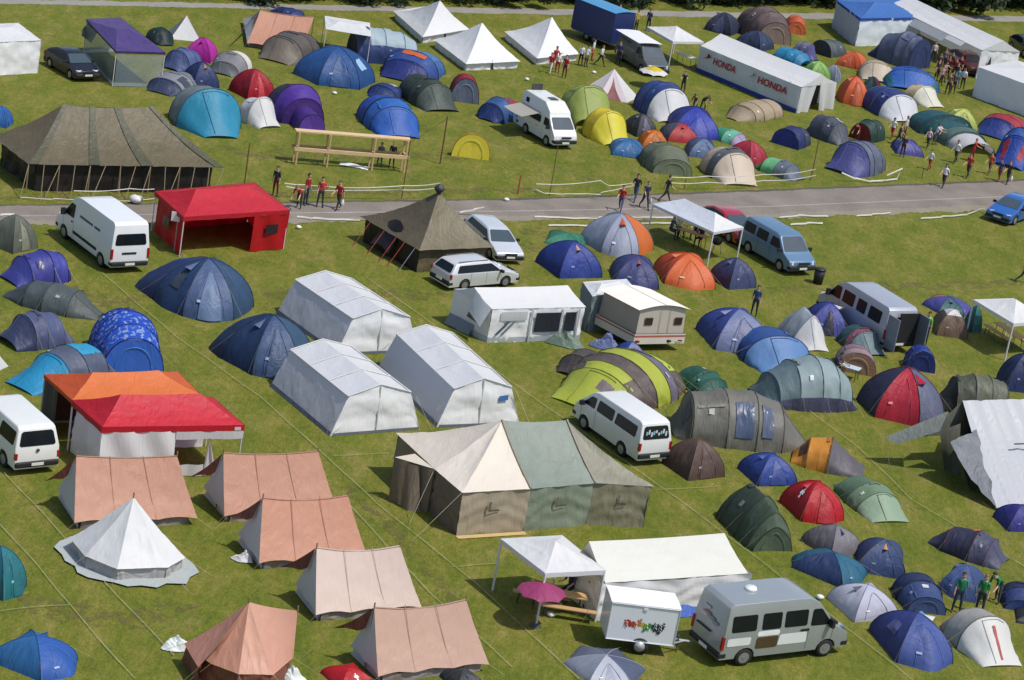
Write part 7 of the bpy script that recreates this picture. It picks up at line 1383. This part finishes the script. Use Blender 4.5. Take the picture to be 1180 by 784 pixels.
for d in ((-4.2, -1.5), (9.5, 2.5)):
    mb = MB().tube([np.array((0, 0, ph*.96))+np.array((d[0]*s, d[1]*s, -ph*.96*s-.35*math.sin(PI*s))) for s in np.linspace(0, 1, 10)], .014, 3, False); o = mb.build('rope', fabric((96, 88, 66), tr=0)); o.location = tuple(pa); tag(o, 'rope running %s from the leaning pole' % ('left to the timber frame' if d[0] < 0 else 'right towards the camper van'), 'rope')
stick((633, 226), (637.5, 168), 'thin wooden pole in front of the camper van', .03)
stick((596.5, 224), (597.5, 202), 'short orange-red stake by the road', .05, (176, 78, 44))
stick((788, 219), (791, 200), 'thin pole by the tape below the olive-grey tent', .03)
stick((934, 208), (941.5, 162), 'thin pole beside the slate blue tunnel tent', .035)
stick((1062, 206), (1062.5, 195), 'stub of a pole at the road edge near the walkers', .03)
# timber frame
a, b = G((339.7, 190)), G((466, 199.5)); yaw = math.atan2(*(b-a)[1::-1]); L = np.linalg.norm(b-a); rt = thing('timber_frame', 'long raw timber frame of posts with two planks in the upper meadow', 'timber frame', (a+b)/2, yaw)
WD = wood((214, 178, 128)); k = 0
for x in (-L/2+.05, -L/6-.3, L/6+.2, L/2-.05):
    for y in (0, .7): MB().box((x, y, .97), (.09, .09, 1.94)).build('post', WD, rt)
    MB().box((x, .35, 1.02), (.07, .8, .10)).build('cross_rail', WD, rt)
for z, y in ((1.98, .35), (.95, .0)): MB().box((0, y, z), (L+.3, .55 if z > 1.5 else .12, .08 if z > 1.5 else .2)).build('plank', wood((224, 192, 146)), rt)
MB().box((0, .72, .95), (L+.3, .08, .16)).build('plank', wood((200, 164, 116)), rt)
c = G((408, 192)); o = MB().grid(lambda u, v: ((u-.5)*1.7, (v-.5)*.6, .04+.10*math.sin(PI*u)*math.sin(PI*v)+.05*hash3((u*5, v*4, 1), 1)), 10, 5).build('plastic_sheet', fabric((232, 226, 214), tr=.05)); o.location = tuple(c); tag(o, 'crumpled white sheet on the grass under the timber frame', 'sheet')
# parasols
def parasol(foot, top, R, col, col2, label, tilt=0., hub=None):
    a = G(foot); lo, hi = .8, 4.
    for _ in range(30):
        m = (lo+hi)/2
        if proj(a+np.array((0, 0, m)))[0][1] > top[1]: lo = m
        else: hi = m
    rt = thing('parasol', label, 'parasol', a); h = lo; N = 8
    mb = MB()
    for i in range(N):
        mb.grid(lambda u, v, i=i: (lambda an, r: (r*math.cos(an), r*math.sin(an), h-.42*R*(r/R)**1.4+.03*R*math.sin(PI*u)*v))(2*PI*(i+u)/N, R*v*(1-.06*math.sin(PI*u)*v)), 5, 5)
    mb.build('canopy', fabric(col), rt, True)
    if col2:
        mb = MB()
        for i in range(N): mb.grid(lambda u, v, i=i: (lambda an, r: (r*math.cos(an), r*math.sin(an), h+.012-.42*R*(r/R)**1.4+.03*R*math.sin(PI*u)*v*.6))(2*PI*(i+u)/N, R*.62*v*(1-.10*math.sin(PI*u)*v)), 5, 4)
        mb.build('canopy_centre', fabric(col2), rt, True)
    for i in range(N): an = 2*PI*i/N; MB().tube([(0, 0, h-.05), (R*math.cos(an)*.98, R*math.sin(an)*.98, h-.43*R)], .008, 3).build('rib', plain((190, 190, 190), .4, metal=.5), rt)
    MB().tube([(0, 0, 0), (0, 0, h+.06)], .02, 6).build('pole', plain((210, 210, 210), .4, metal=.3), rt)
    MB().cyl((0, 0, .05), .22, .1, 'z', 14, .16).build('base', plain((70, 70, 72), .6), rt)
parasol((750, 101), (766, 77), 1.05, (236, 238, 226), (236, 208, 40), 'yellow and white flower parasol beside the grey van')
parasol((617, 722), (628, 672), .92, (186, 74, 130), None, 'pink parasol under the white gazebo')
# tables and benches
def table(foot, d, label, L=2.2, Wd=.5, h=.76, col=(206, 168, 110), cat='table', name='beer_table', grp=None):
    a = G(foot); rt = thing(name, label, cat, a, ground_dir(foot, d), grp)
    MB().box((0, 0, h), (L, Wd, .04)).build('top', wood(col), rt)
    for s in (-1, 1):
        for y in (-1, 1): MB().tube([(s*L*.38, y*Wd*.4, h-.02), (s*L*.40, y*Wd*.44, 0)], .02, 5).build('leg', plain((70, 76, 72), .5, metal=.3), rt)
    return rt
table((640, 704), (1, .16), 'wooden beer table in the shade beside the pink parasol', 2.2, .55)
table((622, 698), (1, .16), 'wooden bench left of the pink parasol', 2.2, .28, .46, cat='bench', name='beer_bench', col=(196, 160, 112))
table((652, 714), (1, .16), 'wooden bench right under the pink parasol', 2.2, .28, .46, cat='bench', name='beer_bench', col=(196, 160, 112))
table((1160, 396), (1, .7), 'wooden beer table under the white gazebo at the right edge', 2.4, .6)
table((1147, 392), (1, .7), 'wooden bench at the left side of the table under the right gazebo', 2.4, .3, .46, cat='bench', name='beer_bench')
table((1175, 400), (1, .7), 'wooden bench at the right side of the table under the right gazebo', 2.4, .3, .46, cat='bench', name='beer_bench')
table((797, 283), (1, .35), 'wooden table in the shade of the grey-white double gazebo', 1.8, .6, col=(190, 140, 96))
table((978, 436), (1, .3), 'folding camp table with pale top before the dusty pink tent', .95, .6, .6, col=(186, 206, 212), name='camp_table')
table((790, 76), (1, .4), 'table with white top under the pop-up gazebo by the lettered marquee', 1.8, .7, col=(206, 206, 204))
for (p, L, Wd, Hh, c, lb) in (((650, 397), 1.5, 1.0, .75, (112, 132, 116), 'crumpled grey-green tarpaulin at the right corner of the white frame house tent'), ((203, 747), .9, .7, .5, (216, 220, 218), 'crumpled white groundsheet left of the salmon pyramid tent'), ((336, 781), .8, .6, .4, (210, 216, 214), 'crumpled white sheet at the right foot of the salmon pyramid tent'), ((281, 646), .7, .5, .35, (206, 204, 204), 'pale bundle at the door of the deep salmon ridge tent'), ((697, 402), 1.2, .5, .8, (130, 142, 190), 'pale blue cloth hanging in front of the caravan')):
    a = G(p); o = MB().grid(lambda u, v: ((v*1.0)*L*.6*math.cos(2*PI*u)*(1+.25*math.sin(3*u*2*PI+p[0])), v*Wd*.6*math.sin(2*PI*u)*(1+.2*math.cos(2*u*2*PI+p[1])), .04+max(0, Hh*(1-v**1.6)*(.75+.5*hash3((math.cos(2*PI*u)*2*v, math.sin(2*PI*u)*2*v, p[0]), 1.7)))), 20, 9).build('tarpaulin', fabric(c, tr=.05)); o.location = tuple(a); tag(o, lb, 'tarpaulin')
# barrel, signboard, small bits
a = G((942, 327)); rt = thing('bin', 'tall black bin standing alone right of the light blue van', 'bin', a)
MB().cyl((0, 0, .42), .26, .84, 'z', 18, .31).build('body', plain((26, 27, 30), .5), rt, True); MB().cyl((0, 0, .87), .34, .07, 'z', 18, .30).build('lid', plain((34, 35, 38), .5), rt, True)
a = G((823.5, 293)); rt = thing('barbecue', 'round black barbecue under the grey-white double gazebo', 'barbecue', a)
MB().grid(lambda u, v: (.30*math.cos(2*PI*u)*math.sin(PI*v), .30*math.sin(2*PI*u)*math.sin(PI*v), .78+.24*math.cos(PI*v)), 14, 8).build('bowl', plain((26, 26, 28), .4), rt, True)
for k in range(3): an = 2*PI*k/3; MB().tube([(.2*math.cos(an), .2*math.sin(an), .62), (.34*math.cos(an), .34*math.sin(an), 0)], .014, 5).build('leg', plain((90, 90, 92), .4, metal=.5), rt)
a = G((200.5, 290)); rt = thing('signboard', 'white signboard on a post before the red gazebo by the white van', 'sign', a)
MB().tube([(0, 0, 0), (0, 0, 1.75)], .025, 6).build('post', plain((190, 190, 190), .5, metal=.3), rt); MB().box((.0, -.03, 1.85), (.68, .03, .5)).build('board', plain((232, 228, 222), .5), rt)
a = G((848, 278)); 
a = G((157, 235)); rt = thing('sack', 'crumpled white bag at the road edge beside the white van', 'bag', a); MB().grid(lambda u, v: (.35*math.cos(2*PI*u)*math.sin(PI*v)*(1+.3*math.sin(5*u)), .3*math.sin(2*PI*u)*math.sin(PI*v), .25-.25*math.cos(PI*v)*.9+.05*hash3((u*6, v*5, 0), 2)), 14, 8).build('body', fabric((230, 230, 232), tr=.1), rt, True)
for (p, lb) in (((606.7, 93), 'small white litter scrap left of the camper van'), ((343.5, 264), 'white litter scrap on the grass before the red gazebo'), ((634, 711), 'white paper on the grass below the pink parasol'), ((684, 85), 'white can standing behind the pale pink tent'), ((944, 691), 'white box at the corner of the pale lilac-white dome'), ((583, 232), 'white scrap on the road left of its middle'), ((385, 109), 'white scrap on the grass under the wide blue dome')):
    a = G(p); o = MB().grid(lambda u, v: (.16*math.cos(2*PI*u)*math.sin(PI*v)*(1+.3*math.sin(7*u)), .13*math.sin(2*PI*u)*math.sin(PI*v), .11-.10*math.cos(PI*v)), 9, 6).build('paper_scrap', fabric((236, 236, 236), tr=0)); o.location = tuple(a); tag(o, lb, 'paper scrap')
# white specks and dark hoops on the patterned tent: printed dots
# ================================================================ people
RED, NV, BK, WT, JB = (190, 34, 42), (44, 50, 76), (40, 40, 44), (226, 226, 230), (62, 76, 110)
PP = [
 ((316.5, 226), (-1, .4), 'person in black with a rucksack and red trousers at the corner of the red gazebo', BK, (120, 34, 40), 'stand', 1.72, 'backpack'),
 ((344, 240), (-1, .5), 'person in red leaning over with something white by the road', RED, BK, 'bend', 1.75, None),
 ((351.5, 236.5), (1, .3), 'tall person in red over dark trousers, second from the left by the road', (170, 30, 46), NV, 'stand', 1.82, None),
 ((368, 239), (.6, 1), 'person in a red shirt with folded arm in the middle of the roadside group', (206, 60, 58), (58, 62, 72), 'phone', 1.74, None),
 ((389, 241.5), (-1, .3), 'person in red carrying a white bag, rightmost of the roadside group', RED, BK, 'walk', 1.74, 'bag'),
 ((436.5, 192.5), (.4, 1), 'person in grey-black at the timber frame, left of the two there', (96, 92, 100), (84, 84, 92), 'stand', 1.5, None),
 ((450.5, 192.5), (-.4, 1), 'person all in black at the timber frame, right of the two there', BK, BK, 'stand', 1.55, None),
 ((633, 85), (-1, .6), 'person in bright red leaning forward at the left of the youths', RED, (206, 206, 206), 'walk', 1.6, None),
 ((638, 80), (1, .6), 'person in red standing behind the leaning youth in red', (196, 40, 46), (150, 40, 44), 'phone', 1.68, None),
 ((641.5, 84), (.3, 1), 'person in white and red beside the white scout tent', WT, (160, 40, 46), 'stand', 1.45, None),
 ((649.5, 90), (-1, .3), 'person in dark red standing apart in front of the youths', (168, 32, 40), (90, 30, 36), 'stand', 1.66, None),
 ((668, 76), (-1, .8), 'person in white and dark shorts nearest the white scout tent', WT, BK, 'stand', 1.6, None),
 ((674.5, 77), (1, .3), 'person in pale blue shirt in the group of youths', (186, 204, 226), BK, 'phone', 1.55, None),
 ((681.5, 70), (1, .2), 'person in white with red shorts in the group of youths', WT, RED, 'stand', 1.6, None),
 ((691, 76), (1, .3), 'person in white and black shorts at the right of the youths', (216, 222, 230), BK, 'walk', 1.62, None),
 ((711.5, 74), (-.6, 1), 'person in dark blue at the open side of the grey van', (40, 52, 96), (40, 44, 60), 'stand', 1.72, None),
 ((711, 31), (.5, 1), 'person with dark hair half hidden behind the blue box trailer', (70, 84, 110), NV, 'stand', 1.75, None),
 ((732, 37), (1, .3), 'person in black with a yellow vest by the far track', (206, 176, 50), BK, 'phone', 1.8, None),
 ((746, 36), (-1, .3), 'person in navy standing by the far track', (52, 66, 104), NV, 'stand', 1.78, None),
 ((786, 107), (-.6, 1), 'person in black bending beside the yellow and white parasol', BK, BK, 'reach', 1.6, None),
 ((800, 128), (-1, .7), 'person in brown behind the royal blue dome, left of two', (120, 92, 66), BK, 'bend', 1.6, None),
 ((809, 128), (1, .5), 'person in black behind the royal blue dome, right of two', BK, (60, 50, 44), 'bend', 1.6, None),
 ((714, 243.5), (-.8, 1), 'person in a red top and jeans on the road', (186, 34, 42), JB, 'walk', 1.68, None),
 ((731, 232), (-1, .5), 'person in black with blue jeans walking on the road', BK, JB, 'walk', 1.8, None),
 ((742, 240.5), (1, .8), 'person in navy with a white bag striding on the road', (48, 54, 88), (36, 38, 48), 'walk', 1.8, 'bag'),
 ((766, 232.5), (1, .1), 'person all in black leaning forward on the road', BK, BK, 'walk', 1.75, None),
 ((771, 274), (1, .3), 'person in blue sitting at the left of the gazebo table', (52, 84, 122), NV, 'sit', 1.74, None),
 ((779.5, 272), (1, .6), 'person in pale top sitting in the middle behind the gazebo table', (216, 206, 190), BK, 'sit', 1.74, None),
 ((800, 276), (-1, .8), 'person in dark brown sitting at the far side of the gazebo table', (74, 58, 48), BK, 'sit', 1.74, None),
 ((806, 284), (-1, .3), 'person in black sitting at the right end of the gazebo table', BK, NV, 'sit', 1.74, None),
 ((868, 364), (-.5, 1), 'person in blue standing behind the slate and lavender dome', (52, 68, 124), NV, 'stand', 1.7, None),
 ((1178, 326), (1, .2), 'person in a pale blue shirt cut by the right edge', (176, 206, 222), BK, 'walk', 1.75, None),
 ((958, 431), (1, .4), 'person in navy crouching left of the dusty pink tent', (46, 52, 76), (40, 42, 56), 'squat', 1.7, None),
 ((1064, 396), (-.7, 1), 'person in a bright green vest at the open back of the silver minibus', (120, 206, 70), (40, 60, 62), 'stand', 1.78, None),
 ((1052, 398), (1, -.4), 'person in black reaching into the back of the silver minibus', (44, 46, 50), BK, 'reach', 1.78, None),
 ((1101, 706), (.4, 1), 'person in a green jersey and dark trousers, left of the jersey group', (30, 122, 76), (52, 58, 72), 'phone', 1.78, None),
 ((1127, 708), (-.6, 1), 'person in a green jersey with a bib, in front of the jersey group', (30, 128, 64), (44, 52, 66), 'stand', 1.76, None),
 ((1148, 694), (-1, .3), 'person in a green jersey bending at the right of the jersey group', (28, 104, 60), (60, 64, 74), 'bend', 1.76, None),
 ((1027, 160), (-1, .3), 'person in white over red trousers left of the teal tunnel tent', WT, (150, 40, 44), 'walk', 1.6, None),
 ((1041, 160), (1, .3), 'person in white and brown right behind the small violet-blue dome', (206, 200, 204), (110, 70, 50), 'stand', 1.65, None),
 ((1039, 181), (-1, .6), 'person in black over the small violet-blue dome', (60, 52, 48), BK, 'stand', 1.6, None),
 ((1068, 171), (-1, .3), 'person in a pink-white shirt before the teal tunnel tent', (222, 196, 206), BK, 'walk', 1.55, None),
 ((1076.5, 167), (1, .2), 'person in white turning away before the teal tunnel tent', (218, 206, 212), (90, 96, 110), 'reach', 1.55, None),
 ((1070, 196), (-1, .2), 'person in white over red striding low near the road edge', WT, (166, 40, 46), 'walk', 1.5, None),
 ((1100, 188), (-1, .2), 'person in white and black trousers striding on the grass', (226, 226, 230), BK, 'walk', 1.72, None),
 ((1114, 205), (-1, .3), 'person in red with a white sash walking by the road', (200, 46, 54), BK, 'walk', 1.78, None),
 ((1119, 186), (1, .3), 'person in red carrying something white behind the walkers', (196, 40, 48), (150, 36, 44), 'reach', 1.65, None),
 ((1086, 216), (-1, .4), 'person with a dark red rucksack walking on the road', WT, BK, 'walk', 1.7, 'backpack'),
 ((1139, 201), (-1, .3), 'person in orange walking on the grass right of the road walkers', (222, 110, 60), (120, 80, 80), 'walk', 1.65, None),
 ((1160, 212), (-1, .3), 'person in black and white at the road edge far right', BK, BK, 'walk', 1.7, 'bag'),
 ((1108, 103), (-1, .3), 'person in white and black trousers at the right of the crowd', WT, BK, 'stand', 1.7, None),
 ((1102, 100), (.5, 1), 'person in pale blue beside the one in white in the crowd', (90, 170, 206), (90, 150, 190), 'stand', 1.5, None),
 ((1091, 109), (.6, 1), 'person in brown over black in front of the crowd, left of two', (110, 84, 66), BK, 'stand', 1.74, None),
 ((1097, 108), (-.6, 1), 'person in grey over black in front of the crowd, right of two', (96, 90, 86), BK, 'stand', 1.74, None),
 ((1083, 99), (1, .4), 'person in pink at the left of the crowd', (214, 150, 170), BK, 'stand', 1.6, None),
 ((1078, 93), (1, .4), 'person in black at the left end of the crowd', (70, 58, 50), BK, 'stand', 1.7, None),
 ((1090, 90), (.6, 1), 'person in maroon in the middle of the crowd', (110, 32, 40), (90, 30, 36), 'stand', 1.76, None),
 ((1098, 92), (-.6, 1), 'person in dark red right of the middle of the crowd', (140, 34, 42), (80, 28, 32), 'stand', 1.78, None),
 ((1104, 90), (-1, .3), 'person in wine red under the edge of the marquee roof', (124, 30, 40), BK, 'stand', 1.78, None),
 ((1086, 80), (.6, 1), 'person in grey deep under the marquee roof', (130, 120, 116), NV, 'stand', 1.74, None),
 ((1074, 72), (.6, 1), 'person in white under the far end of the marquee awning', (216, 206, 206), NV, 'stand', 1.72, None),
 ((656, 690), (-1, .4), 'person in dark blue sitting under the white gazebo', (52, 50, 84), BK, 'sit', 1.74, None),
 ((1080, 86), (.6, 1), 'person in black and grey at the back left of the crowd', (70, 66, 66), NV, 'stand', 1.75, None),
 ((1094, 85), (-.6, 1), 'person in dark brown at the back of the crowd', (84, 62, 52), BK, 'phone', 1.76, None),
 ((1100, 97), (.5, 1), 'person in maroon trousers and black top inside the crowd', BK, (104, 34, 40), 'stand', 1.72, None),
 ((1086, 95), (1, .5), 'person in a beige top inside the crowd', (186, 164, 140), (60, 56, 56), 'reach', 1.68, None),
 ((1107, 83), (-1, .4), 'person in red by the bonnet of the red car', (176, 40, 50), (60, 40, 44), 'stand', 1.72, None),
 ((1034, 167), (1, .2), 'person in dark brown just left of the small violet-blue dome', (92, 70, 58), BK, 'walk', 1.62, None),
 ((1150, 209), (-1, .3), 'person in navy and red between the orange walker and the one in black and white', (60, 64, 110), (150, 50, 56), 'walk', 1.66, None),
 ((1083, 163), (-1, .2), 'person in pale grey leaning at the side of the teal tunnel tent', (190, 190, 200), BK, 'bend', 1.6, None),
 ((987, 162), (-1, .4), 'person in dark red at the mouth of the dark green tent', (150, 40, 44), (90, 34, 40), 'bend', 1.6, None),
]
hairs = [(58, 44, 34), (40, 32, 28), (96, 70, 46), (130, 100, 66), (30, 26, 24)]
for k, (ft, fc, lb, sh, trs, ps, h, ex) in enumerate(PP):
    person(ft, fc, lb, sh, trs, ps, h, hair=hairs[(k*3) % 5], skin=[(205, 160, 132), (214, 170, 142), (190, 146, 118)][k % 3], extra=ex, group='people about the camp')
